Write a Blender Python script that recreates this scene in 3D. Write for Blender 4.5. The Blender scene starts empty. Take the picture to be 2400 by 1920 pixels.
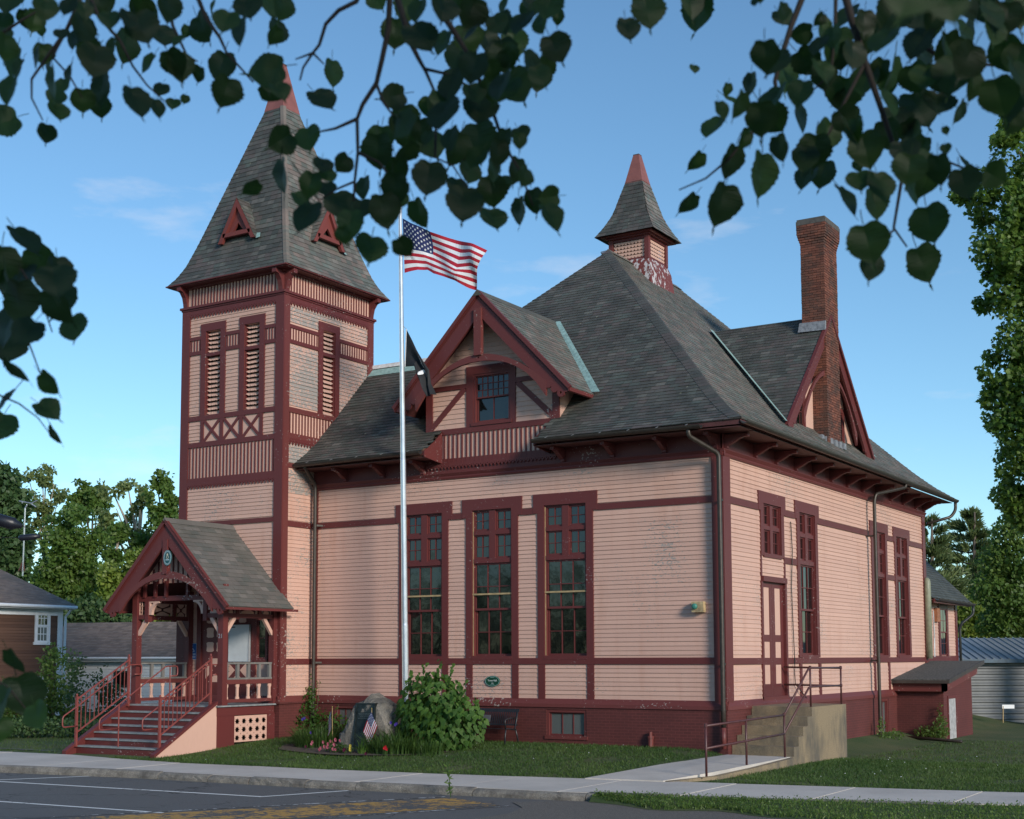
import bpy, bmesh, math, random
from mathutils import Vector, Matrix
R = random.Random(11)
rad = math.radians
SC = bpy.context.scene
COL = SC.collection

# ------------------------------------------------------------------ camera, sky, sun, exposure
CAM = Vector((13.247, -30.946, 2.322))
YAW, TILT, ROLL, FPX, SHY = rad(31.988), rad(5.221), rad(-0.179), 3199.9, 289.45
FW = Vector((-math.sin(YAW)*math.cos(TILT), math.cos(YAW)*math.cos(TILT), math.sin(TILT)))
_r = Vector((math.cos(YAW), math.sin(YAW), 0)); _u = _r.cross(FW)
RT = math.cos(ROLL)*_r + math.sin(ROLL)*_u
UP = -math.sin(ROLL)*_r + math.cos(ROLL)*_u
cam_d = bpy.data.cameras.new('camera'); cam = bpy.data.objects.new('camera', cam_d); COL.objects.link(cam)
m = Matrix((RT, UP, -FW)).transposed().to_4x4(); m.translation = CAM
cam.matrix_world = m
cam_d.sensor_fit = 'HORIZONTAL'; cam_d.sensor_width = 36; cam_d.lens = 36*FPX/2400
cam_d.shift_y = SHY/2400; cam_d.clip_end = 2000; cam_d.clip_start = 0.05
cam_d.dof.use_dof = True; cam_d.dof.focus_distance = 35; cam_d.dof.aperture_fstop = 6.5
SC.camera = cam

SUN_EL, SUN_AZ = rad(19), rad(-26)      # azimuth of the sun measured from +x
SDIR = Vector((math.cos(SUN_AZ)*math.cos(SUN_EL), math.sin(SUN_AZ)*math.cos(SUN_EL), math.sin(SUN_EL)))
W = bpy.data.worlds.new('World'); SC.world = W; W.use_nodes = True
nt = W.node_tree; nt.nodes.clear()
n_out = nt.nodes.new('ShaderNodeOutputWorld'); n_bg = nt.nodes.new('ShaderNodeBackground')
n_sky = nt.nodes.new('ShaderNodeTexSky'); n_sky.sky_type = 'NISHITA'; n_sky.sun_disc = False
n_sky.sun_elevation = SUN_EL; n_sky.sun_rotation = math.pi/2 - SUN_AZ
n_sky.air_density = 1.0; n_sky.dust_density = 0.0; n_sky.ozone_density = 3.5; n_sky.altitude = 200
n_bg.inputs['Strength'].default_value = 0.118
# thin wisps of cloud, laid out by direction over the whole sky
tc = nt.nodes.new('ShaderNodeTexCoord'); mp = nt.nodes.new('ShaderNodeMapping'); mp.inputs['Scale'].default_value = (3.2, 3.2, 11)
ns = nt.nodes.new('ShaderNodeTexNoise'); ns.inputs['Scale'].default_value = 1.7; ns.inputs['Detail'].default_value = 7; ns.inputs['Roughness'].default_value = .58
rp = nt.nodes.new('ShaderNodeValToRGB'); rp.color_ramp.elements[0].position = .63; rp.color_ramp.elements[1].position = .88
rp.color_ramp.elements[1].color = (.55, .55, .55, 1)
mx = nt.nodes.new('ShaderNodeMix'); mx.data_type = 'RGBA'; mx.inputs['B'].default_value = (5.4, 5.3, 5.5, 1)
L = nt.links.new
L(tc.outputs['Generated'], mp.inputs['Vector']); L(mp.outputs[0], ns.inputs['Vector']); L(ns.outputs['Fac'], rp.inputs[0])
L(rp.outputs[0], mx.inputs['Factor']); tn = nt.nodes.new('ShaderNodeMix'); tn.data_type = 'RGBA'; tn.blend_type = 'MULTIPLY'; tn.inputs['Factor'].default_value = 1; tn.inputs['B'].default_value = (.86, 1, .98, 1)
L(n_sky.outputs[0], tn.inputs['A']); L(tn.outputs['Result'], mx.inputs['A']); L(mx.outputs['Result'], n_bg.inputs['Color']); L(n_bg.outputs[0], n_out.inputs[0])
sd = bpy.data.lights.new('sun', 'SUN'); sun = bpy.data.objects.new('sun', sd); COL.objects.link(sun)
sd.energy = 2.55; sd.angle = rad(12); sd.color = (1.0, .91, .79)
sun.rotation_euler = (-SDIR).to_track_quat('-Z', 'Y').to_euler()
SC.view_settings.view_transform = 'Standard'; SC.view_settings.look = 'None'; SC.view_settings.gamma = 1
SC.view_settings.exposure = 0.52
SC.view_settings.use_curve_mapping = False
SC.cycles.max_bounces = 6; SC.cycles.diffuse_bounces = 3; SC.cycles.transparent_max_bounces = 8

def at(xd, yd, depth):
    """world point seen at a place of the 2156-wide photograph, at a distance along the view axis"""
    u, v = xd*1.11317, yd*1.11317
    d = FW*FPX + RT*(u-1200) - UP*(v-960-SHY)
    return CAM + d*(depth/FPX)

# ------------------------------------------------------------------ materials
MATS = {}
def mat(name, build):
    if name in MATS: return MATS[name]
    m = bpy.data.materials.new(name); m.use_nodes = True
    t = m.node_tree; b = t.nodes['Principled BSDF']
    build(t, b, m); MATS[name] = m; return m
def N(t, typ, **k):
    n = t.nodes.new('ShaderNode'+typ)
    for a, v in k.items():
        if a in n.inputs: n.inputs[a].default_value = v
        else: setattr(n, a, v)
    return n
def noise(t, scale, detail=4, rough=.55, stretch=None, coord='Object'):
    tc = N(t, 'TexCoord'); n = N(t, 'TexNoise'); n.inputs['Scale'].default_value = scale
    n.inputs['Detail'].default_value = detail; n.inputs['Roughness'].default_value = rough
    if stretch:
        mp = N(t, 'Mapping'); mp.inputs['Scale'].default_value = stretch
        t.links.new(tc.outputs[coord], mp.inputs[0]); t.links.new(mp.outputs[0], n.inputs['Vector'])
    else: t.links.new(tc.outputs[coord], n.inputs['Vector'])
    return n.outputs['Fac']
def ramp(t, fac, stops):
    r = N(t, 'ValToRGB'); e = r.color_ramp.elements
    while len(e) > 1: e.remove(e[0])
    e[0].position = stops[0][0]; e[0].color = (*stops[0][1], 1)
    for p, c in stops[1:]:
        x = e.new(p); x.color = (*c, 1)
    t.links.new(fac, r.inputs[0]); return r.outputs[0]
def fl(t, fac, lo, hi, a=0., b=1.):
    n = N(t, 'MapRange'); n.inputs['From Min'].default_value = lo; n.inputs['From Max'].default_value = hi
    n.inputs['To Min'].default_value = a; n.inputs['To Max'].default_value = b
    t.links.new(fac, n.inputs['Value']); return n.outputs[0]
def mixc(t, fac, a, b, mode='MIX'):
    n = N(t, 'Mix', data_type='RGBA', blend_type=mode)
    for s, v in (('Factor', fac), ('A', a), ('B', b)):
        if hasattr(v, 'links'): t.links.new(v, n.inputs[s])
        elif s == 'Factor': n.inputs[s].default_value = v
        else: n.inputs[s].default_value = (*v, 1)
    return n.outputs['Result']
def mathn(t, op, a, b):
    n = N(t, 'Math', operation=op)
    for i, v in enumerate((a, b)):
        if hasattr(v, 'links'): t.links.new(v, n.inputs[i])
        else: n.inputs[i].default_value = v
    return n.outputs[0]
def attr(t, name):
    n = N(t, 'Attribute'); n.attribute_name = name; return n.outputs['Fac']
def bump(t, b, h, s=.3, dist=.01):
    n = N(t, 'Bump'); n.inputs['Strength'].default_value = s; n.inputs['Distance'].default_value = dist
    t.links.new(h, n.inputs['Height']); t.links.new(n.outputs[0], b.inputs['Normal'])
def setc(t, b, c):
    if hasattr(c, 'links'): t.links.new(c, b.inputs['Base Color'])
    else: b.inputs['Base Color'].default_value = (*c, 1)

def paint(name, c, peel=(.62, .66), peelc=(.33, .32, .30), wearattr=False, dirt=.25, rough=.55, pscale=9, stretch=(1, 1, 2.2)):
    def f(t, b, m):
        n1 = noise(t, .8, 5); n2 = noise(t, 14, 3, .6, (1, 1, .25))
        col = mixc(t, fl(t, n1, .35, .7, 0, dirt), c, tuple(x*.72+.01 for x in c))
        col = mixc(t, fl(t, n2, .3, .75, 0, .22), col, tuple(min(1, x*1.14) for x in c))
        if wearattr:
            col = mixc(t, fl(t, attr(t, 'rnd'), 0, 1, 0, .38), col, (c[0]*.80, c[1]*.78, c[2]*.80)); dr = noise(t, 3.2, 5, .6, (1, 1, .12)); col = mixc(t, fl(t, dr, .52, .75, 0, .45), col, (c[0]*.78, c[1]*.66, c[2]*.58))
        pn = noise(t, pscale, 6, .62, stretch); pl = noise(t, .55, 3)
        k = mathn(t, 'ADD', pn, mathn(t, 'MULTIPLY', mathn(t, 'SUBTRACT', pl, .5), .5))
        if wearattr: k = mathn(t, 'ADD', k, mathn(t, 'MULTIPLY', attr(t, 'wear'), .215))
        pk = fl(t, k, peel[0], peel[1])
        col = mixc(t, pk, col, peelc)
        setc(t, b, col); b.inputs['Roughness'].default_value = rough; b.inputs['Specular IOR Level'].default_value = .3
        bump(t, b, mathn(t, 'SUBTRACT', mathn(t, 'MULTIPLY', n2, .3), pk), .35, .006)
    return mat(name, f)
def plain(name, c, rough=.6, var=.25, scale=6, metal=0, bmp=0.15, c2=None, stretch=None):
    def f(t, b, m):
        n = noise(t, scale, 5, .6, stretch)
        setc(t, b, mixc(t, fl(t, n, .3, .7), tuple(x*(1-var) for x in c), c2 or tuple(min(1, x*(1+var)) for x in c)))
        b.inputs['Roughness'].default_value = rough; b.inputs['Metallic'].default_value = metal
        if bmp: bump(t, b, n, bmp, .01)
    return mat(name, f)

PINK = paint('pink_paint', (.61, .378, .300), (.67, .71), (.29, .27, .25), True, pscale=15)
RED = paint('maroon_paint', (.125, .029, .028), (.69, .71), (.42, .36, .34), False, .35, .45, 16, (1, 1, 1.6))
REDW = paint('worn_maroon_paint', (.140, .036, .033), (.655, .69), (.36, .30, .27), False, .35, .5, 14, (1, 1, 1))
GREYW = plain('weathered_wood', (.17, .16, .15), .8, .3, 5, 0, .4, None, (1, 1, .3))
PINKP = paint('pink_board_paint', (.61, .378, .300), (.70, .74), (.40, .36, .33), False, .2)

def slate_f(tones, lichen, stain):
    def f(t, b, m):
        col = ramp(t, attr(t, 'rnd'), tones)
        n = noise(t, 1.1, 5, .6); g = noise(t, 30, 3)
        col = mixc(t, fl(t, n, .42, .66, 0, stain), col, (.040, .038, .033)); n3 = noise(t, .5, 4, .6, (1, 1, .35)); col = mixc(t, fl(t, n3, .50, .70, 0, .45), col, (.11, .105, .085))
        col = mixc(t, fl(t, g, .35, .75, 0, .35), col, (.10, .10, .085))
        v = N(t, 'TexVoronoi'); v.inputs['Scale'].default_value = 2.6; tcc = N(t, 'TexCoord'); t.links.new(tcc.outputs['Object'], v.inputs['Vector'])
        k = mathn(t, 'MULTIPLY', fl(t, v.outputs['Distance'], .10, .045), fl(t, noise(t, .8, 3), .48, .60))
        col = mixc(t, mathn(t, 'MULTIPLY', k, lichen), col, (.25, .25, .18))
        k2 = fl(t, noise(t, 22, 2, .4), .70, .76)
        col = mixc(t, mathn(t, 'MULTIPLY', k2, lichen*.6), col, (.20, .20, .15))
        setc(t, b, col); b.inputs['Roughness'].default_value = .62; bump(t, b, g, .4, .01)
    return f
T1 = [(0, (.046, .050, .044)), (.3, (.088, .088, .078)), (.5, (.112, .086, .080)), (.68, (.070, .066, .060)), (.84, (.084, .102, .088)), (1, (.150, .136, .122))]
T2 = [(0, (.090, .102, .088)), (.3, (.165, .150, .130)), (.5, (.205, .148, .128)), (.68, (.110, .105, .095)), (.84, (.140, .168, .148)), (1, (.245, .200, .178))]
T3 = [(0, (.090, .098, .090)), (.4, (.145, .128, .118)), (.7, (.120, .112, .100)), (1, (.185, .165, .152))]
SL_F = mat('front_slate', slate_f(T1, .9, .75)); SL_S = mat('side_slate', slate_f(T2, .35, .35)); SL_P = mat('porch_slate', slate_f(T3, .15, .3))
SHING = mat('brown_shingle', slate_f([(0, (.17, .125, .10)), (.5, (.225, .165, .135)), (1, (.27, .205, .165))], 0, .25))

def glassf(c, rough):
    def f(t, b, m):
        n = noise(t, 2.3, 2); setc(t, b, c); b.inputs['Roughness'].default_value = rough
        b.inputs['Specular IOR Level'].default_value = .95; bump(t, b, n, .10, .02)
    return f
GLASS = mat('window_glass', glassf((.006, .007, .007), .05))  # near-black base colour stands in for the unlit rooms behind
GLASSB = mat('dusty_glass', glassf((.10, .11, .11), .25))
COPPER = plain('copper_patina', (.26, .40, .38), .55, .3, 9)
GUT = plain('bronze_gutter', (.050, .040, .033), .42, .25, 8, .3)
LEAD = plain('lead_flashing', (.20, .21, .23), .5, .35, 12)
STEEL = plain('galvanised', (.45, .47, .50), .4, .2, 5, .5)
def brickf(paintc, mortar, scale, amt):
    def f(t, b, m):
        tcc = N(t, 'TexCoord'); br = N(t, 'TexBrick'); br.inputs['Scale'].default_value = 1
        mp = N(t, 'Mapping'); sx = N(t, 'SeparateXYZ'); cx = N(t, 'CombineXYZ')
        t.links.new(tcc.outputs['Object'], sx.inputs[0])
        t.links.new(mathn(t, 'ADD', sx.outputs[0], sx.outputs[1]), cx.inputs[0]); t.links.new(sx.outputs[2], cx.inputs[1])
        t.links.new(cx.outputs[0], br.inputs['Vector'])
        br.inputs['Brick Width'].default_value = .215; br.inputs['Row Height'].default_value = .073; br.inputs['Mortar Size'].default_value = .008
        br.inputs['Color1'].default_value = (*paintc, 1); br.inputs['Color2'].default_value = (*[x*.82 for x in paintc], 1); br.inputs['Mortar'].default_value = (*mortar, 1)
        n = noise(t, 1.2, 5); col = mixc(t, fl(t, n, .4, .75, 0, .5), br.outputs['Color'], tuple(x*.55 for x in paintc))
        col = mixc(t, fl(t, noise(t, 13, 5, .7), .70, .74), col, (.33, .27, .24))
        setc(t, b, col); b.inputs['Roughness'].default_value = .7
        bump(t, b, br.outputs['Fac'], -.5, .012)
    return f
PBRICK = mat('painted_brick', brickf((.105, .024, .021), (.140, .034, .031), 1, 1))
BRICK = mat('chimney_brick', lambda t, b, m: (setc(t, b, mixc(t, fl(t, noise(t, 1.3, 5, .65), .42, .66), ramp(t, attr(t, 'rnd'), [(0, (.105, .036, .025)), (.5, (.165, .055, .034)), (.85, (.21, .075, .048)), (1, (.07, .035, .028))]), (.055, .035, .028))), b.inputs['Roughness'].__setattr__('default_value', .85), bump(t, b, noise(t, 40, 3), .4, .01)) and None)
MORTAR = plain('mortar', (.22, .17, .14), .9, .35, 3)
CONC = mat('old_concrete', lambda t, b, m: (setc(t, b, mixc(t, fl(t, noise(t, 1.6, 6, .65, (1, 1, .4)), .46, .66), mixc(t, fl(t, noise(t, 45, 3), .3, .7), (.19, .140, .082), (.31, .240, .155)), (.115, .098, .076))), b.inputs['Roughness'].__setattr__('default_value', .9), bump(t, b, noise(t, 60, 4), .5, .01)) and None)
WALK = mat('pavement_concrete', lambda t, b, m: (setc(t, b, mixc(t, fl(t, noise(t, .7, 6, .65), .4, .72, 0, .7), mixc(t, fl(t, noise(t, 60, 3), .3, .7), (.47, .43, .39), (.60, .55, .50)), (.37, .34, .31))), b.inputs['Roughness'].__setattr__('default_value', .9), bump(t, b, noise(t, 80, 3), .3, .01)) and None)
GRANITE = mat('granite', lambda t, b, m: (setc(t, b, mixc(t, fl(t, noise(t, 3, 6, .7), .4, .68), mixc(t, fl(t, noise(t, 50, 4, .7), .35, .65), (.13, .12, .105), (.32, .29, .25)), (.10, .09, .08))), b.inputs['Roughness'].__setattr__('default_value', .85), bump(t, b, noise(t, 18, 6, .7), .8, .03)) and None)
def cracks(t):
    v = N(t, 'TexVoronoi'); v.feature = 'DISTANCE_TO_EDGE'; v.inputs['Scale'].default_value = .42; tcc = N(t, 'TexCoord'); ad = N(t, 'VectorMath', operation='ADD'); nz = N(t, 'TexNoise'); nz.inputs['Scale'].default_value = 1.6; nz.inputs['Detail'].default_value = 6
    t.links.new(tcc.outputs['Object'], nz.inputs['Vector']); t.links.new(tcc.outputs['Object'], ad.inputs[0]); t.links.new(nz.outputs['Color'], ad.inputs[1]); t.links.new(ad.outputs[0], v.inputs['Vector'])
    return mathn(t, 'MULTIPLY', fl(t, v.outputs['Distance'], .012, .004), fl(t, noise(t, .3, 2), .42, .55))
ASPH = mat('asphalt', lambda t, b, m: (setc(t, b, mixc(t, cracks(t), mixc(t, fl(t, noise(t, .35, 6, .6), .35, .7), mixc(t, fl(t, noise(t, 70, 2), .38, .68), (.060, .061, .063), (.155, .150, .145)), (.105, .103, .102)), (.022, .022, .022))), b.inputs['Roughness'].__setattr__('default_value', .85), bump(t, b, noise(t, 90, 3), .5, .01)) and None)
def linepaint(c, lo):
    def f(t, b, m):
        m.blend_method = 'HASHED' if hasattr(m, 'blend_method') else 'HASHED'
        k = mathn(t, 'ADD', noise(t, 7, 6, .72), mathn(t, 'MULTIPLY', mathn(t, 'SUBTRACT', noise(t, .8, 2), .5), .5))
        setc(t, b, mixc(t, fl(t, k, lo, lo+.06), c, (.075, .075, .075)))
        b.inputs['Roughness'].default_value = .8
    return f
LWHITE = mat('white_road_paint', linepaint((.74, .74, .72), .64)); LYEL = mat('yellow_road_paint', linepaint((.42, .235, .052), .50))
DIRT = mat('gravel', lambda t, b, m: (setc(t, b, mixc(t, fl(t, noise(t, 55, 5, .7), .35, .65), (.060, .055, .050), (.20, .18, .16))), b.inputs['Roughness'].__setattr__('default_value', .95), bump(t, b, noise(t, 60, 4), .9, .03)) and None)
SOILG = mat('lawn_soil', lambda t, b, m: (setc(t, b, mixc(t, fl(t, noise(t, .6, 5), .35, .7), mixc(t, fl(t, noise(t, 40, 4, .7), .3, .7), (.018, .044, .008), (.050, .092, .020)), (.085, .095, .034))), b.inputs['Roughness'].__setattr__('default_value', .95), bump(t, b, noise(t, 60, 4), .8, .03)) and None)
BARE = plain('bare_soil', (.075, .055, .042), .95, .4, 20)

def leafm(name, c, c2, trans=.35, rough=.5):
    def f(t, b, m):
        n = noise(t, 1.3, 4); r = attr(t, 'rnd')
        col = mixc(t, r, c, c2); col = mixc(t, fl(t, n, .35, .7, 0, .45), col, tuple(x*.55 for x in c))
        setc(t, b, col); b.inputs['Roughness'].default_value = rough
        tr = N(t, 'BsdfTranslucent'); t.links.new(mixc(t, .6, col, tuple(min(1, x*1.5) for x in c2)), tr.inputs[0])
        mx = N(t, 'MixShader'); mx.inputs[0].default_value = trans
        t.links.new(b.outputs[0], mx.inputs[1]); t.links.new(tr.outputs[0], mx.inputs[2])
        t.links.new(mx.outputs[0], t.nodes['Material Output'].inputs[0])
    return mat(name, f)
LINDEN = leafm('linden_leaf', (.006, .021, .005), (.030, .080, .012), .36, .55)
LF_MAPLE = leafm("maple_leaf", (.050, .120, .018), (.170, .260, .042), .4)
LF_WOOD = leafm('woodland_leaf', (.075, .150, .026), (.180, .260, .058), .45)
LF_WOOD2 = leafm('bright_leaf', (.130, .215, .030), (.29, .35, .068), .45)
LF_PALE = leafm('pale_leaf', (.135, .185, .060), (.26, .32, .12), .45)
LF_DARK = leafm('dark_leaf', (.052, .110, .036), (.115, .185, .065), .4)
LF_PINE = leafm('pine_needle', (.085, .140, .045), (.205, .245, .095), .3)
LF_SHRUB = leafm('shrub_leaf', (.036, .105, .012), (.105, .205, .028), .4, .65)
LF_BLADE = leafm('blade_leaf', (.034, .080, .014), (.090, .160, .034), .35)
GRASS = leafm('grass_blade', (.034, .088, .013), (.105, .165, .034), .35, .6)
BARK = plain('bark', (.12, .095, .075), .9, .35, 9, 0, .5, None, (1, 1, .25))
BARKP = plain('pale_bark', (.34, .29, .23), .85, .35, 6, 0, .3, None, (1, 1, .25))
TWIG = plain('twig_bark', (.030, .022, .017), .8, .3, 30)

# ------------------------------------------------------------------ mesh builder and object tree
ORG = {}
class MB:
    def __init__(s): s.v = []; s.f = []; s.rnd = []; s.wear = []; s.mi = []; s.r = .5; s.w = 0.; s.m = 0
    def poly(s, pts):
        n = len(s.v); s.v += [tuple(p) for p in pts]; s.f.append(tuple(range(n, n+len(pts)))); s._a()
    def _a(s): s.rnd.append(s.r); s.wear.append(s.w); s.mi.append(s.m)
    def faces(s, pts, fs):
        n = len(s.v); s.v += [tuple(p) for p in pts]
        for q in fs: s.f.append(tuple(n+i for i in q)); s._a()
    def hexa(s, p):
        s.faces(p, [(0, 3, 2, 1), (4, 5, 6, 7), (0, 1, 5, 4), (1, 2, 6, 5), (2, 3, 7, 6), (3, 0, 4, 7)])
    def box(s, x0, x1, y0, y1, z0, z1):
        s.hexa([(x0, y0, z0), (x1, y0, z0), (x1, y1, z0), (x0, y1, z0), (x0, y0, z1), (x1, y0, z1), (x1, y1, z1), (x0, y1, z1)])
    def bar(s, a, b, w, h, up=(0, 0, 1)):
        a = Vector(a); b = Vector(b); d = (b-a).normalized(); sd = d.cross(Vector(up))
        if sd.length < 1e-4: sd = d.cross(Vector((1, 0, 0)))
        sd = sd.normalized()*w/2; u2 = sd.cross(d).normalized()*h/2
        s.hexa([a-sd-u2, a+sd-u2, a+sd+u2, a-sd+u2, b-sd-u2, b+sd-u2, b+sd+u2, b-sd+u2])
    def prism(s, poly, ex):
        n = len(poly); ex = Vector(ex); p = [Vector(q) for q in poly]; q = [x+ex for x in p]
        s.faces(p+q, [tuple(range(n-1, -1, -1)), tuple(range(n, 2*n))]+[(i, (i+1) % n, n+(i+1) % n, n+i) for i in range(n)])
    def tube(s, pts, r, n=8, cap=True):
        pts = [Vector(p) for p in pts]; rr = r if isinstance(r, (list, tuple)) else [r]*len(pts)
        base = len(s.v); prev = None
        for i, p in enumerate(pts):
            d = (pts[min(i+1, len(pts)-1)]-pts[max(i-1, 0)]).normalized()
            if prev is None:
                a = d.cross(Vector((0, 0, 1)));
                if a.length < .05: a = d.cross(Vector((1, 0, 0)))
            else: a = prev - d*prev.dot(d)
            a.normalize(); b = d.cross(a); prev = a
            for k in range(n):
                t = 2*math.pi*k/n; s.v.append(tuple(p+(a*math.cos(t)+b*math.sin(t))*rr[i]))
        for i in range(len(pts)-1):
            for k in range(n):
                s.f.append((base+i*n+k, base+i*n+(k+1) % n, base+(i+1)*n+(k+1) % n, base+(i+1)*n+k)); s._a()
        if cap:
            s.f.append(tuple(base+k for k in range(n-1, -1, -1))); s._a()
            e = base+(len(pts)-1)*n; s.f.append(tuple(e+k for k in range(n))); s._a()
    def lathe(s, c, prof, n=12):
        base = len(s.v)
        for r, z in prof:
            for k in range(n):
                t = 2*math.pi*k/n; s.v.append((c[0]+r*math.cos(t), c[1]+r*math.sin(t), c[2]+z))
        for i in range(len(prof)-1):
            for k in range(n):
                s.f.append((base+i*n+k, base+i*n+(k+1) % n, base+(i+1)*n+(k+1) % n, base+(i+1)*n+k)); s._a()
        s.f.append(tuple(base+k for k in range(n-1, -1, -1))); s._a()
        e = base+(len(prof)-1)*n; s.f.append(tuple(e+k for k in range(n))); s._a()
    def add(s, o):
        n = len(s.v); s.v += o.v; s.f += [tuple(n+i for i in q) for q in o.f]; s.rnd += o.rnd; s.wear += o.wear; s.mi += o.mi
    def mesh(s, name, mats, org=(0, 0, 0), smooth=False):
        me = bpy.data.meshes.new(name); o = Vector(org)
        me.from_pydata([(p[0]-o.x, p[1]-o.y, p[2]-o.z) for p in s.v], [], s.f)
        for mm in (mats if isinstance(mats, (list, tuple)) else [mats]): me.materials.append(mm)
        for nm, vals in (('rnd', s.rnd), ('wear', s.wear)):
            if any(vals): me.attributes.new(nm, 'FLOAT', 'FACE').data.foreach_set('value', vals)
        if any(s.mi): me.polygons.foreach_set('material_index', s.mi)
        if smooth: me.polygons.foreach_set('use_smooth', [True]*len(me.polygons))
        me.update(); return me
    def build(s, name, mats, parent=None, smooth=False, kind=None, label=None, fixn=False, cat=None, group=None):
        org = ORG.get(parent.name, (0, 0, 0)) if parent else (0, 0, 0)
        me = s.mesh(name, mats, org, smooth)
        if fixn:
            bm = bmesh.new(); bm.from_mesh(me); bmesh.ops.recalc_face_normals(bm, faces=bm.faces); bm.to_mesh(me); bm.free()
        return link(name, me, parent, kind, label, cat, group)
def link(name, me, parent=None, kind=None, label=None, cat=None, group=None):
    o = bpy.data.objects.new(name, me); COL.objects.link(o)
    if parent: o.parent = parent; ORG[o.name] = ORG.get(parent.name, (0, 0, 0))
    tag(o, label, cat, group, kind); return o
def tag(o, label=None, cat=None, group=None, kind=None):
    for k, v in (('label', label), ('category', cat), ('group', group), ('kind', kind)):
        if v: o[k] = v
    return o
def thing(name, label, cat, loc, group=None):
    o = bpy.data.objects.new(name, None); COL.objects.link(o); o.location = loc; o.empty_display_size = .2
    ORG[o.name] = tuple(loc); return tag(o, label, cat, group)
def top(o, loc):
    """give a single-mesh thing its origin at its base"""
    loc = Vector(loc); o.data.transform(Matrix.Translation(-loc)); o.location = loc; return o

class Face:
    """a wall plane: u along it, v up, d outwards"""
    def __init__(s, o, ud, nd): s.o = Vector(o); s.u = Vector(ud); s.n = Vector(nd)
    def p(s, u, v, d=0): return s.o + s.u*u + Vector((0, 0, v)) + s.n*d
    def box(s, mb, u0, u1, v0, v1, d0, d1):
        mb.hexa([s.p(u0, v0, d0), s.p(u1, v0, d0), s.p(u1, v0, d1), s.p(u0, v0, d1), s.p(u0, v1, d0), s.p(u1, v1, d0), s.p(u1, v1, d1), s.p(u0, v1, d1)])
    def prism(s, mb, uv, d0, d1):
        mb.prism([s.p(a, b, d0) for a, b in uv], s.n*(d1-d0))
XT, PY = -12.983, 1.425
FF = Face((0, 0, 0), (1, 0, 0), (0, -1, 0)); FS = Face((0, 0, 0), (0, 1, 0), (1, 0, 0))
TF = Face((0, -PY, 0), (1, 0, 0), (0, -1, 0)); TR = Face((XT, 0, 0), (0, 1, 0), (1, 0, 0))

def cut(face, outer, holes, d0, d1, res=0):
    """a board sawn to an outline with holes, standing on a wall plane from depth d0 to d1"""
    cu = bpy.data.curves.new('c', 'CURVE'); cu.dimensions = '2D'; cu.fill_mode = 'BOTH'; cu.extrude = abs(d1-d0)/2
    for loop in [outer]+list(holes):
        sp = cu.splines.new('POLY'); sp.points.add(len(loop)-1); sp.use_cyclic_u = True
        for q, (a, b) in zip(sp.points, loop): q.co = (a, b, 0, 1)
    ob = bpy.data.objects.new('c', cu); me = bpy.data.meshes.new_from_object(ob)
    mb = MB(); md = (d0+d1)/2
    mb.v = [tuple(face.p(v.co.x, v.co.y, md+v.co.z)) for v in me.vertices]
    for q in me.polygons: mb.f.append(tuple(q.vertices)); mb._a()
    bpy.data.objects.remove(ob); bpy.data.curves.remove(cu); bpy.data.meshes.remove(me); return mb
def textmb(face, body, u, v, size, d, align='CENTER', th=.002, squash=1.0):
    cu = bpy.data.curves.new('t', 'FONT'); cu.body = body; cu.size = size; cu.align_x = align; cu.align_y = 'CENTER'; cu.extrude = th/2; cu.resolution_u = 2
    ob = bpy.data.objects.new('t', cu); me = bpy.data.meshes.new_from_object(ob); mb = MB()
    mb.v = [tuple(face.p(u+q.co.x*squash, v+q.co.y, d+q.co.z)) for q in me.vertices]
    for q in me.polygons: mb.f.append(tuple(q.vertices)); mb._a()
    bpy.data.objects.remove(ob); bpy.data.curves.remove(cu); bpy.data.meshes.remove(me); return mb
def circ(cx, cy, rx, ry=None, n=16, a0=0):
    ry = rx if ry is None else ry
    return [(cx+rx*math.cos(a0+2*math.pi*k/n), cy+ry*math.sin(a0+2*math.pi*k/n)) for k in range(n)]
# ------------------------------------------------------------------ the lie of the land
def sm(a, b, x):
    t = max(0., min(1., (x-a)/(b-a))); return t*t*(3-2*t)
def ground(x, y):
    f = sm(-6.3, -.4, y); zf = -.20 + .30*f
    zr = -.22 - .13*sm(0, 9, y)
    w = sm(-1.2, 1.6, x); z = zf*(1-w) + zr*w
    w2 = sm(-16.2, -18.5, x) if x < -16.2 else 0
    z = z*(1-w2) + (-.2)*w2
    far = sm(30, 70, math.hypot(x+5, y-5)); return z*(1-far) + (-.9)*far

HALL = thing('town_hall', 'pink clapboard Victorian town hall with maroon trim, slate roofs and corner tower', 'town hall', (-8, 5, 0))

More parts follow.
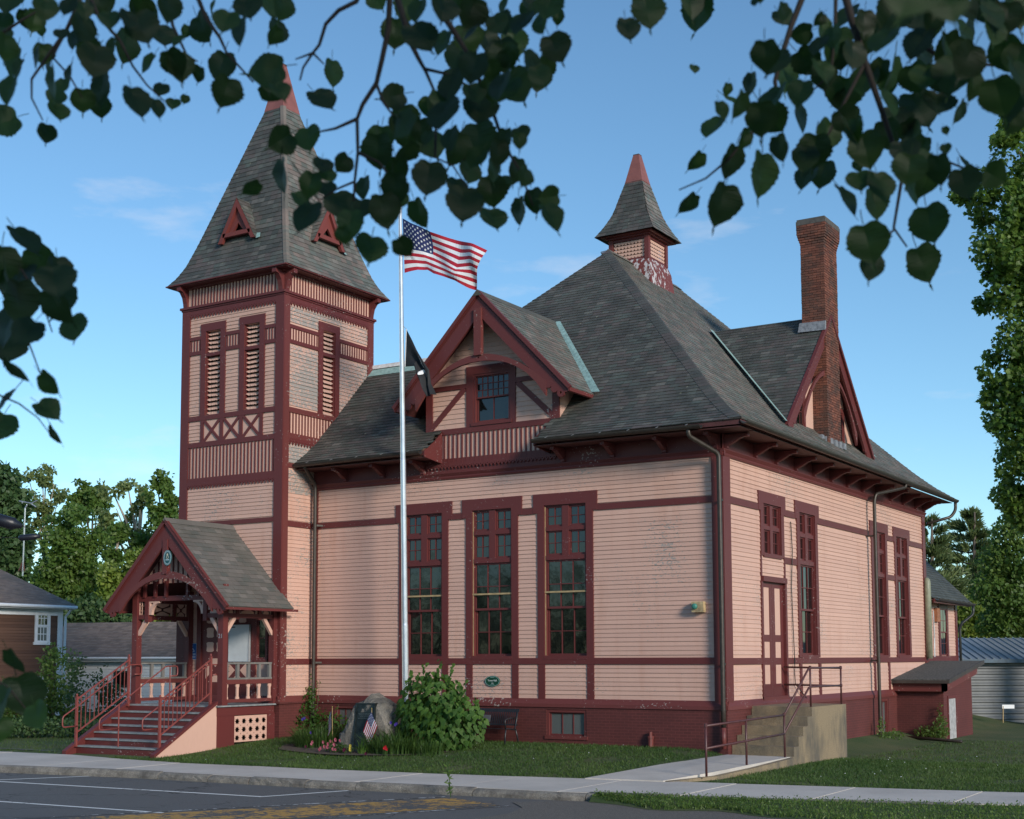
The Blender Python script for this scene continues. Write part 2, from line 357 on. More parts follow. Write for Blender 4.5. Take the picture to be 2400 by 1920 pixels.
def core(face, u0, u1, v0, v1, d0, d1, holes):
    mb = MB(); us = sorted({u0, u1, *[h[0] for h in holes], *[h[1] for h in holes]}); vs = sorted({v0, v1, *[h[2] for h in holes], *[h[3] for h in holes]})
    us = [u for u in us if u0 <= u <= u1]; vs = [v for v in vs if v0 <= v <= v1]
    for a, b in zip(us, us[1:]):
        run = None
        for c, d in zip(vs, vs[1:]):
            mu, mv = (a+b)/2, (c+d)/2
            if any(h[0] < mu < h[1] and h[2] < mv < h[3] for h in holes):
                if run: face.box(mb, a, b, run[0], run[1], d0, d1); run = None
            else: run = (run[0], d) if run else (c, d)
        if run: face.box(mb, a, b, run[0], run[1], d0, d1)
    return mb
BOARDS = []
def clap(face, u0, u1, v0, v1, holes, wall, e=.112, wear=.1, split=0):
    v = v0; k = 0
    while v < v1-.01:
        vt = min(v+e, v1); mid = [(u0, u1)]
        for h in holes:
            if h[2] < vt-.012 and h[3] > v+.012:
                nx = []
                for a, b in mid:
                    if h[1] <= a or h[0] >= b: nx.append((a, b)); continue
                    if h[0] > a: nx.append((a, h[0]))
                    if h[1] < b: nx.append((h[1], b))
                mid = nx
        for a, b in mid:
            if b-a < .02: continue
            cuts = [a]
            x = a
            while split and b-x > 4.6: x += R.uniform(2.4, 4.2); cuts.append(x)
            cuts.append(b)
            for p, q in zip(cuts, cuts[1:]):
                mb = MB(); mb.r = R.random(); mb.w = max(0, min(1.5, wear+R.uniform(-.1, .1)))
                j = R.uniform(-.0015, .0015); dd = .023+R.uniform(-.003, .003); lift = R.uniform(0, .004)*(1 if wear > .3 else .3)
                q2 = q-.003; p2 = p+.003
                mb.faces([face.p(p2, v+j, -.004), face.p(q2, v-j, -.004), face.p(q2, v-j, dd+lift), face.p(p2, v+j, dd+lift), face.p(p2, vt+.01, .002), face.p(q2, vt+.01, .002), face.p(q2, vt+.01, -.004), face.p(p2, vt+.01, -.004)],
                         [(0, 3, 2, 1), (3, 4, 5, 2), (0, 7, 4, 3), (1, 2, 5, 6), (4, 7, 6, 5)])
                BOARDS.append(((q-p)*(vt-v)/(1 if wall is not None else 1), mb, wall))
        v = vt; k += 1
def trim(face, name, u0, u1, v0, v1, d1=.045, d0=-.01, m=None, parent=None):
    mb = MB(); face.box(mb, u0, u1, v0, v1, d0, d1); return mb.build(name, m or RED, parent or HALL)
def battens(face, u0, u1, v0, v1, parent, step=.125, w=.04, d=.03, m=None):
    b = MB(); face.box(b, u0, u1, v0, v1, -.004, .006); b.build('batten_panel', PINKP, HALL)
    n = max(1, round((u1-u0)/step)); mb0 = None
    for k in range(n):
        u = u0+(k+.5)*(u1-u0)/n; mb = MB(); face.box(mb, u-w/2, u+w/2, v0, v1, .004, d); mb.build('batten', m or RED, parent)
def crest(face, u0, u1, v0, v1, parent, w=.107, d=.035):
    n = max(1, round((u1-u0)/w)); st = (u1-u0)/n; up = [(u0, v1), (u1, v1)]; lo = []; h = v1-v0; holes = []
    for k in range(n):
        a = u0+k*st; lo += [(a+.004, v0+h*.62), (a+.004, v0+h*.40), (a+st*.22, v0+h*.33), (a+st/2, v0), (a+st*.78, v0+h*.33), (a+st-.004, v0+h*.40), (a+st-.004, v0+h*.62)]
        holes.append(circ(a+st/2, v0+h*.52, .016, n=6))
    return cut(face, [(u0, v1)]+lo+[(u1, v1)], holes, .006, d).build('crest_board', RED, parent)

# ---- openings
WX = [-8.975, -6.71, -4.43]; WY = [5.88, 12.57, 15.08]; OW = .63; Z0, Z1, ZT0, ZT1 = 2.33, 6.33, 4.88, 5.0
F_open = [(x-OW, x+OW, Z0, Z1) for x in WX]; S_open = [(y-OW, y+OW, Z0, Z1) for y in WY] + [(3.22-OW, 3.22+OW, 4.98, 6.35), (2.42, 4.08, 1.27, 4.28)]
FB = [(-5.0, -3.81, .28, .98), (-12.06, -11.2, .36, .97)]; SB = [(11.9, 12.98, -.25, .98)]
wf = core(FF, -13, 0, 1.0, 8.45, -.2, 0, F_open).build('front_wall', PINKP, HALL)
ws = core(FS, .2, 18, 1.0, 8.0, -.2, 0, S_open).build('side_wall', PINKP, HALL)
mb = MB(); mb.box(-17, -.2, 17.8, 18, -1, 8); mb.box(-17, -16.8, 2.7, 17.8, -1, 8); mb.build('rear_wall', PINKP, HALL)
mb = core(FF, -13.0, .07, -.8, 1.05, -.3, .07, FB); mb.build('front_foundation', PBRICK, HALL)
mb = core(FS, .3, 18.05, -1.2, 1.05, -.3, .07, SB); mb.build('side_foundation', PBRICK, HALL)
mb = MB()
for face, a, b in ((FF, -12.98, .105), (FS, -.105, 18.05)):
    mb.prism([face.p(a, 1.262, 0), face.p(a, 1.262, .025), face.p(a, 1.13, .10), face.p(a, 1.04, .105), face.p(a, 1.04, 0)], face.u*(b-a))
mb.build('water_table', REDW, HALL, fixn=True)

# ---- trims of the two long walls
HF = []; HS = []
def tf(name, a, b, c, d, dd=.045): HF.append((a, b, c, d)); trim(FF, name, a, b, c, d, dd, parent=wf)
def ts(name, a, b, c, d, dd=.045): HS.append((a, b, c, d)); trim(FS, name, a, b, c, d, dd, parent=ws)
tf('corner_board', -.26, .052, 1.15, 7.4, .052); ts('corner_board', .001, .40, 1.15, 7.4, .05)
ts('corner_board', 17.66, 18.0, 1.15, 7.4, .05); tf('corner_board', -12.98, -12.80, 1.2, 7.3, .03)
tf('belt_course', -12.8, -.26, 2.15, 2.315, .044)
ed = [-12.8]+[e for x in WX for e in (x-.965, x+.965)]+[-.26]
for a, b in zip(ed[::2], ed[1::2]): tf('belt_course', a, b, 6.12, 6.28, .041)
for x in WX:
    for s in (-1, 1): tf('stud', min(x+s*OW, x+s*.83), max(x+s*OW, x+s*.83), 1.2, 2.16, .037)
ts('belt_course', .40, 2.36, 2.14, 2.30, .044); ts('belt_course', 4.14, 17.66, 2.14, 2.30, .044)
for a, b in ((.40, 2.26), (4.18, 4.92), (6.84, 11.61), (13.53, 14.12), (16.04, 17.66)): ts('belt_course', a, b, 6.12, 6.28, .041)
for a, b in ((4.06, 5.05), (13.4, 14.25)): ts('belt_course', a, b, 4.83, 5.0, .038)
for y in (5.17, 6.72, 11.82, 13.34): ts('stud', y-.09, y+.09, 1.2, 2.15, .037)

def sash(face, u0, u1, v0, v1, cols, rows, parent, dg, st=.045, mw=.022, depth=.05, m=None, gm=None, rows_v=None):
    mb = MB(); d0, d1 = dg-.012, dg-.012+depth
    face.box(mb, u0, u0+st, v0, v1, d0, d1); face.box(mb, u1-st, u1, v0, v1, d0, d1)
    face.box(mb, u0+st, u1-st, v0, v0+st*1.3, d0, d1-.002); face.box(mb, u0+st, u1-st, v1-st, v1, d0, d1-.002)
    a, b, c, d = u0+st, u1-st, v0+st*1.3, v1-st
    for k in range(1, cols): u = a+(b-a)*k/cols; face.box(mb, u-mw/2, u+mw/2, c, d, d0+.004, d1-.01)
    for k in range(1, rows): v = c+(d-c)*k/rows; face.box(mb, a, b, v-mw/2, v+mw/2, d0+.005, d1-.012)
    so = mb.build('sash', m or RED, parent)
    for i in range(cols):
        for k in range(rows):
            p0, p1 = a+(b-a)*i/cols, a+(b-a)*(i+1)/cols; q0, q1 = c+(d-c)*k/rows, c+(d-c)*(k+1)/rows
            t1, t2 = R.uniform(-.003, .003), R.uniform(-.003, .003); g = MB()
            g.hexa([face.p(p0, q0, dg-.006), face.p(p1, q0, dg-.006), face.p(p1, q0, dg+t1), face.p(p0, q0, dg-t1), face.p(p0, q1, dg-.006), face.p(p1, q1, dg-.006), face.p(p1, q1, dg+t1+t2), face.p(p0, q1, dg-t1+t2)])
            g.build('pane', gm or GLASS, parent)
    return so
WOODY = plain('bare_yellow_wood', (.40, .29, .15), .7, .25, 7)
def tallwin(face, uc, reg, wall, z1=Z1, storm=False, lower=True, w=OW):
    z0 = Z0 if lower else 4.98
    fr = MB(); L_, R_ = uc-w, uc+w
    for s in (-1, 1): a, b = sorted((uc+s*w, uc+s*(w+.205))); face.box(fr, a, b, z0-.02, 6.14, -.008, .046); c, d = sorted((uc+s*w, uc+s*(w+.335))); face.box(fr, c, d, 6.13, z1+.31, -.008, .048)
    face.box(fr, L_-.1, R_+.1, z1, z1+.308, -.006, .0475)
    reg += [(L_-.205, R_+.205, z0-.03, 6.14), (L_-.335, R_+.335, 6.13, z1+.31)]
    # jambs, sill, rails and mullion
    face.box(fr, L_-.02, L_+.03, z0, z1, -.14, -.002); face.box(fr, R_-.03, R_+.02, z0, z1, -.14, -.002)
    face.box(fr, L_+.03, R_-.03, z1-.03, z1+.01, -.14, -.003)
    face.box(fr, L_-.02, R_+.02, z0-.06, z0+.04, -.14, .05)
    face.box(fr, L_+.03, R_-.03, ZT0, ZT1, -.12, .01); face.box(fr, L_+.03, R_-.03, 5.65, 5.76, -.12, .006); face.box(fr, uc-.1, uc+.1, ZT1, z1-.03, -.12, .009)
    wo = fr.build('window', RED, HALL)
    dg = -.075
    for a, b in ((L_+.03, uc-.1), (uc+.1, R_-.03)):
        for c, d in ((ZT1, 5.65), (5.76, z1-.03)): sash(face, a, b, c, d, 2, 2, wo, dg, .04, .018)
    if lower:
        sash(face, L_+.03, R_-.03, 3.60, ZT0, 3, 2, wo, dg); sash(face, L_+.03, R_-.03, z0+.04, 3.65, 3, 2, wo, dg-.055)
    if storm:
        mb = MB(); face.box(mb, L_-.005, R_+.005, 4.015, 4.06, -.02, .02); mb.build('storm_rail', WOODY, wo)
        mb = MB(); face.box(mb, L_+.001, L_+.028, z0+.05, z1-.04, -.03, .002); mb.build('storm_stop', WOODY, wo)
    return wo
for x in WX: tallwin(FF, x, HF, wf, storm=True)
for y in WY: tallwin(FS, y, HS, ws)
tallwin(FS, 3.22, HS, ws, lower=False)
# side door, two tall leaves with pink panels
d = MB(); FS.box(d, 2.40, 4.10, 4.28, 4.42, -.01, .09); FS.box(d, 2.34, 2.46, 1.2, 4.29, -.12, .05); FS.box(d, 4.04, 4.16, 1.2, 4.29, -.12, .05); FS.box(d, 2.34, 4.16, 1.2, 1.30, -.12, .06)
do = d.build('side_door', RED, HALL); HS += [(2.34, 4.16, 1.2, 4.42)]
for k in range(2):
    a = 2.46+k*.79; b = a+.79; lf = MB()
    pv = [(1.62, 2.12), (2.30, 2.72), (2.90, 4.14)]; vs = [1.30]+[q for p in pv for q in p]+[4.28]
    FS.box(lf, a+.004, a+.19, 1.30, 4.28, -.08, -.03); FS.box(lf, b-.19, b-.004, 1.30, 4.28, -.08, -.03)
    for c, e in zip(vs[::2], vs[1::2]): FS.box(lf, a+.19, b-.19, c, e, -.08, -.032)
    lo = lf.build('door_leaf', RED, do)
    for c, e in pv: p = MB(); FS.box(p, a+.19, b-.19, c, e, -.075, -.045); p.build('door_panel', PINKP, lo)
for a, c in ((2.36, 1.26), (2.36, 4.42)):
    trim(FS, 'stud', a, a+.09, 4.42, 4.98, .036, parent=ws); trim(FS, 'stud', a+1.68, a+1.77, 4.42, 4.98, .036, parent=ws); break
HS += [(2.36, 2.45, 4.4, 5), (4.04, 4.13, 4.4, 5)]
# cellar windows
def cellar(face, h, cols, gm):
    fr = MB(); a, b, c, d_ = h
    face.box(fr, a, a+.07, c, d_, -.12, .05); face.box(fr, b-.07, b, c, d_, -.12, .05); face.box(fr, a+.07, b-.07, d_-.07, d_, -.12, .05); face.box(fr, a-.04, b+.04, c-.06, c+.03, -.12, .10)
    w = fr.build('cellar_window', REDW, HALL); sash(face, a+.07, b-.07, c+.03, d_-.07, cols, 1, w, -.03, .035, .03, .04, RED, gm)
for h in FB: cellar(FF, h, 3, GLASSB)
cellar(FS, SB[0], 3, GLASSB)

# ---- frieze, soffit, fascia, brackets, gutters
D_, OVH = 17.95, .87
OPN0, OPN1 = -8.38, -4.85
mb = MB(); FF.box(mb, -12.98, .03, 7.41, 7.83, -.01, .03); mb.build('frieze_board', RED, HALL)
mb = MB(); FS.box(mb, -.03, 18.0, 7.41, 7.85, -.01, .033); mb.build('frieze_board', RED, HALL)
mb = MB()
for face, a, b in ((FF, -12.98, .10), (FS, -.10, 18.05)):
    mb.prism([face.p(a, 7.25, 0), face.p(a, 7.25, .05), face.p(a, 7.30, .065), face.p(a, 7.33, .06), face.p(a, 7.41, .11), face.p(a, 7.425, .11), face.p(a, 7.425, 0)], face.u*(b-a))
mb.build('frieze_moulding', RED, HALL, fixn=True)
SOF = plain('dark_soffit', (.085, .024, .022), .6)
mb = MB()
for a, b in ((-12.98, OPN0), (OPN1, .84)): mb.hexa([(a, -.84, 7.79), (b, -.84, 7.79), (b, 0, 7.81), (a, 0, 7.81), (a, -.84, 7.81), (b, -.84, 7.81), (b, 0, 7.83), (a, 0, 7.83)])
mb.hexa([(0, 0, 7.815), (.84, 0, 7.795), (.84, 18.75, 7.795), (0, 18.75, 7.815), (0, 0, 7.835), (.84, 0, 7.815), (.84, 18.75, 7.815), (0, 18.75, 7.835)])
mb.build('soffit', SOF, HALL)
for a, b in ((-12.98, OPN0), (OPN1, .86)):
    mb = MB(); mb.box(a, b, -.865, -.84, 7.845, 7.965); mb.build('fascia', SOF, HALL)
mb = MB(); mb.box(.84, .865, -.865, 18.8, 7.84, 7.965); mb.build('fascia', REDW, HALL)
BP = [(0, 7.38), (.085, 7.38), (.09, 7.43), (.12, 7.45), (.12, 7.50), (.17, 7.52), (.30, 7.585), (.44, 7.67), (.50, 7.675), (.52, 7.70), (.66, 7.70), (.66, 7.79), (0, 7.79)]
def bracket(face, u, w=.12, parent=None):
    mb = MB(); mb.prism([face.p(u-w/2, v, d_) for d_, v in BP], face.u*w)
    b = mb.build('bracket', RED, HALL, fixn=True); return b
for u in (-11.75, -10.38, -8.98, -4.45, -2.98, -1.51, -.13): bracket(FF, u)
for k in range(12): bracket(FS, .14+k*1.468 if k == 0 else 2.04+(k-1)*1.475)
bracket(FS, 17.85)
def gutter(a, b, n=10):
    mb = MB(); a = Vector(a); b = Vector(b); d = (b-a).normalized(); s = d.cross(Vector((0, 0, 1))); r = .095
    pr = [s*(r*math.cos(t))+Vector((0, 0, -r*math.sin(t))) for t in [math.pi*k/8 for k in range(9)]]; pi = [p*.86+Vector((0, 0, .0)) for p in pr]
    mb.prism([a+p for p in pr]+[a+p for p in reversed(pi)], b-a); g = mb.build('gutter', GUT, HALL, fixn=True)
    h = MB(); nh = max(2, int((b-a).length/.75))
    for k in range(nh):
        p = a+(b-a)*((k+.5)/nh); inn = s if abs(s.y) > .5 and s.y > 0 or abs(s.x) > .5 and s.x < 0 else -s
        q = MB(); q.bar(p-inn*.07, p+inn*.10+Vector((0, 0, .06)), .02, .006); q.build('gutter_hanger', STEEL, g)
gutter((-12.9, -.975, 7.93), (-8.42, -.975, 7.95)); gutter((-4.85, -.975, 7.95), (-.1, -.975, 7.90)); gutter((.975, -.9, 7.93), (.975, 18.85, 7.90))
def pipe(name, pts, r, m=GUT, n=10):
    out = [Vector(pts[0])]
    for i in range(1, len(pts)-1):
        p, a, b = Vector(pts[i]), Vector(pts[i-1]), Vector(pts[i+1]); t = min(.12, (a-p).length*.4, (b-p).length*.4)
        A, B = p+(a-p).normalized()*t, p+(b-p).normalized()*t
        out += [A*(1-k)**2+p*2*k*(1-k)+B*k*k for k in (0, .25, .5, .75, 1)]
    out.append(Vector(pts[-1])); mb = MB(); mb.tube(out, r, n); return mb.build(name, m, HALL, smooth=True)
dp = pipe('downspout', [(-.45, -.945, 7.86), (-.45, -.93, 7.66), (.02, -.22, 7.28), (.02, -.20, 1.2), (.02, -.20, .62)], .058)
dq = pipe('downspout', [(.02, -.20, .63), (.02, -.20, .12)], .062, plain('painted_pipe', (.15, .035, .03), .5)); 
ds = pipe('downspout', [(.945, 12.6, 7.86), (.92, 12.6, 7.72), (.34, 11.35, 7.42), (.30, 11.3, 7.2), (.30, 11.3, .0), (.30, 11.3, -.1)], .056)
di = pipe('downspout', [(-12.6, -.9, 7.86), (-12.7, -.6, 7.7), (-12.74, -.24, 7.4), (-12.74, -.24, .9), (-12.74, -.24, .2)], .056)
for o, pts in ((dp, [((.02, -.2, z), (.02, -.0, z)) for z in (6.15, 2.15)]), (ds, [((.30, 11.3, z), (0, 11.3, z)) for z in (6.1, 2.2)]), (di, [((-12.74, -.24, z), (-12.60, -.0, z)) for z in (6.2, 2.2)])):
    for a, b in pts: mb = MB(); mb.bar(a, b, .05, .05); mb.build('pipe_clip', GUT, o)
pipe('downspout', [(.945, 18.8, 7.88), (.945, 18.8, 7.55), (.80, 18.7, 7.3), (.1, 18.1, 7.05)], .055)
pipe('vent_pipe', [(.06, 18.0, 4.9), (.02, 17.95, 5.0), (.12, 17.8, 5.0), (.14, 17.75, 4.7), (.14, 17.75, 2.25)], .12, plain('olive_pipe', (.22, .23, .16), .5))

# ---- main slate roof
def zr(s):
    K = [(-.90, 7.975), (-.4, 8.31), (.1, 8.735), (.5, 9.12), (6.47, 15.12), (8, 16.6)]
    for (a, b), (c, d_) in zip(K, K[1:]):
        if s <= c: return b+(d_-b)*(s-a)/(c-a)
    return K[-1][1]
def courses(f, s0, s1, e):
    out = [s0]; s = s0
    while s < s1:
        ds_ = .01; sl = math.hypot(ds_, f(s+ds_)-f(s))/ds_; s += e/sl; out.append(min(s, s1))
    return out
def slates(P, cs, ulo, uhi, w=.26, deck=None, tops=None, keep=None, rt=(0, 1), th=.016, indiv=None, matl=None, nm='slate', skipf=None):
    for k in range(len(cs)-1):
        a, b = cs[k], cs[k+1]; b2 = cs[min(k+2, len(cs)-1)] if False else b
        l0, h0, l1, h1 = ulo(a), uhi(a), ulo(b), uhi(b); u = min(l0, l1)-(w/2 if k % 2 else 0)-R.uniform(0, .05)
        while u < max(h0, h1):
            ww = w*R.uniform(.9, 1.1); p0, p1 = max(u, l0), min(u+ww-.004, h0); q0, q1 = max(u, l1), min(u+ww-.004, h1)
            u += ww
            if p1 < p0: p0 = p1 = (h0 if p0 > h0 else l0)
            if q1 < q0: q0 = q1 = (h1 if q0 > h1 else l1)
            if (p1-p0)+(q1-q0) < .05: continue
            if keep and not keep((p0+p1)/2, (a+b)/2): continue
            hh = th+R.uniform(0, .006); t = R.uniform(-.002, .002); lo = R.uniform(-.006, .006)*(b-a)*6
            mb = tops if tops is not None else MB(); mb.r = rt[0]+(rt[1]-rt[0])*R.random()
            n = len(mb.v)
            mb.v += [tuple(P(p0, a+lo, hh+t)), tuple(P(p1, a+lo, hh-t)), tuple(P(q1, b, .005)), tuple(P(q0, b, .005)), tuple(P(p0, a+lo, -.01)), tuple(P(p1, a+lo, -.01))]
            for q in ((0, 1, 2, 3), (4, 5, 1, 0)): mb.f.append(tuple(n+i for i in q)); mb._a()
            if indiv:
                mb.v += [tuple(P(q0, b, -.01)), tuple(P(q1, b, -.01))]
                for q in ((0, 3, 6, 4), (1, 5, 7, 2), (4, 6, 7, 5)): mb.f.append(tuple(n+i for i in q)); mb._a()
                mb.build(nm, matl, indiv)
        if deck is not None:
            if keep:
                n = max(1, int((max(h0, h1)-min(l0, l1))/.3)); 
                for j in range(n):
                    x0, x1 = l0+(h0-l0)*j/n, l0+(h0-l0)*(j+1)/n; y0, y1 = l1+(h1-l1)*j/n, l1+(h1-l1)*(j+1)/n
                    if keep((x0+x1)/2, (a+b)/2): deck.poly([P(x0, a, -.012), P(x1, a, -.012), P(y1, b, -.012), P(y0, b, -.012)])
            else: deck.poly([P(l0, a, -.012), P(h0, a, -.012), P(h1, b, -.012), P(l1, b, -.012)])
Q = .7071
cs = courses(zr, -.90, 6.47, .150)
deck, tops = MB(), MB(); deck.r = .2
PFr = lambda u, s, h: Vector((u, s-h*Q, zr(s)+h*Q))
slates(PFr, cs, lambda s: XT+.005 if s < 2.78 else -13+s, lambda s: -s, .27, deck, tops, lambda u, s: not (s < 0.02 and OPN0 < u < OPN1))
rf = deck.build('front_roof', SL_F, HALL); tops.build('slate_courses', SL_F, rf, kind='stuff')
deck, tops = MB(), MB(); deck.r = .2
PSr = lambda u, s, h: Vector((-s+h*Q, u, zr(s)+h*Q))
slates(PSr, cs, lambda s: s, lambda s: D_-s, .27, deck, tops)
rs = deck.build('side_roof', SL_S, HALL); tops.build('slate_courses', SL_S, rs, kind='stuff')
mb = MB(); mb.r = .3    # slopes turned away from the street
for a, b in zip(cs, cs[1:]):
    mb.poly([(-13+a if a > 2.7 else -13.0, D_-a, zr(a)), (-a, D_-a, zr(a)), (-b, D_-b, zr(b)), (-13+b if b > 2.7 else -13, D_-b, zr(b))]) if a > -.3 else None
    if a > -.1: mb.poly([(-13+a, a, zr(a)), (-13+a, D_-a, zr(a)), (-13+b, D_-b, zr(b)), (-13+b, b, zr(b))])
mb.poly([(-17.5, 2.78, zr(2.78)), (-9.9, 2.78, zr(2.78)), (-9.9, 5.6, 8.6), (-17.5, 5.6, 8.6)])
mb.build('rear_roof', SL_F, HALL)
# hip and ridge coverings
mb = MB(); mb.r = .35
hp = [s for s in cs]
for a, b in zip(hp, hp[1:]):
    mb.r = R.uniform(.1, .6)
    A, B = Vector((-a, a, zr(a)+.045)), Vector((-b, b, zr(b)+.045))
    mb.poly([A+Vector((-.30, -.0, -.012)), A, B, B+Vector((-.30, 0, -.022))]); mb.poly([A, A+Vector((0, .16, -.02)), B+Vector((0, .16, -.03)), B])
    mb.poly([A+Vector((-.30, 0, -.06)), A+Vector((-.30, 0, -.012)), B+Vector((-.30, 0, -.022)), B+Vector((-.30, 0, -.07))])
mb.build('hip_cap', SL_F, rf)
mb = MB(); mb.r = .3; mb.prism([(-6.72, 6.45, 15.0), (-6.5, 6.45, 15.19), (-6.28, 6.45, 15.0)], (0, 5.05, 0)); mb.build('ridge_cap', SL_S, rs)
mb = MB(); mb.box(XT, -10.1, 2.70, 2.92, zr(2.78)-.02, zr(2.78)+.10); mb.build('ridge_flashing', plain('white_metal', (.72, .72, .74), .4), rf)
mb = MB(); mb.poly([(XT, 2.45, zr(2.45)+.035), (-10.2, 2.45, zr(2.45)+.035), (-10.2, 2.70, zr(2.70)+.035), (XT, 2.70, zr(2.70)+.035)]); mb.build('ridge_flashing', COPPER, rf)
mb = MB(); mb.lathe((-12.35, 3.7, 0), [(.34, 10.5), (.34, 11.5), (.5, 11.5), (.5, 11.62), (.25, 11.68)], 14); mb.build('roof_vent', plain('vent_brown', (.10, .075, .065), .7), HALL)
for u, s in ((OPN0, -1), (OPN1, 1)):
    mb = MB(); mb.prism([(u, .0, 7.70), (u, -.87, 7.80), (u, -.87, 7.97), (u, -.4, 8.28), (u, 0, 8.60)], (.03*s*-1, 0, 0)); mb.build('eave_end', RED, HALL, fixn=True)

# ---- front dormer
DX, DH = -6.735, 2.81
fd = [(-8.9, 7.5), (-4.57, 7.5), (-4.57, 9.85), (DX, 12.03), (-8.9, 9.85)]
dw = cut(FF, fd, [[(-7.3, 8.76), (-6.1, 8.76), (-6.1, 10.1), (-7.3, 10.1)]], -.15, .0).build('dormer_wall', PINKP, HALL)
mb = MB()
for x in (-8.9, -4.57-.12): mb = MB(); mb.box(x, x+.12, .0, 2.2, 8.4, 9.7); mb.build('dormer_cheek', PINKP, dw)
HD = [(-7.53, -5.93, 8.5, 10.33), (-8.9, -8.67, 7, 12), (-4.78, -4.5, 7, 12), (-9, -4, 8.50, 8.66)]
for a, b, c, d_ in ((-8.89, -8.67, 8.48, 9.9), (-4.78, -4.57, 8.48, 9.9), (-8.67, -4.78, 8.50, 8.655), (-7.53, -7.30, 8.655, 10.1), (-6.1, -5.93, 8.655, 10.1), (-7.53, -5.93, 10.1, 10.33), (-8.67, -7.53, 9.74, 9.87), (-5.93, -4.78, 9.74, 9.87)):
    trim(FF, 'dormer_trim', a, b, c, d_, .05 if b-a < .3 else .046, parent=dw)
HD += [(-8.7, -7.5, 9.74, 9.87), (-5.95, -4.7, 9.74, 9.87)]
for s in (-1, 1):
    a = DX+s*2.0; b = DX+s*.85; mb = MB(); mb.bar(FF.p(a, 8.68, .02), FF.p(b, 9.74, .02), .05, .15, up=(s*1, 0, 0) if False else FF.n.cross(FF.p(b, 9.74)-FF.p(a, 8.68))); mb.build('diagonal_brace', RED, dw)
# shingled gable field, courses clipped to the gable
v = 8.66; 
while v < 11.7:
    vt = v+.135; lim = lambda z: 2.16 if z < 9.85 else max(0, (12.03-z)*2.165/2.18)
    h = lim(vt)
    x0, x1 = DX-h, DX+h; 
    clap(FF, x0+.01, x1-.01, v, vt, HD, dw, .135, .15); v = vt
battens(FF, OPN0+.03, -4.66, 7.66, 8.50, dw, .150, .045, .034)
crest(FF, -8.86, -4.66, 7.53, 7.68, dw, .118, .07)
# dormer window
fr = MB(); FF.box(fr, -7.3, -7.24, 8.7, 10.1, -.12, .03); FF.box(fr, -6.16, -6.1, 8.7, 10.1, -.12, .03); FF.box(fr, -7.24, -6.16, 10.04, 10.1, -.12, .028); FF.box(fr, -7.36, -6.04, 8.66, 8.75, -.12, .075)
dwi = fr.build('dormer_window', RED, HALL)
sash(FF, -7.24, -6.16, 9.42, 10.04, 6, 3, dwi, -.04, .03, .02, .04); sash(FF, -7.24, -6.16, 8.75, 9.46, 2, 1, dwi, -.085, .045, .02, .04)
# barge boards, arch, king post, roof
BY = .65
slope = (12.20-9.30)/DH
def bargepoly(cx, ztop, half, zend, wid, arch_z, arch_half, arch_end):
    return
def gable_barge(face, cx, half, ztop, zend, d0, d1, parent, wid=.40, scal=True):
    k = (ztop-zend)/half; nx = k/math.hypot(1, k); obs = []
    for s in (-1, 1):
        wv = wid*math.hypot(1, k)
        out = [(cx, ztop), (cx+s*half, zend), (cx+s*(half-.06), zend-.10)]
        if scal:
            x = half-.10; z = zend-.05
            for j in range(3):
                cxx = half-.26-j*.19; cz = ztop-k*cxx-wv*(.62+.10*j); rr = .115
                out += [(cx+s*(cxx+rr*math.cos(t)), cz-rr*math.sin(t)) for t in (0, .6, 1.2, 1.9, 2.5, 3.1)]
            xin = half-.95
        else: xin = half-.25
        out += [(cx+s*xin, ztop-k*xin-wv), (cx, ztop-wv)]
        holes = [circ(cx+s*(half-.26), ztop-k*(half-.26)-wv*.62, .035, n=8)] if scal else []
        ob = cut(face, out, holes, d0, d1).build('barge_board', RED, parent); obs.append(ob)
        mb = MB(); a = face.p(cx, ztop+.03, d1+.02); b = face.p(cx+s*(half+.03), zend+.03-.03*k, d1+.02)
        mb.bar(a-(b-a).normalized()*-.02, b, .10, .10, up=face.n); mb.build('barge_moulding', RED, ob)
    return obs
def arch(face, cx, ztop, zbot, half, zend, d0, d1, parent, n=14, tail=.18):
    up = []; lo = []
    for i in range(n+1):
        t = -1+2*i/n; up.append((cx+half*t, ztop-(ztop-zend)*abs(t)**1.9)); lo.append((cx+(half-.02)*t, zbot-(ztop-zend)*abs(t)**2.3-tail*abs(t)**6))
    return cut(face, up+lo[::-1], [circ(cx, (ztop+zbot)/2, .025, n=8)], d0, d1).build('arch_brace', REDW, parent)
gable_barge(FF, DX, DH, 12.18, 9.28, .56, .63, dw, .42)
arch(FF, DX, 10.50, 10.30, 2.12, 9.52, .555, .635, dw)
mb = MB(); FF.box(mb, DX-.115, DX+.115, 10.46, 11.75, .57, .70); mb.build('king_post', REDW, dw)
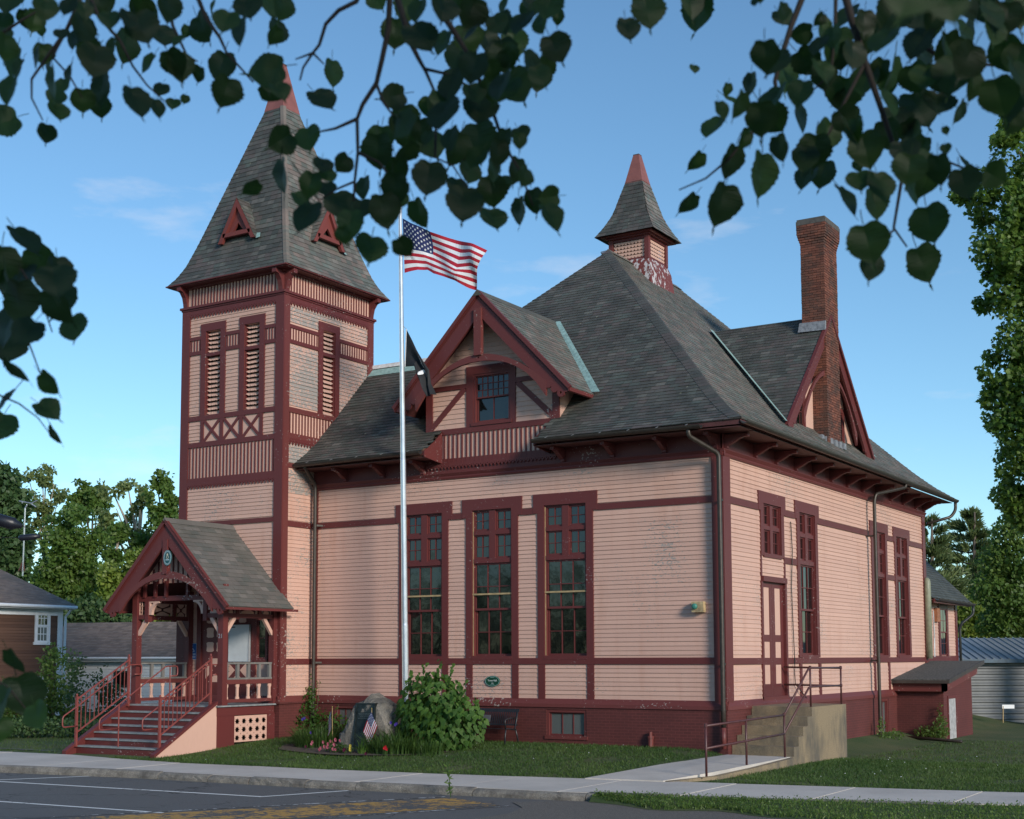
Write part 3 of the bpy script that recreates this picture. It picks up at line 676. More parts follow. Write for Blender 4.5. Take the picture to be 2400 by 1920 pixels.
for s in (-1, 1):
    mb = MB(); a = Vector((DX, -BY, 12.17)); b = Vector((DX+s*DH, -BY, 12.17-slope*DH)); mb.poly([a+Vector((0, 0, -.1)), b+Vector((0, 0, -.1)), b+Vector((0, 1.4, -.1)), a+Vector((0, 1.4, -.1))]); mb.build('dormer_soffit', SOF, dw)
    mb = MB(); mb.bar((DX+s*DH, -BY, 9.25), (DX+s*DH, .66, 9.25), .05, .12); mb.build('eave_board', RED, dw)
    zz = lambda h: 12.22-h*slope
    P = (lambda s_: (lambda u, h, e: Vector((DX+s_*(DH+.03-h)+s_*e*Q, u, 12.22-slope*(DH+.03)+h*slope+e*Q))))(s)
    c2 = courses(lambda h: h*slope, 0, DH+.03, .15); dk, tp = MB(), MB()
    slates(P, c2, lambda h: -BY-.05, lambda h: (12.22-slope*(DH+.03)+h*slope)-8.62+.05, .25, dk, tp)
    dr = dk.build('dormer_roof', SL_S if s > 0 else SL_F, HALL); tp.build('slate_courses', SL_S if s > 0 else SL_F, dr, kind='stuff')
    va, vb = Vector((DX+s*(DH+.1), .62, 9.28)), Vector((DX, 3.55, 12.2))
    mb = MB(); nrm = Vector((0, -.03, .06)); mb.poly([va+nrm+Vector((s*.16, -.05, 0)), va+nrm+Vector((s*-.12, 0, .02)), vb+nrm+Vector((-s*.02, 0, 0)), vb+nrm+Vector((s*.16, -.0, 0))]); mb.build('valley_flashing', COPPER, dr)
mb = MB(); mb.r = .3; mb.prism([(DX-.14, -BY-.06, 12.10), (DX, -BY-.06, 12.27), (DX+.14, -BY-.06, 12.10)], (0, 4.2, 0)); mb.build('ridge_cap', SL_F, HALL)

# ---- side dormer and chimney
SY, SH, SZ = 8.42, 3.84, 12.52; ks = (SZ-8.66)/SH
FD = Face((-.42, 0, 0), (0, 1, 0), (1, 0, 0))
sdw = cut(FD, [(SY-3.3, 8.7), (SY+3.3, 8.7), (SY+3.3, 9.0), (SY, 12.3), (SY-3.3, 9.0)], [], -.1, 0).build('side_dormer_wall', PINKP, HALL)
gable_barge(FS, SY, SH, SZ, 8.66, -.09, -.02, sdw, .34)
arch(FS, SY, 10.9, 10.7, 2.4, 9.3, -.10, -.03, sdw)
for s in (-1, 1):
    y0 = SY+s*1.75
    fr = MB(); a, b = y0-.42, y0+.42
    FD.box(fr, a, a+.1, 8.85, 10.05, 0, .06); FD.box(fr, b-.1, b, 8.85, 10.05, 0, .06); FD.box(fr, a+.1, b-.1, 9.92, 10.05, 0, .058); FD.box(fr, a-.1, b+.1, 8.78, 8.9, 0, .10)
    wo = fr.build('dormer_window', REDW, HALL); sash(FD, a+.1, b-.1, 8.9, 9.92, 2, 2, wo, .02, .05, .02, .03)
    for j in range(9):
        u = y0-.45+j*.11; top_ = SZ-.25-ks*abs(u+.3*s-SY); mb = MB(); mb.bar(FD.p(u, 10.08, .02), FD.p(u+.25*s*-1, 10.5, .02), .02, .05, up=(1, 0, 0)); mb.build('batten', PINKP, sdw)
for s in (-1, 1):
    P = (lambda s_: (lambda u, h, e: Vector((-u, SY+s_*(SH+.03-h)+s_*e*Q, SZ+.05-ks*(SH+.03)+h*ks+e*Q))))(s)
    c2 = courses(lambda h: h*ks, 0, SH+.03, .15); dk, tp = MB(), MB()
    slates(P, c2, lambda h: -.02, lambda h: (SZ+.05-ks*(SH+.03)+h*ks)-8.62+.06, .27, dk, tp)
    if s < 0: DRF = dk.build('side_dormer_roof', SL_F, HALL); tp.build('slate_courses', SL_F, DRF, kind='stuff')
    else: o = dk.build('side_dormer_roof', SL_F, HALL); tp.build('slate_courses', SL_F, o, kind='stuff')
    mb = MB(); va, vb = Vector((-.05, SY+s*(SH+.05), 8.70)), Vector((-3.88, SY, 12.55)); o2 = Vector((.06, 0, .06)); mb.poly([va+o2+Vector((.05, s*.20, 0)), va+o2+Vector((0, -s*.06, .03)), vb+o2+Vector((0, -s*.0, 0)), vb+o2+Vector((0, s*.24, 0))]); mb.build('valley_flashing', COPPER, HALL)
    mb = MB(); a = Vector((-.02, SY, SZ-.02)); b = Vector((-.02, SY+s*SH, 8.64)); mb.poly([a, b, b+Vector((-.45, 0, 0)), a+Vector((-.45, 0, 0))]); mb.build('dormer_soffit', RED, sdw)
CHX0, CHX1, CHY0, CHY1 = -.70, .03, 7.88, 9.06
ch = MB(); ch.box(CHX0+.02, CHX1-.02, CHY0+.02, CHY1-.02, 8.2, 15.35); cho = ch.build('chimney', MORTAR, HALL)
bricks = []; z = 8.55; k = 0
while z < 15.28:
    fl_ = .085*sm(14.6, 15.05, z)
    x0, x1, y0, y1 = CHX0-fl_, CHX1+fl_, CHY0-fl_, CHY1+fl_
    for side in range(4):
        a, b = ((x0, x1), (y0, y1), (x0, x1), (y0, y1))[side]; n = max(2, round((b-a)/.21)); off = (k % 2)*.5
        edges = sorted({a, b, *[a+(b-a)*(j+off)/n for j in range(n+1) if a+.05 < a+(b-a)*(j+off)/n < b-.05]})
        for e0, e1 in zip(edges, edges[1:]):
            pr_ = R.uniform(-.004, .006); mb = MB(); mb.r = R.random(); g = .006
            if side == 0: mb.box(e0+g, e1-g, y0-pr_, y0+.06, z+g, z+.075-g)
            if side == 1: mb.box(x1-.06, x1+pr_, e0+g+.001, e1-g-.001, z+g, z+.075-g)
            if side == 2: mb.box(e0+g, e1-g, y1-.06, y1+pr_, z+g, z+.075-g)
            if side == 3: mb.box(x0-pr_, x0+.06, e0+g, e1-g, z+g, z+.075-g)
            bricks.append((side > 1 or z < 12.2 and side == 0, -z, mb))
    z += .075; k += 1
bricks.sort(key=lambda q: (q[0], q[1])); rest = MB()
for i, (h, zz_, mb) in enumerate(bricks):
    if i < 300: mb.build('brick', BRICK, cho)
    else: rest.add(mb)
rest.build('brickwork', BRICK, cho, kind='stuff')
mb = MB(); mb.box(CHX0-.09, CHX1+.09, CHY0-.09, CHY1+.09, 15.30, 15.42); mb.box(CHX0-.07, CHX1+.07, CHY0-.07, CHY1+.07, 15.42, 15.48); mb.build('chimney_cap', plain('dark_cap', (.085, .08, .075), .9, .3, 8), cho)
mb = MB(); mb.hexa([(CHX0-.10, CHY0-.10, 12.02), (CHX1+.01, CHY0-.10, 12.00), (CHX1+.02, CHY0-.01, 12.02), (CHX0-.08, CHY0-.01, 12.04), (CHX0-.06, CHY0-.05, 12.30), (CHX1+.01, CHY0-.05, 12.28), (CHX1+.02, CHY0-.006, 12.30), (CHX0-.04, CHY0-.006, 12.32)]); mb.build('lead_flashing', LEAD, cho)
for j in range(6):
    mb = MB(); y = CHY0-.25+j*.22; mb.box(CHX1-.30+j*.05, CHX1-.1+j*.06, y, y+.2, 8.62-.02*j, 8.85-.03*j); mb.build('lead_flashing', LEAD, cho)

# ---- cupola on the ridge
CX, CY, CH = -6.5, 8.6, .65
mb = MB()
bz = [(13.6, .95), (14.9, .80), (15.18, .70)]
for (z0_, h0_), (z1_, h1_) in zip(bz, bz[1:]):
    for q in range(4):
        c_, s_ = ((-1, -1), (1, -1), (1, 1), (-1, 1))[q], ((1, -1), (1, 1), (-1, 1), (-1, -1))[q]
        mb.poly([(CX+c_[0]*h0_, CY+c_[1]*h0_, z0_), (CX+s_[0]*h0_, CY+s_[1]*h0_, z0_), (CX+s_[0]*h1_, CY+s_[1]*h1_, z1_), (CX+c_[0]*h1_, CY+c_[1]*h1_, z1_)])
cup = mb.build('cupola', paint('peeling_maroon', (.165, .045, .040), (.53, .56), (.50, .47, .48), False, .3, .5, 9, (1, 1, .55)), HALL)
mb = MB(); mb.box(CX-.5, CX+.5, CY-.5, CY+.5, 14.9, 16); mb.build('cupola_shade_box', plain('shade_black', (.02, .015, .012), .9), cup)  # near-black box stands in for the shade behind the slats
for s in range(4):
    sx, sy = ((-1, -1), (1, -1), (1, 1), (-1, 1))[s]; mb = MB(); mb.box(CX+sx*CH-.075, CX+sx*CH+.075, CY+sy*CH-.075, CY+sy*CH+.075, 15.15, 15.95); mb.build('cupola_post', REDW, cup)
for nrm, ud in (((0, -1, 0), (1, 0, 0)), ((1, 0, 0), (0, 1, 0)), ((0, 1, 0), (-1, 0, 0)), ((-1, 0, 0), (0, -1, 0))):
    f = Face(Vector((CX, CY, 0))+Vector(nrm)*CH, ud, nrm)
    trim(f, 'cupola_rail', -.6, .6, 15.15, 15.24, .05, parent=cup); trim(f, 'cupola_rail', -.6, .6, 15.84, 15.95, .05, parent=cup)
    for j in range(5):
        v = 15.27+j*.12; lo = []; n = 9
        for i in range(n):
            u = -.55+1.1*i/n; lo += [(u+.01, v+.02), (u+.02, v-.015), (u+.061, v-.035), (u+.102, v-.015), (u+.112, v+.02)]
        cut(f, [(-.56, v+.07)]+[(-.56, v+.02)]+lo+[(.56, v+.02), (.56, v+.07)], [], -.02+.02, .02).build('louver_slat', PINKP, cup)
mb = MB(); mb.box(CX-.80, CX+.80, CY-.80, CY+.80, 15.93, 15.99); mb.box(CX-.92, CX+.92, CY-.92, CY+.92, 15.985, 16.05); mb.build('cupola_cornice', RED, cup)
def spire(c, prof, e, w, m, name, parent, nf=4):
    zmin, zmax = prof[0][0], prof[-1][0]
    def hw(z):
        for (a, b), (c_, d_) in zip(prof, prof[1:]):
            if z <= c_: return b+(d_-b)*(z-a)/(c_-a)
        return prof[-1][1]
    cs_ = [zmin]; z = zmin
    while z < zmax:
        dz = .01; z += e*dz/math.hypot(dz, hw(z+dz)-hw(z)); cs_.append(min(z, zmax))
    dk = MB(); dk.r = .2; tp = MB()
    for q, (nrm, ud) in enumerate((((0, -1, 0), (1, 0, 0)), ((1, 0, 0), (0, 1, 0)), ((0, 1, 0), (-1, 0, 0)), ((-1, 0, 0), (0, -1, 0)))):
        nv, uv = Vector(nrm), Vector(ud)
        P = (lambda nv, uv: (lambda u, z, h: Vector((c[0], c[1], z))+nv*(hw(z)+h)+uv*u))(nv, uv)
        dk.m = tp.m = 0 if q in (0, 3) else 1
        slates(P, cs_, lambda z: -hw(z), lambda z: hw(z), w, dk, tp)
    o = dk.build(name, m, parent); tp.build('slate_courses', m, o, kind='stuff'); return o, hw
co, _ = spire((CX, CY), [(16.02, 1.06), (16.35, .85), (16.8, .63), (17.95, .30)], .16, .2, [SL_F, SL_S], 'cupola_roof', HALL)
FIN = plain('faded_red_metal', (.235, .085, .072), .5, .15, 3)
def finial(c, z0, h0, z1, h1, parent):
    mb = MB(); p = []
    for z, h in ((z0-.04, h0+.035), (z1, h1)): p += [(c[0]-h, c[1]-h, z), (c[0]+h, c[1]-h, z), (c[0]+h, c[1]+h, z), (c[0]-h, c[1]+h, z)]
    mb.hexa(p); o = mb.build('finial', FIN, parent); mb = MB(); mb.box(c[0]-h1-.005, c[0]+h1+.005, c[1]-h1-.005, c[1]+h1+.005, z1-.09, z1+.01); mb.build('finial_cap', plain('finial_tip', (.08, .05, .045), .6), parent)
finial((CX, CY), 17.92, .29, 18.92, .10, co)
# ------------------------------------------------------------------ the tower
TX0 = XT-4.0; TY1 = 2.70; TC = (XT-2.0, .63)
LW = [(-15.74, .30), (-14.175, .295)]; LR = (.59, .285)
TFo = [(c-h, c+h, 9.62, 12.17) for c, h in LW]; TRo = [(LR[0]-LR[1], LR[0]+LR[1], 9.62, 12.17)]
DOORH = [(-16.02, -14.0, 1.1, 3.75)]
tw = core(TF, TX0, XT, 1.0, 13.7, -.2, 0, TFo).build('tower_front_wall', PINKP, HALL)
tr = core(TR, -PY+.2, TY1, 1.0, 13.7, -.2, 0, TRo).build('tower_side_wall', PINKP, HALL)
mb = MB(); mb.box(TX0, TX0+.2, -PY+.2, TY1, -1, 13.7); mb.box(TX0+.2, XT-.2, TY1-.2, TY1, -1, 13.7); mb.build('tower_rear_wall', PINKP, HALL)
mb = MB(); mb.box(TX0+.5, XT-.5, -PY+.5, TY1-.5, 8, 13); mb.build('belfry_shade_box', plain('shade_black', (.02, .015, .012), .9), HALL)  # black-coloured block in place of the unlit belfry inside
mb = MB(); mb.box(TX0-.07, XT+.07, -PY-.07, 0.2, -.9, 1.05); mb.box(TX0-.12, XT+.12, -PY-.12, -.07, 1.04, 1.09); mb.build('tower_foundation', PBRICK, HALL)
mb = MB()
for face, a, b in ((TF, TX0-.1, XT+.105), (TR, -PY-.105, -.0)):
    mb.prism([face.p(a, 1.262, 0), face.p(a, 1.262, .025), face.p(a, 1.13, .10), face.p(a, 1.085, .105), face.p(a, 1.085, 0)], face.u*(b-a))
mb.build('water_table', REDW, HALL, fixn=True)
HT = []; HR = []
def tt(name, a, b, c, d, dd=.045, m=None): HT.append((a, b, c, d)); trim(TF, name, a, b, c, d, dd, parent=tw, m=m)
def tq(name, a, b, c, d, dd=.045, m=None): HR.append((a, b, c, d)); trim(TR, name, a, b, c, d, dd, parent=tr, m=m)
TL, TRr = -16.71, -13.25
tt('corner_board', TX0-.05, TL, 1.2, 13.0, .052); tt('corner_board', TRr, XT+.052, 1.2, 13.0, .052)
tq('corner_board', -PY+.001, -1.20, 1.2, 13.0, .05, REDW); tq('corner_board', 2.47, TY1+.05, 9.0, 13.0, .05, REDW)
for f, a, b in ((tt, TL, TRr), (tq, -1.20, 2.47)): f('frieze_band', a, b, 12.83, 12.95, .042)
crest(TF, TL, TRr, 12.62, 12.84, tw, .13, .05); crest(TR, -1.20, 2.47, 12.60, 12.84, tr, .13, .05)
mb = MB(); mb.box(TX0-.11, XT+.11, -PY-.11, TY1+.11, 12.93, 13.0); mb.box(TX0-.07, XT+.07, -PY-.07, TY1+.07, 12.88, 12.93); mb.build('belt_cornice', RED, HALL)
battens(TF, TL, TRr, 13.0, 13.6, tw, .128); battens(TR, -1.20, 2.47, 13.0, 13.6, tr, .128)
HT.append((TX0, XT, 12.8, 14)); HR.append((-2, 3, 12.8, 14))
HT.append((TL, TRr, 12.60, 12.84)) if False else None
for face, us in ((TF, (TX0+.08, XT-.08)), (TR, (-PY+.08, TY1-.08))):
    for u in us:
        mb = MB(); mb.prism([face.p(u-.08, v, d) for d, v in [(0, 13.0), (.07, 13.0), (.085, 13.12), (.13, 13.3), (.24, 13.45), (.36, 13.48), (.36, 13.6), (0, 13.6)]], face.u*.16); mb.build('bracket', RED, HALL, fixn=True)
mb = MB()
for o, z0, z1 in ((.12, 13.55, 13.6), (.26, 13.595, 13.63), (.42, 13.625, 13.66), (.36, 13.60, 13.64)): mb.box(TX0-o, XT+o, -PY-o, TY1+o, z0, z1)
mb.build('tower_cornice', RED, HALL)
def louvers(face, uc, h, v0, v1, n, parent):
    for j in range(n):
        v = v0+(v1-v0)*(j+.5)/n; s = (v1-v0)/n; mb = MB(); mb.r = R.random(); rows = []
        m_ = 14
        for i in range(m_+1):
            t = i/m_; u = uc-h+2*h*t; wv = .022*math.cos(t*math.pi*4)+(-.035 if .42 < t < .58 else 0)
            rows.append((face.p(u, v+s*.32, -.10), face.p(u, v-s*.36+wv, -.012), face.p(u, v-s*.42+wv, -.02), face.p(u, v+s*.26, -.11)))
        for p, q in zip(rows, rows[1:]):
            for k in range(4): mb.poly([p[k], q[k], q[(k+1) % 4], p[(k+1) % 4]])
        jit = R.uniform(-.012, .012); mb.v = [(x, y, z+jit*(i/len(mb.v)-.5)*2) for i, (x, y, z) in enumerate(mb.v)]
        mb.build('louver_slat', PINKP, parent, fixn=True)
def belfry(face, uc, h, reg, lo=9.62):
    fr = MB(); a, b = uc-h, uc+h
    for s in (-1, 1):
        p, q = sorted((uc+s*h, uc+s*(h+.20))); face.box(fr, p, q, lo-.02, 12.18, -.005, .048)
    face.box(fr, a-.21, b+.21, 12.17, 12.405, -.005, .05); face.box(fr, a, b, 11.40, 11.50, -.12, .035)
    face.box(fr, a-.01, a+.03, lo, 12.17, -.14, -.006); face.box(fr, b-.03, b+.01, lo, 12.17, -.14, -.006)
    reg += [(a-.205, b+.205, lo-.05, 12.405)]
    o = fr.build('louver_window', RED, HALL); louvers(face, uc, h-.03, 11.50, 12.17, 5, o); louvers(face, uc, h-.03, lo, 11.40, 13, o)
    bk = MB(); face.box(bk, a, b, lo, 12.17, -.19, -.16); bk.build('louver_shade_panel', plain('shade_black', (.02, .015, .012), .9), o)  # dark panel puts the shade behind the louvers into colour
for c, h in LW: belfry(TF, c, h, HT)
belfry(TR, LR[0], LR[1], HR)
segF = ((TL, -16.245), (-15.235, -14.675), (-13.675, TRr)); segR = ((-1.20, .10), (1.08, 2.47))
for f, face, segs, par in ((tt, TF, segF, tw), (tq, TR, segR, tr)):
    for a, b in segs:
        f('belt_course', a, b, 11.945, 12.05, .043); f('belt_course', a, b, 11.49, 11.60, .043); battens(face, a, b, 11.60, 11.945, par, .115, .035, .028)
        (HT if f is tt else HR).append((a, b, 11.55, 12.0))
tt('belt_course', TL, TRr, 9.46, 9.605, .046); tq('belt_course', -1.20, 1.12, 9.45, 9.60, .046, REDW)
for a in (-16.21, -15.42, -14.64, -13.845): tt('stud', a, a+.125, 8.79, 9.47, .04)
for a, b in ((-16.085, -15.42), (-15.295, -14.64), (-14.515, -13.845)):
    HT.append((a, b, 8.79, 9.47)); mb = MB(); TF.box(mb, a, b, 8.79, 9.47, -.004, .008); mb.build('cross_panel', PINKP, tw)
    for q, (z0, z1) in enumerate(((8.80, 9.46), (9.46, 8.80))):
        mb = MB(); mb.bar(TF.p(a, z0, .018+.006*q), TF.p(b, z1, .018+.006*q), .035, .085, up=TF.n.cross(TF.p(b, z1)-TF.p(a, z0))); mb.build('cross_brace', RED, tw)
tt('belt_course', TL, TRr, 8.65, 8.80, .046); battens(TF, TL, TRr, 7.71, 8.65, tw, .138); HT.append((TL, TRr, 7.6, 8.7))
tt('belt_course', TL, TRr, 7.575, 7.715, .046); crest(TF, TL, TRr, 7.395, 7.58, tw, .13, .05); tt('belt_course', TL, TRr, 6.25, 6.38, .043)
battens(TR, -1.20, .95, 8.84, 9.45, tr, .138); tq('belt_course', -1.20, .6, 8.69, 8.84, .046, REDW); HR.append((-1.2, 2.5, 8.75, 9.5)); crest(TR, -1.20, .35, 8.49, 8.70, tr, .13, .05)
tq('belt_course', -1.20, -.75, 7.83, 7.96, .042, REDW); tq('belt_course', -1.20, -.01, 6.12, 6.28, .042); tq('belt_course', -1.20, -.01, 2.15, 2.315, .042)
clap(TF, TL, TRr, 1.262, 12.83, HT+DOORH+[(-14.0, -13.27, 1, 3.6)], tw, .112, .22)
clap(TR, -1.20, 2.47, 1.262, 12.83, HR+[(0.02, 2.5, 1, 7.9)], tr, .112, .25) if False else None
v = 1.262
while v < 12.83:      # weathering grows towards the old roof line
    hi = 2.47 if v > 8.3 else -.0
    clap(TR, -1.20, hi, v, min(v+.112, 12.83), HR, tr, .112, .30 if v < 7 else (.95 if v < 9 else .85)); v += .112
clap(FF, -12.80, -.26, 1.262, 7.26, HF, wf, .112, .08, split=1)
clap(FS, .40, 17.66, 1.262, 7.26, HS, ws, .112, .22, split=1)
SPP = [(13.66, 2.42), (13.95, 2.21), (14.3, 2.03), (14.75, 1.87), (15.1, 1.75), (19.52, .36)]
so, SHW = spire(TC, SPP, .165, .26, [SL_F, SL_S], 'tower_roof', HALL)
finial(TC, 19.5, .36, 21.05, .08, so)
mb = MB(); mb.r = .3
for a, b in zip(SPP, SPP[1:]):
    n = 8
    for j in range(n):
        z0, z1 = a[0]+(b[0]-a[0])*j/n, a[0]+(b[0]-a[0])*(j+1)/n; mb.r = R.uniform(.2, .7); A = Vector((TC[0]+SHW(z0)+.02, TC[1]-SHW(z0)-.02, z0)); B = Vector((TC[0]+SHW(z1)+.02, TC[1]-SHW(z1)-.02, z1))
        mb.poly([A+Vector((-.11, -.02, 0)), A, B, B+Vector((-.11, -.02, 0))]); mb.poly([A, A+Vector((.02, .11, 0)), B+Vector((.02, .11, 0)), B])
mb.build('hip_cap', SL_S, so)
def lucarne(face, m):
    # face plane stands at the foot of the little gable
    d0 = 0; hw, zb, za = .74, 14.84, 16.16; o = MB()
    for s in (-1, 1):
        o.poly([face.p(0, za, .05), face.p(s*hw, zb, .05), face.p(s*hw, zb, -.15), face.p(0, za, -1.35)])
    l = o.build('lucarne', m, HALL)
    k = (za-zb)/hw
    for s in (-1, 1):
        tp = MB(); P = (lambda s_: (lambda u, t, h: face.p(s_*(hw-t)+s_*h*.87, zb+t*k+h*.5, .06-u)))(s)
        slates(P, courses(lambda t: t*k, 0, hw, .16), lambda t: 0, lambda t: .10+t/hw*1.25, .24, None, tp); tp.build('slate_courses', m, l, kind='stuff')
        out = [(0, za-.01), (s*hw, zb-.01), (s*(hw-.15), zb-.01), (0, za-.27)]
        cut(face, out, [], -.05, .06).build('barge_board', FINR, l)
    mb = MB(); face.box(mb, -.55, .55, zb+.16, zb+.28, -.06, .06); mb.build('sill', FINR, l)
    cut(face, [(-.52, zb+.2), (.52, zb+.2), (0, za-.28)], [[(-.20, zb+.33), (.20, zb+.33), (0, za-.75)]], -.10, -.03).build('gable_board', FINR, l)
    cut(face, [(-.45, zb+.28), (.45, zb+.28), (0, za-.4)], [], -.26, -.2).build('vent_shade_panel', plain('shade_black', (.02, .015, .012), .9), l)  # shade in the vent opening, painted as a black board
    mb = MB(); mb.poly([face.p(hw+.03, zb-.05, .03), face.p(hw+.17, zb-.02, .0), face.p(.10, za+.05, -1.0), face.p(.02, za+.02, -1.0)]); mb.build('valley_flashing', COPPER, l)
FINR = paint('lucarne_red', (.175, .042, .036), (.72, .74), (.4, .3, .28), False, .25)
lucarne(Face((TC[0], TC[1]-1.93, 0), (1, 0, 0), (0, -1, 0)), SL_F)
lucarne(Face((TC[0]+1.93, TC[1], 0), (0, 1, 0), (1, 0, 0)), SL_S)

# ------------------------------------------------------------------ entrance porch
PCX = -14.85; PX0, PX1 = -16.60, -13.06; PYF = -3.80; DK = 1.06
SLATEG = plain('grey_deck_paint', (.24, .255, .26), .6, .25, 6)
mb = MB()
for k in range(9):
    y0 = PYF-.04+k*(-1.5-PYF+.04)/9; mb = MB(); mb.box(PX0-.03, PX1+.06, y0+.004, y0+(-1.5-PYF+.04)/9-.004, DK-.04, DK); mb.build('deck_board', SLATEG, HALL)
mb = MB(); mb.box(PX0, PX1, PYF, -1.55, .78, DK-.042); mb.build('porch_apron', RED, HALL)
for q in ((PX1-.10, PX1-.015, PYF+.01, -3.12, -.5, .79), (PX1-.10, PX1-.015, -1.80, -1.5, -.5, .79), (PX0+.02, PX0+.10, PYF+.02, -1.5, -.5, .79), (PX0+.1, PX1-.1, PYF+.01, PYF+.05, -.4, .79)): mb = MB(); mb.box(*q); mb.build('porch_base', RED, HALL)
FLAT = Face((PX1-.03, 0, 0), (0, 1, 0), (1, 0, 0))
holes = []
for i in range(5):
    for j in range(3):
        cu, cv = -2.98+i*.265, .16+j*.225
        holes.append([(cu+(.098 if q % 2 == 0 else .060)*math.cos(q*math.pi/8), cv+(.098 if q % 2 == 0 else .060)*math.sin(q*math.pi/8)) for q in range(16)])
        if i < 4 and j < 2: holes.append(circ(cu+.1325, cv+.1125, .018, n=6))
cut(FLAT, [(-3.12, .05), (-1.80, .05), (-1.80, .76), (-3.12, .76)], holes, -.03, -.012).build('lattice_panel', PINKP, HALL)
mb = MB(); mb.box(PX0+.3, PX1-.35, PYF+.3, -1.6, -.4, .75); mb.build('porch_shade_box', plain('shade_black', (.02, .015, .012), .9), HALL)  # black box added as painted shade under the deck
POSTS = [(-16.56, -3.65), (-13.23, -3.65)]
for x, y in POSTS:
    mb = MB(); mb.box(x, x+.19, y, y+.19, DK, 4.35); mb.box(x-.012, x+.202, y-.012, y+.202, DK, DK+.10); mb.box(x-.008, x+.198, y-.008, y+.198, 3.36, 3.40); mb.build('porch_post', RED, HALL)
for x in (-16.56, -13.23): mb = MB(); mb.box(x, x+.19, -1.62, -1.44, DK, 4.3); mb.build('porch_post', RED, HALL)
t = textmb(Face((0, -3.652, 0), (1, 0, 0), (0, -1, 0)), '21', -13.13, 2.93, .17, .003); t.build('house_number', STEEL, HALL)
# frieze rails and pierced panels round the porch
PF = Face((0, -3.555, 0), (1, 0, 0), (0, -1, 0)); PRi = Face((-13.135, 0, 0), (0, 1, 0), (1, 0, 0)); PLe = Face((-16.465, 0, 0), (0, 1, 0), (1, 0, 0))
def xhole(cu, cv, w, h):
    out = []
    pts = []
    for sx, sy in ((1, 1), (-1, 1), (-1, -1), (1, -1)):
        ex, ey = cu+sx*w*.40, cv+sy*h*.40; t = .018; d = .04
        a = [(cu+sx*.055, cv+sy*.028), (ex-sx*d, ey-sy*.05-sy*.018), (ex+sx*.03, ey-sy*.055), (ex+sx*.02, ey+sy*.03), (ex-sx*.055, ey+sy*.035), (ex-sx*.06, ey-sy*d*.4), (cu+sx*.028, cv+sy*.055)]
        if sx*sy < 0: a = a[::-1]
        pts += a
    return pts
def friezepanels(face, bays, z0, z1):
    for a, b in bays:
        cut(face, [(a, z0), (b, z0), (b, z1), (a, z1)], [xhole((a+b)/2, (z0+z1)/2, b-a, z1-z0)], -.015, .015).build('pierced_panel', PINKP, HALL)
for face, a, b in ((PF, -16.40, -15.98), (PF, -13.78, -13.22), (PRi, -3.48, -1.6), (PLe, -3.48, -1.6)):
    mb = MB(); face.box(mb, a, b, 3.44, 3.56, -.05, .05); mb.build('porch_rail', RED, HALL)
mb = MB(); PF.box(mb, -16.40, -13.22, 3.94, 4.08, -.05, .052); mb.build('porch_rail', RED, HALL)
for face in (PRi, PLe): mb = MB(); face.box(mb, -3.48, -1.6, 3.92, 4.02, -.05, .05); mb.build('porch_rail', RED, HALL)
friezepanels(PF, ((-16.36, -16.06), (-13.72, -13.26)), 3.56, 3.94)
for face in (PRi, PLe):
    friezepanels(face, ((-3.44, -3.10), (-2.98, -2.22), (-2.08, -1.66)), 3.56, 3.92)
    for u in (-3.04, -2.15): mb = MB(); face.box(mb, u-.06, u+.06, 3.40, 3.93, -.055, .055); mb.build('frieze_stud', RED, HALL)
for u in (-16.02, -13.76): mb = MB(); PF.box(mb, u-.07, u+.07, 3.36, 3.95, -.07, .07); mb.build('frieze_stud', RED, HALL)
def curved(face, u, s, z1, m=PINKP):
    w, h = .40, .40; out = [(u, z1), (u+s*w, z1), (u+s*w, z1-.06)]
    out += [(u+s*(.09+(w-.12)*(1-math.cos(t))), z1-.07-(h-.10)*(1-math.sin(t))) for t in [1.57*(1-k/7) for k in range(8)]][::1]
    out = [(u, z1), (u+s*w, z1), (u+s*w, z1-.07)]+[(u+s*(.10+(w-.10)*(1-math.sin(a))), z1-.07-(h-.07)*(1-math.cos(a))) for a in [math.pi/2*k/7 for k in range(1, 8)]]+[(u+s*.10, z1-h), (u, z1-h)]
    if s < 0: out = out[::-1]
    tri = [(u+s*.05, z1-.06), (u+s*.18, z1-.06), (u+s*.05, z1-.19)]
    return cut(face, out, [tri if s > 0 else tri[::-1]], -.045, .045).build('curved_bracket', m, HALL)
curved(PF, -15.95, 1, 3.96); curved(PF, -13.83, -1, 3.96)
def knee(face, u, s, z0=2.98, z1=3.44, l=.36):
    mb = MB(); face.prism(mb, [(u, z0), (u, z0-.0+.13), (u+s*(l-.11), z1), (u+s*l, z1), (u+s*l, z1-.04), (u+s*.03, z0)] if s > 0 else [(u, z0), (u+s*.03, z0), (u+s*l, z1-.04), (u+s*l, z1), (u+s*(l-.11), z1), (u, z0+.13)], -.04, .04); mb.build('knee_brace', PINKP, HALL, fixn=True)
knee(PF, -16.37, 1); knee(PF, -13.23, -1)
for face in (PRi, PLe): knee(face, -3.46, 1); knee(face, -1.62, -1)
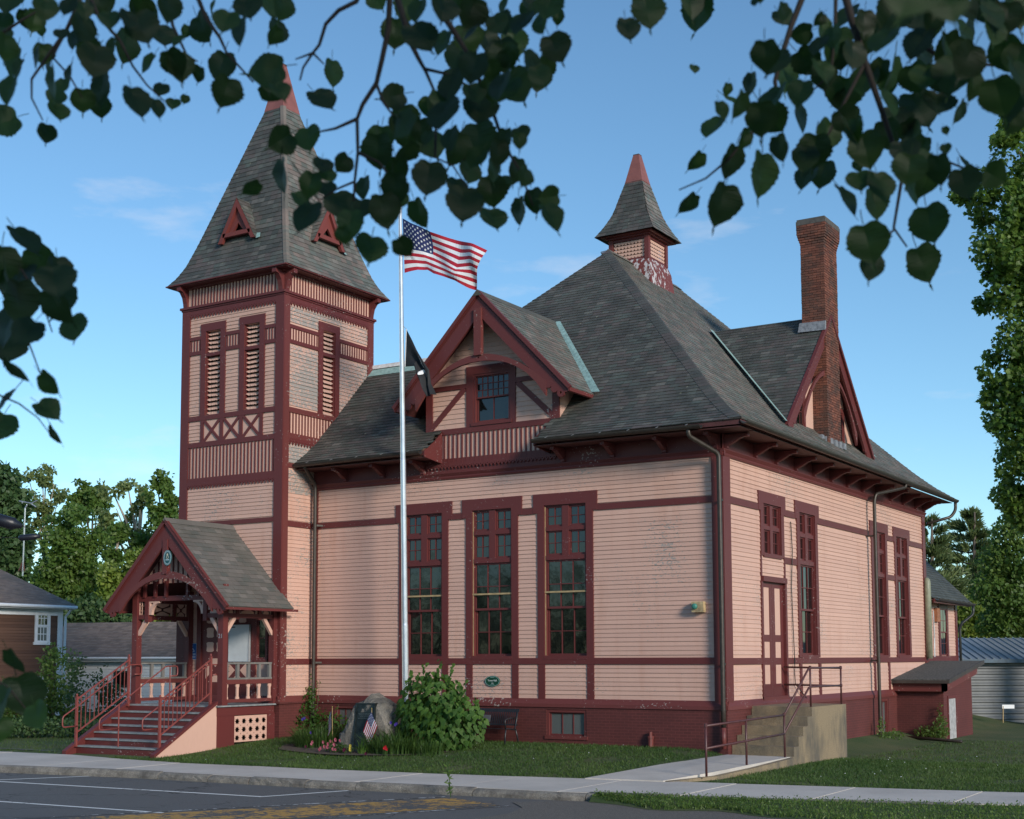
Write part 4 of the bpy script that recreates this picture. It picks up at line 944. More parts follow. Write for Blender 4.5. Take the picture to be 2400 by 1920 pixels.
# gable front
PB = Face((0, -4.07, 0), (1, 0, 0), (0, -1, 0)); PH, PZ, PE = 2.33, 6.14, 3.72; kp = (PZ-PE)/PH
gable_barge(PB, PCX, PH, PZ-.03, PE-.02, -.06, .0, HALL, .40)
arch(PB, PCX, 4.74, 4.53, 1.80, 3.92, -.065, .005, HALL, tail=.12)
mb = MB(); PB.box(mb, PCX-.09, PCX+.09, 4.66, 5.62, -.10, .03); mb.build('king_post', RED, HALL)
PG = Face((0, -3.60, 0), (1, 0, 0), (0, -1, 0))
cut(PG, [(PCX-1.38, 4.44), (PCX+1.38, 4.44), (PCX, 5.9)], [], -.06, -.03).build('porch_gable', PINKP, HALL)
for j in range(-8, 9):
    u = PCX+j*.19; zt = 5.85-abs(u-PCX)*1.06
    if zt > 4.5: mb = MB(); PG.box(mb, u-.02, u+.02, 4.42, zt, -.035, -.005); mb.build('batten', RED, HALL)
for j in range(-3, 4):
    if j: mb = MB(); PG.box(mb, PCX+j*.42-.04, PCX+j*.42+.04, 4.05, 4.5, -.03, .05); mb.build('gable_strut', RED, HALL)
for s in (-1, 1):
    mb = MB(); a = Vector((PCX, -4.05, PZ-.06)); b = Vector((PCX+s*PH, -4.05, PE-.05)); e = Vector((0, 4.05-PY, 0)); mb.poly([a, b, b+e, a+e]); mb.build('porch_ceiling', SOF, HALL)
    P = (lambda s_: (lambda u, h, e_: Vector((PCX+s_*(PH+.02-h)+s_*e_*Q, u, PE+h*kp+e_*Q))))(s)
    dk = MB(); dk.r = .3; c2 = courses(lambda h: h*kp, 0, PH+.02, .168)
    for a_, b_ in zip(c2, c2[1:]): dk.poly([P(-4.12, a_, -.02), P(-PY+.02, a_, -.02), P(-PY+.02, b_, -.02), P(-4.12, b_, -.02)])
    pr = dk.build('porch_roof', SL_P, HALL)
    if s > 0: slates(P, c2, lambda h: -4.14, lambda h: -PY+(.0 if h > .45 else .02), .29, None, None, None, (0, 1), .014, pr, SL_P, 'slate')
    else: tp = MB(); slates(P, c2, lambda h: -4.14, lambda h: -PY, .29, None, tp); tp.build('slate_courses', SL_P, pr, kind='stuff')
    mb = MB(); mb.bar((PCX+s*(PH-.01), -4.10, PE-.05), (PCX+s*(PH-.01), -PY-.01 if s < 0 else -1.2, PE-.05), .04, .07); mb.build('eave_board', RED, HALL)
mb = MB(); mb.r = .4; mb.prism([(PCX-.13, -4.14, PZ-.07), (PCX, -4.14, PZ+.085), (PCX+.13, -4.14, PZ-.07)], (0, 4.14-PY, 0)); mb.build('ridge_cap', SL_P, HALL)
# badge on the king post
FBd = Face((0, -4.10, 0), (1, 0, 0), (0, -1, 0))
bo = cut(FBd, circ(PCX+.13, 5.10, .155, .215, 24), [], .0, .02).build('oval_badge', plain('badge_teal', (.012, .075, .085), .5, .1), HALL)
cut(FBd, circ(PCX+.13, 5.10, .145, .205, 24), [circ(PCX+.13, 5.10, .138, .198, 24)], .02, .023).build('badge_rim', plain('badge_pale', (.42, .55, .60), .5, .1), bo)
for k in range(26):
    if 0.44 < (k/26) % 1 < .56 and False: continue
    a = 2*math.pi*k/26; u, v = PCX+.13+.118*math.cos(a), 5.10+.172*math.sin(a); mb = MB(); FBd.box(mb, u-.008, u+.008, v-.010, v+.010, .02, .0225); mb.build('badge_letter', MATS['badge_pale'], bo)
star = [(PCX+.13+(.042 if k % 2 == 0 else .022)*math.sin(math.pi*k/5), 5.19+(.042 if k % 2 == 0 else .022)*math.cos(math.pi*k/5)) for k in range(10)]
CRM = plain('badge_cream', (.60, .54, .40), .5, .1)
cut(FBd, star, [], .02, .0225).build('badge_flower', CRM, bo)
cut(FBd, circ(PCX+.13, 5.115, .048, .042, 14), [circ(PCX+.13, 5.115, .036, .030, 14)], .02, .0225).build('badge_wreath', CRM, bo)
mb = MB(); FBd.box(mb, PCX+.06, PCX+.20, 5.03, 5.055, .02, .0225); mb.build('badge_band', MATS['badge_pale'], bo)
# side balustrades of the porch
for bx in (-13.135, -16.465):
    f = Face((bx, 0, 0), (0, 1, 0), (1, 0, 0))
    for nm, z0, z1, m_ in (('balustrade_rail', 1.13, 1.22, REDW), ('balustrade_rail', 1.63, 1.75, REDW), ('top_rail', 1.75, 1.80, GREYW), ('top_rail', 2.17, 2.22, GREYW)):
        mb = MB(); f.box(mb, -3.46, -1.62, z0, z1, -.045, .045); mb.build(nm, m_, HALL)
    for k in range(5):
        u = -3.40+k*.43; out = [(u-.06, 1.22), (u+.06, 1.22), (u+.06, 1.27), (u+.038, 1.29), (u+.038, 1.52), (u+.06, 1.56), (u+.06, 1.63), (u-.06, 1.63), (u-.06, 1.56), (u-.038, 1.52), (u-.038, 1.29), (u-.06, 1.27)]
        cut(f, out, [], -.02, .02).build('baluster', PINKP, HALL)
        mb = MB(); f.box(mb, u-.045, u+.045, 1.80, 2.17, -.035, .035); mb.build('rail_block', GREYW, HALL)
# entrance wall: door with pierced panels, notice case, side window, access sign
trim(TF, 'door_casing', -16.19, -16.02, 1.08, 3.9, .06); trim(TF, 'door_casing', -14.02, -13.86, 1.08, 3.9, .06); trim(TF, 'door_casing', -16.19, -13.86, 3.75, 3.95, .07)
db = MB(); TF.box(db, -16.02, -14.0, 1.08, 3.75, -.06, .01); door = db.build('entrance_door', RED, HALL)
pn = []
for c0 in (-15.82, -15.42, -14.95, -14.55):
    for v0 in (2.52, 2.94, 3.36): pn.append((c0, c0+.29, v0, v0+.29))
for a, b, c, d in pn:
    out = [(a, c+.03), (a+.06, c), (b-.06, c), (b, c+.03), (b-.02, (c+d)/2), (b, d-.03), (b-.06, d), (a+.06, d), (a, d-.03), (a+.02, (c+d)/2)]
    cut(TF, out, [], .008, .022).build('door_panel', PINKP, door)
for a, b in ((-15.84, -15.07), (-14.97, -14.2)):
    mu, mv, hu, hv = (a+b)/2, 1.985, (b-a)/2, .345; g = .10
    for tri in ([(mu-hu, mv+hv), (mu-g*.6, mv+hv), (mu, mv+g*1.2), (mu-hu*.0, mv+g*1.3)], ): pass
    for s in (-1, 1):
        cut(TF, [(mu-hu+g, mv+s*hv), (mu+hu-g, mv+s*hv), (mu, mv+s*g)][::s], [], .008, .02).build('door_panel', PINKP, door)
        cut(TF, [(mu+s*hu, mv-hv+g), (mu+s*hu, mv+hv-g), (mu+s*g, mv)][::s], [], .008, .02).build('door_panel', PINKP, door)
mb = MB(); TF.box(mb, -15.075, -14.965, 1.1, 3.74, .01, .035); mb.build('meeting_stile', RED, door)
mb = MB(); mb.tube([TF.p(-14.9, 2.1, .01), TF.p(-14.9, 2.1, .06), TF.p(-14.9, 1.95, .06), TF.p(-14.9, 1.95, .01)], .012); mb.build('door_handle', GUT, door)
mb = MB(); TF.box(mb, -14.84, -14.08, 2.25, 3.28, .03, .10); nb = mb.build('notice_board', plain('white_board', (.55, .58, .60), .35, .05), HALL)
mb = MB(); TF.box(mb, -14.86, -14.84, 2.23, 3.30, .03, .115); TF.box(mb, -14.08, -14.06, 2.23, 3.30, .03, .115); TF.box(mb, -14.84, -14.08, 3.28, 3.30, .03, .113); TF.box(mb, -14.84, -14.08, 2.23, 2.25, .03, .113); mb.build('board_frame', plain('alu', (.5, .52, .55), .3, .1, 6, .4), nb)
mb = MB()
for k in range(4): TF.box(mb, -14.80+k*.05, -14.76+k*.05, 3.21, 3.25, .099, .102)
mb.build('board_lettering', plain('black_ink', (.03, .03, .035), .5), nb)
fr = MB(); TF.box(fr, -13.86, -13.79, 2.28, 3.6, 0, .07); TF.box(fr, -13.46, -13.39, 2.28, 3.6, 0, .07); TF.box(fr, -13.79, -13.46, 3.5, 3.6, 0, .068); TF.box(fr, -13.88, -13.37, 2.22, 2.30, 0, .10)
wo = fr.build('porch_window', RED, HALL); sash(TF, -13.79, -13.46, 2.30, 3.5, 1, 2, wo, .02, .04, .025, .035)
mb = MB(); TF.box(mb, -16.51, -16.21, 2.30, 2.78, .02, .03); sg = mb.build('access_sign', plain('access_blue', (.012, .085, .27), .4, .08), HALL)
WH = plain('sign_white', (.62, .68, .72), .5, .05)
cut(TF, [(-16.505, 2.305), (-16.215, 2.305), (-16.215, 2.775), (-16.505, 2.775)], [[(-16.497, 2.313), (-16.223, 2.313), (-16.223, 2.767), (-16.497, 2.767)]], .03, .033).build('sign_rim', WH, sg)
for s, z in (('ACCESS', 2.455), ('AT SIDE', 2.375)): textmb(TF, s, -16.36, z, .072, .032, squash=.9).build('sign_lettering', WH, sg)
cut(TF, circ(-16.385, 2.70, .022, n=10), [], .03, .033).build('sign_symbol', WH, sg)
cut(TF, circ(-16.37, 2.575, .058, n=16)[3:17]+circ(-16.37, 2.575, .042, n=16)[15:2:-1], [], .03, .033).build('sign_symbol', WH, sg)
mb = MB(); mb.bar(TF.p(-16.385, 2.675, .032), TF.p(-16.38, 2.60, .032), .003, .018, up=(1, 0, 0)); mb.bar(TF.p(-16.385, 2.605, .032), TF.p(-16.33, 2.60, .032), .003, .016); mb.bar(TF.p(-16.335, 2.60, .032), TF.p(-16.295, 2.535, .032), .003, .016); mb.build('sign_symbol', WH, sg)
# oval sign on the front wall and the alarm bell box
gs = cut(FF, circ(-6.69, 1.70, .235, .145, 28), [], .02, .045).build('oval_sign', plain('sign_green', (.006, .050, .026), .4, .1), HALL)
SG = plain('sign_mint', (.30, .50, .46), .5, .1)
cut(FF, circ(-6.69, 1.70, .226, .136, 28), [circ(-6.69, 1.70, .218, .128, 28)], .045, .048).build('sign_rim', SG, gs)
textmb(FF, 'Town Hall', -6.69, 1.715, .068, .047).build('sign_lettering', plain('sign_pale', (.62, .70, .68), .5, .05), gs)
textmb(FF, '1878', -6.69, 1.645, .034, .047).build('sign_lettering', MATS['sign_pale'], gs)
for v in (1.80, 1.605): mb = MB(); FF.box(mb, -6.75, -6.63, v-.004, v+.004, .045, .048); mb.build('sign_scroll', SG, gs)
mb = MB(); FF.box(mb, -.78, -.47, 3.42, 3.68, .015, .19); bb = mb.build('alarm_box', plain('rusty_cream', (.45, .33, .18), .6, .4, 8), HALL)
mb = MB(); mb.lathe((0, 0, 0), [(.075, 0), (.075, .04), (.055, .065), (.02, .075)], 14); mb.v = [tuple(FF.p(-.69+x, 3.56+y, .19+z)) for x, y, z in mb.v]; mb.build('alarm_bell', plain('bell_green', (.05, .22, .17), .4), bb, fixn=True, smooth=True)
# cable down the side wall
mb = MB(); mb.tube([FS.p(4.55, 6.0, .05), FS.p(4.6, 5.2, .06), FS.p(4.5, 4.2, .05), FS.p(4.55, 2.9, .06), FS.p(4.58, 2.2, .07), FS.p(4.6, 1.9, .05), FS.p(4.55, 1.6, .08), FS.p(5.2, 1.2, .15)], .014, 6); mb.build('black_cable', plain('cable_black', (.015, .014, .014), .5), HALL, smooth=True)

# ---- brick cellar entrance beside the side wall, and the rear ell
FBk = Face((0, 13.9, 0), (1, 0, 0), (0, -1, 0)); FRk = Face((1.58, 0, 0), (0, 1, 0), (1, 0, 0))
mb = MB(); mb.prism([(.0, 13.9, -1), (.0, 17.6, -1), (.0, 17.6, 1.88), (.0, 13.9, 1.36)], (1.58, 0, 0)); ce = mb.build('cellar_entrance', PBRICK, HALL, fixn=True)
mb = MB(); mb.prism([(-.0, 13.55, 1.47), (0, 18.3, 2.05), (0, 18.3, 2.17), (0, 13.55, 1.59)], (1.85, 0, 0)); mb.build('cellar_roof', plain('roll_roofing', (.040, .042, .043), .9, .5, 18, 0, .6, (.14, .14, .13)), ce, fixn=True)
mb = MB(); mb.prism([(1.85, 13.55, 1.46), (1.85, 18.3, 2.05), (1.85, 18.3, 2.185), (1.85, 13.55, 1.595)], (.03, 0, 0)); mb.box(-.0, 1.87, 13.52, 13.55, 1.46, 1.56); mb.build('drip_edge', plain('brown_metal', (.05, .04, .035), .5), ce, fixn=True)
mb = MB(); mb.box(0, 1.72, 13.68, 13.9, 1.2, 1.46); mb.prism([(1.58, 13.68, 1.20), (1.58, 17.9, 1.72), (1.58, 17.9, 2.0), (1.58, 13.68, 1.47)], (.14, 0, 0)); mb.build('cellar_fascia', REDW, ce, fixn=True)
mb = MB(); FRk.box(mb, 14.35, 14.45, -.4, 1.05, -.05, .03); FRk.box(mb, 15.35, 15.47, -.4, 1.05, -.05, .03); FRk.box(mb, 14.45, 15.35, .95, 1.05, -.05, .028); mb.build('door_frame', RED, ce)
mb = MB(); FRk.box(mb, 14.45, 15.35, -.4, .95, -.04, .012); mb.build('cellar_door', plain('bleached_door', (.36, .35, .35), .7, .3, 7), ce)
FE = Face((-.3, 0, 0), (0, 1, 0), (1, 0, 0)); EN = 23.3
mb = MB(); mb.box(-5, -.3, 18.0, EN, -1, 4.5); el = mb.build('rear_ell', PINKP, HALL)
clap(FE, 18.0, EN-.22, .4, 4.45, [(20.65, 21.95, 2.2, 4.3)], el, .115, .15)
trim(FE, 'corner_board', EN-.22, EN+.05, .2, 4.45, .05, parent=el); trim(FE, 'belt_course', 18.0, EN-.22, 2.14, 2.34, .045, parent=el)
fr = MB(); FE.box(fr, 20.65, 20.85, 2.34, 4.25, 0, .06); FE.box(fr, 21.75, 21.95, 2.34, 4.25, 0, .06); FE.box(fr, 20.85, 21.75, 4.1, 4.25, 0, .058); wo = fr.build('ell_window', RED, HALL); sash(FE, 20.85, 21.75, 3.2, 4.1, 2, 2, wo, .03, .04, .02, .03); sash(FE, 20.85, 21.75, 2.36, 3.24, 2, 2, wo, .01, .04, .02, .03)
mb = MB(); FE.box(mb, 20.1, 20.5, 3.6, 4.1, .01, .14); mb.build('meter_box', plain('rust_box', (.30, .12, .06), .6, .3), el)
for y in (19.3, 19.9): mb = MB(); mb.tube([FE.p(y, 4.0, .05), FE.p(y+.05, 3.0, .05), FE.p(y, 2.3, .05)], .02, 6); mb.build('conduit', STEEL, el)
dk = MB(); dk.r = .3; tp = MB(); P = lambda u, s, h: Vector((.22-s+h*.7, u, 4.40+s*1.0+h*.7)); slates(P, courses(lambda s: s, 0, 2.9, .15), lambda s: 18.05, lambda s: EN+.35, .25, dk, tp)
MOSS = mat('mossy_slate', slate_f([(0, (.040, .046, .036)), (.5, (.062, .066, .052)), (1, (.085, .088, .074))], .3, .5))
er = dk.build('ell_roof', MOSS, HALL); tp.build('slate_courses', MOSS, er, kind='stuff')
mb = MB(); mb.poly([(-2.68, 18.05, 7.3), (-2.68, EN+.35, 7.3), (-5.5, EN+.35, 4.4), (-5.5, 18.05, 4.4)]); mb.build('ell_roof', MOSS, HALL)
mb = MB(); mb.prism([(-.3, EN, 4.4), (-5, EN, 4.4), (-2.68, EN, 7.1)], (0, -.1, 0)); mb.build('ell_gable', PINKP, el)
mb = MB(); mb.box(.14, .2, 18.4, EN+.3, 4.24, 4.40); mb.box(-.3, .14, 18.4, EN+.3, 4.36, 4.40); mb.build('ell_fascia', RED, el)
gutter((.28, 18.5, 4.40), (.28, EN+.5, 4.36)); pipe('downspout', [(.28, EN+.4, 4.3), (.28, EN+.4, 3.95), (-.1, EN+.12, 3.6), (-.18, EN+.1, 3.4), (-.18, EN+.1, .0)], .05, plain('black_pipe', (.02, .022, .022), .4))

# ---- clapboards: the largest as pieces of their own, the others joined
BOARDS.sort(key=lambda q: -q[0]); restb = MB()
for i, (a_, mb, wall) in enumerate(BOARDS):
    if i < 300: mb.build('clapboard', PINK, wall)
    else: restb.add(mb)
restb.build('clapboard_siding', PINK, HALL, kind='stuff')
# ------------------------------------------------------------------ ground, road, pavement
KB = [(-90, -16.5), (-40, -12.3), (-22, -10.4), (-14.6, -9.60), (-10.5, -9.05), (-5, -8.85), (.4, -8.42), (4, -7.6), (8.2, -6.45), (20, -3.0), (90, 22)]
FE_ = [(-90, -14.0), (-40, -9.6), (-24, -7.5), (-19.5, -6.25), (-16, -6.15), (-12.4, -6.80), (-6.8, -6.55), (-3.2, -6.08), (.75, -5.40), (3.8, -4.86), (7.7, -4.20), (20, -.75), (90, 25)]
def pl(K, x):
    for (a, b), (c, d) in zip(K, K[1:]):
        if x <= c: return b+(d-b)*(x-a)/(c-a)
    return K[-1][1]
def axis(lo, hi, dense0, dense1, st):
    v = []; x = dense0
    while x <= dense1: v.append(x); x += st
    s = st
    while v[0] > lo: s *= 1.35; v.insert(0, max(lo, v[0]-s))
    s = st
    while v[-1] < hi: s *= 1.35; v.append(min(hi, v[-1]+s))
    return v
xs, ys = axis(-900, 900, -24, 16, .5), axis(-900, 900, -14, 22, .5)
def gz(x, y):
    yk = pl(KB, max(-90, min(90, x))); yf = pl(FE_, max(-90, min(90, x)))
    z = ground(x, y)
    if y < yk: return -.60
    return z if y > yf+.35 else min(z, -.2)-.12*sm(yf+.35, yf-.1, y)-.25*sm(yk+.6, yk, y)
mb = MB(); nx = len(xs)
mb.v = [(x, y, gz(x, y)) for y in ys for x in xs]
for j in range(len(ys)-1):
    for i in range(nx-1): mb.f.append((j*nx+i, j*nx+i+1, (j+1)*nx+i+1, (j+1)*nx+i)); mb._a()
lawn = mb.build('lawn', SOILG, None, kind='structure', smooth=True)
mb = MB(); px_ = sorted({-300, *[a for a, b in KB], 300}); 
for a, b in zip(px_, px_[1:]):
    ya, yb = pl(KB, max(-90, min(90, a))), pl(KB, max(-90, min(90, b))); mb.poly([(a, -44, -.35), (b, -44, -.35), (b, yb-.01, -.35), (a, ya-.01, -.35)])
road = mb.build('road', ASPH, None, kind='structure')
mb = MB(); mb.poly([(-300, -900, -.34), (300, -900, -.34), (300, -42, -.34), (-300, -42, -.34)]); mb.build('far_bank', SOILG, None, kind='structure')
pav = bpy.data.objects.new('pavement', None); COL.objects.link(pav); tag(pav, kind='structure')
x = -39.0
while x < 24:
    x2 = x+2.3; mb = MB(); g = .012; t = R.uniform(-.006, .006)
    mb.hexa([(x+g, pl(KB, x+g)+.16, -.4), (x2-g, pl(KB, x2-g)+.16, -.4), (x2-g, pl(FE_, x2-g), -.4), (x+g, pl(FE_, x+g), -.4), (x+g, pl(KB, x+g)+.16, -.2+t), (x2-g, pl(KB, x2-g)+.16, -.2), (x2-g, pl(FE_, x2-g), -.195), (x+g, pl(FE_, x+g), -.195+t)])
    mb.build('pavement_slab', WALK, pav); x = x2
krb = bpy.data.objects.new('kerb', None); COL.objects.link(krb); tag(krb, kind='structure')
x = -39.0
while x < 5.5:
    l = R.uniform(1.1, 2.9); x2 = x+l; n = 10; mb = MB(); rr = R.uniform(-.015, .015); rows = []
    for i in range(n+1):
        u = x+.012+(l-.024)*i/n; y = pl(KB, u); j = lambda a: R.uniform(-a, a); e = .0 if 0 < i < n else .02
        rows.append([(u, y+.155, -.55), (u, y+.155, -.192+rr), (u, y+.05+j(.01), -.190+rr+j(.006)-e), (u, y-.005+j(.016), -.225+rr+j(.012)-e), (u, y-.03+j(.014), -.29+j(.01)), (u, y-.025+j(.01), -.55)])
    for p, q in zip(rows, rows[1:]):
        for k in range(5): mb.poly([p[k], p[k+1], q[k+1], q[k]])
    mb.poly(rows[0]); mb.poly(rows[-1][::-1]); mb.build('kerb_stone', GRANITE, krb, fixn=True); x = x2
def stripe(name, pts, w, m, z=-.346):
    mb = MB()
    for (a, b), (c, d) in zip(pts, pts[1:]):
        v = Vector((c-a, d-b, 0)).normalized(); s = Vector((-v.y, v.x, 0))*w/2; A, B = Vector((a, b, z)), Vector((c, d, z)); mb.poly([A-s, B-s, B+s, A+s])
    return mb.build(name, m, road)
stripe('parking_line', [(-12.9, -11.2), (-11.7, -9.2)], .10, LWHITE); stripe('parking_line', [(-30, -12.6), (-12.4, -11.2), (-5.11, -10.77)], .11, LWHITE, -.345); stripe('parking_line', [(-5.13, -10.82), (-4.42, -8.95)], .10, LWHITE)
stripe('parking_line', [(-30, -15.2), (-8.8, -13.93), (-4.7, -13.72)], .10, LWHITE)
mb = MB(); mb.poly([(-6.6, -16.9, -.3445), (-4.6, -17.4, -.3445), (-.25, -9.75, -.3445), (-1.75, -9.1, -.3445)]); mb.build('crosswalk_band', LYEL, road)
LW2 = mat('worn_white_paint', linepaint((.5, .5, .5), .42))
stripe('crosswalk_edge', [(-6.9, -16.9), (-2.0, -9.0)], .10, LW2, -.343); stripe('crosswalk_edge', [(-4.4, -17.4), (-.05, -9.75)], .10, LW2, -.343)
# broken gravel edge and clover verge on the right
mb = MB(); edge = [(-.35, -9.2), (.3, -9.9), (.6, -10.8), (.5, -11.8), (1.4, -13.4), (2.5, -16), (4, -22), (30, -22), (30, -1.2)]
top_e = [(20, -3.1), (12, -5.4), (8.2, -6.5), (4, -7.65), (1.2, -8.35), (.4, -8.5)]
mb.poly([(a, b, -.338) for a, b in edge+top_e]); mb.build('gravel_edge', DIRT, None, kind='structure')
mb = MB(); n = 60; ra = []
for i in range(n+1):
    u = .9+i*.38; yk = pl(KB, min(u, 20))-.02; wv = (.75+.22*(u-1)+.25*math.sin(u*1.3)+.15*math.sin(u*3.1))*sm(.4, 3, u); ra.append([(u, yk+.1, -.215), (u, yk-.05-wv*.45, -.24), (u, yk-.1-wv, -.333)])
for p, q in zip(ra, ra[1:]):
    for k in range(2): mb.poly([p[k], p[k+1], q[k+1], q[k]])
verge = mb.build('verge', SOILG, None, kind='structure', smooth=True)
# walkway to the side steps
mb = MB(); tp_ = [(.08, -.15, -.005), (1.66, -.15, -.005), (1.62, -2.6, -.03), (1.5, -4.3, -.07), (.98, -5.55, -.17), (-.72, -5.75, -.175), (-.3, -3.0, -.06)]
mb.prism([(a, b, c-.35) for a, b, c in tp_], (0, 0, .35)); mb.build('walkway', WALK, None, kind='structure', fixn=True)
mb = MB(); ew = [(1.665, -.15), (1.635, -2.6), (1.515, -4.3), (1.0, -5.5)]
for (a, b), (c, d) in zip(ew, ew[1:]): mb.hexa([(a, b, -.6), (c, d, -.6), (c+.10, d+.02, -.6), (a+.10, b, -.6), (a, b, -.012-.03*(-b)), (c, d, -.012-.03*(-d)), (c+.10, d+.02, -.02-.03*(-d)), (a+.10, b, -.02-.03*(-b))])
mb.build('walkway_edge', CONC, None, kind='structure')
mb = MB(); mb.poly([(-30.5, -5.5, -.185), (-17.3, -5.6, -.185), (-16.6, -2.0, -.16), (-16.8, 2, -.16), (-19, 9, -.5), (-34, 12, -.8), (-34, 4, -.6)]); mb.build('driveway', ASPH, None, kind='structure')

# ------------------------------------------------------------------ front steps with railings
FSx0, FSx1 = -16.47, -13.09; RISE, RUN = .1745, .30
fs = thing('front_steps', 'maroon wooden front steps with grey treads leading up to the porch', 'steps', (-14.8, -4.8, -.15))
for k in range(1, 7):
    zt = DK-RISE*k; yf = PYF-.05-RUN*k
    mb = MB(); mb.box(FSx0+.06, FSx1-.06, yf-.03, yf+RUN-.005, zt-.04, zt); mb.build('tread', SLATEG, fs)
for k in range(1, 8):
    zt = DK-RISE*(k-1)-.04; yf = PYF-.05-RUN*(k-1); mb = MB(); mb.box(FSx0+.06, FSx1-.06, yf-.0, yf+.025, zt-RISE+.0, zt); mb.build('riser', RED, fs)
sy = lambda y: DK+(y-(PYF-.05))*RISE/RUN
for x0, m_ in ((FSx0, RED), (FSx1-.05, PINKP)):
    mb = MB(); yb = -5.98; mb.prism([(x0, PYF+.02, -.45), (x0, PYF+.02, sy(PYF)+.02), (x0, yb, sy(yb)+.06), (x0, yb, -.45)], (.05, 0, 0)); mb.build('side_panel', m_, fs, fixn=True)
    mb = MB(); mb.prism([(x0-.05, PYF+.0, sy(PYF)+.02), (x0-.05, PYF, sy(PYF)+.10), (x0-.05, yb-.06, sy(yb-.06)+.10), (x0-.05, yb-.06, -.25), (x0-.05, yb, -.25), (x0-.05, yb, sy(yb)+.02)], (.15, 0, 0)); mb.build('stringer_cap', RED, fs, fixn=True)
RAIL = plain('red_iron', (.215, .052, .045), .42, .15, 6)
def rail_pipe(pts, r, parent, name='handrail'):
    out = [Vector(pts[0])]
    for i in range(1, len(pts)-1):
        p, a, b = Vector(pts[i]), Vector(pts[i-1]), Vector(pts[i+1]); t = min(.08, (a-p).length*.45, (b-p).length*.45); A, B = p+(a-p).normalized()*t, p+(b-p).normalized()*t
        out += [A*(1-k)**2+p*2*k*(1-k)+B*k*k for k in (0, .33, .66, 1)]
    out.append(Vector(pts[-1])); mb = MB(); mb.tube(out, r, 8); return mb.build(name, RAIL, parent, smooth=True)
zt_ = lambda y: 1.28+(y+5.73)*.589
for x0 in (-16.35, -13.20):
    for y, z0, z1 in ((-5.73, -.02, 1.30), (-3.93, 1.0, 2.36)):
        mb = MB(); mb.box(x0-.03, x0+.03, y-.03, y+.03, z0, z1); mb.box(x0-.036, x0+.036, y-.036, y+.036, z1, z1+.02); mb.lathe((x0, y, z1+.02), [(.012, 0), (.03, .03), (.03, .05), (.008, .08)], 8); mb.build('rail_post', RAIL, fs)
    for dz in (-.04, -.93):
        mb = MB(); mb.bar((x0, -5.73, zt_(-5.73)+dz), (x0, -3.93, zt_(-3.93)+dz), .03, .035); mb.build('rail', RAIL, fs)
    for k in range(1, 12):
        y = -5.73+1.8*k/12; mb = MB(); mb.box(x0-.009, x0+.009, y-.009, y+.009, zt_(y)-.93, zt_(y)-.04); mb.build('rail_bar', RAIL, fs)
    xi = x0+(.07 if x0 < -15 else -.07); h = -.20
    rail_pipe([(xi, -3.78, zt_(-3.93)+h-.25), (xi, -3.52, zt_(-3.93)+h-.25), (xi, -3.52, zt_(-3.93)+h+.02), (xi, -3.95, zt_(-3.93)+h+.02), (xi, -5.80, zt_(-5.8)+h), (xi, -6.25, zt_(-6.25)+h+.02), (xi, -6.25, zt_(-6.25)+h-.26), (xi, -5.74, zt_(-6.25)+h-.24)], .019, fs)
xm = -14.86; h = -.24
rail_pipe([(xm, -3.80, zt_(-3.93)+h-.25), (xm, -3.52, zt_(-3.93)+h-.25), (xm, -3.52, zt_(-3.93)+h+.02), (xm, -3.95, zt_(-3.93)+h+.02), (xm, -5.80, zt_(-5.8)+h), (xm, -6.25, zt_(-6.25)+h+.02), (xm, -6.25, zt_(-6.25)+h-.26), (xm, -5.60, zt_(-6.25)+h-.24)], .019, fs)
for y, z0, z1 in ((-5.60, -.0, zt_(-5.60)+h), (-3.80, DK, zt_(-3.93)+h)): mb = MB(); mb.tube([(xm, y, z0), (xm, y, z1)], .019); mb.box(xm-.06, xm+.06, y-.06, y+.06, z0, z0+.012); mb.build('rail_post', RAIL, fs)

# ------------------------------------------------------------------ concrete stoop and its pipe railing
st = thing('concrete_stoop', 'weathered concrete stoop with five steps below the tall side door', 'stoop', (.85, 2.0, -.3))
pr_ = [(4.0, -.9), (4.0, 1.10)]; z = 1.10; y = 1.42
pr_.append((y, z))
for k in range(5): z -= .224; pr_.append((y, z)); y -= .32; pr_.append((y, z)) if k < 4 else None
pr_ = [(4.0, -.9), (4.0, 1.10), (1.42, 1.10)]
for k in range(1, 6): pr_ += [(1.42-.32*(k-1), 1.10-.224*k), (1.42-.32*k, 1.10-.224*k)]
pr_ = pr_[:-1]+[(-.18, -.02), (-.18, -.9)]
mb = MB(); mb.prism([(.085, a, b) for a, b in pr_], (1.565, 0, 0)); mb.build('stair_block', CONC, st, fixn=True)
IR = plain('brown_pipe_paint', (.085, .030, .030), .45, .2, 8)
rl = thing('pipe_railing', 'brown pipe railing along the walkway and up the concrete stoop', 'railing', (1.58, -1, -.02))
def rp(name, pts, r=.026):
    mb = MB(); mb.tube(pts, r, 8); return mb.build(name, IR, rl, smooth=True)
for y, z0, z1 in ((-4.75, -.12, .92), (-2.6, -.05, .93), (-.28, -.02, .98), (1.55, 1.08, 2.06), (3.85, 1.08, 2.04)): rp('post', [(1.58, y, z0), (1.58, y, z1)])
mb = MB()
for p in ((1.58, -4.75, .92), (1.58, -.28, .98), (1.58, 3.85, 2.04), (1.58, 3.85, 1.58), (1.58, 1.55, 2.06)): mb = MB(); mb.lathe(p, [(.02, -.045), (.038, -.03), (.038, .03), (.02, .045)], 8); mb.build('pipe_fitting', IR, rl)
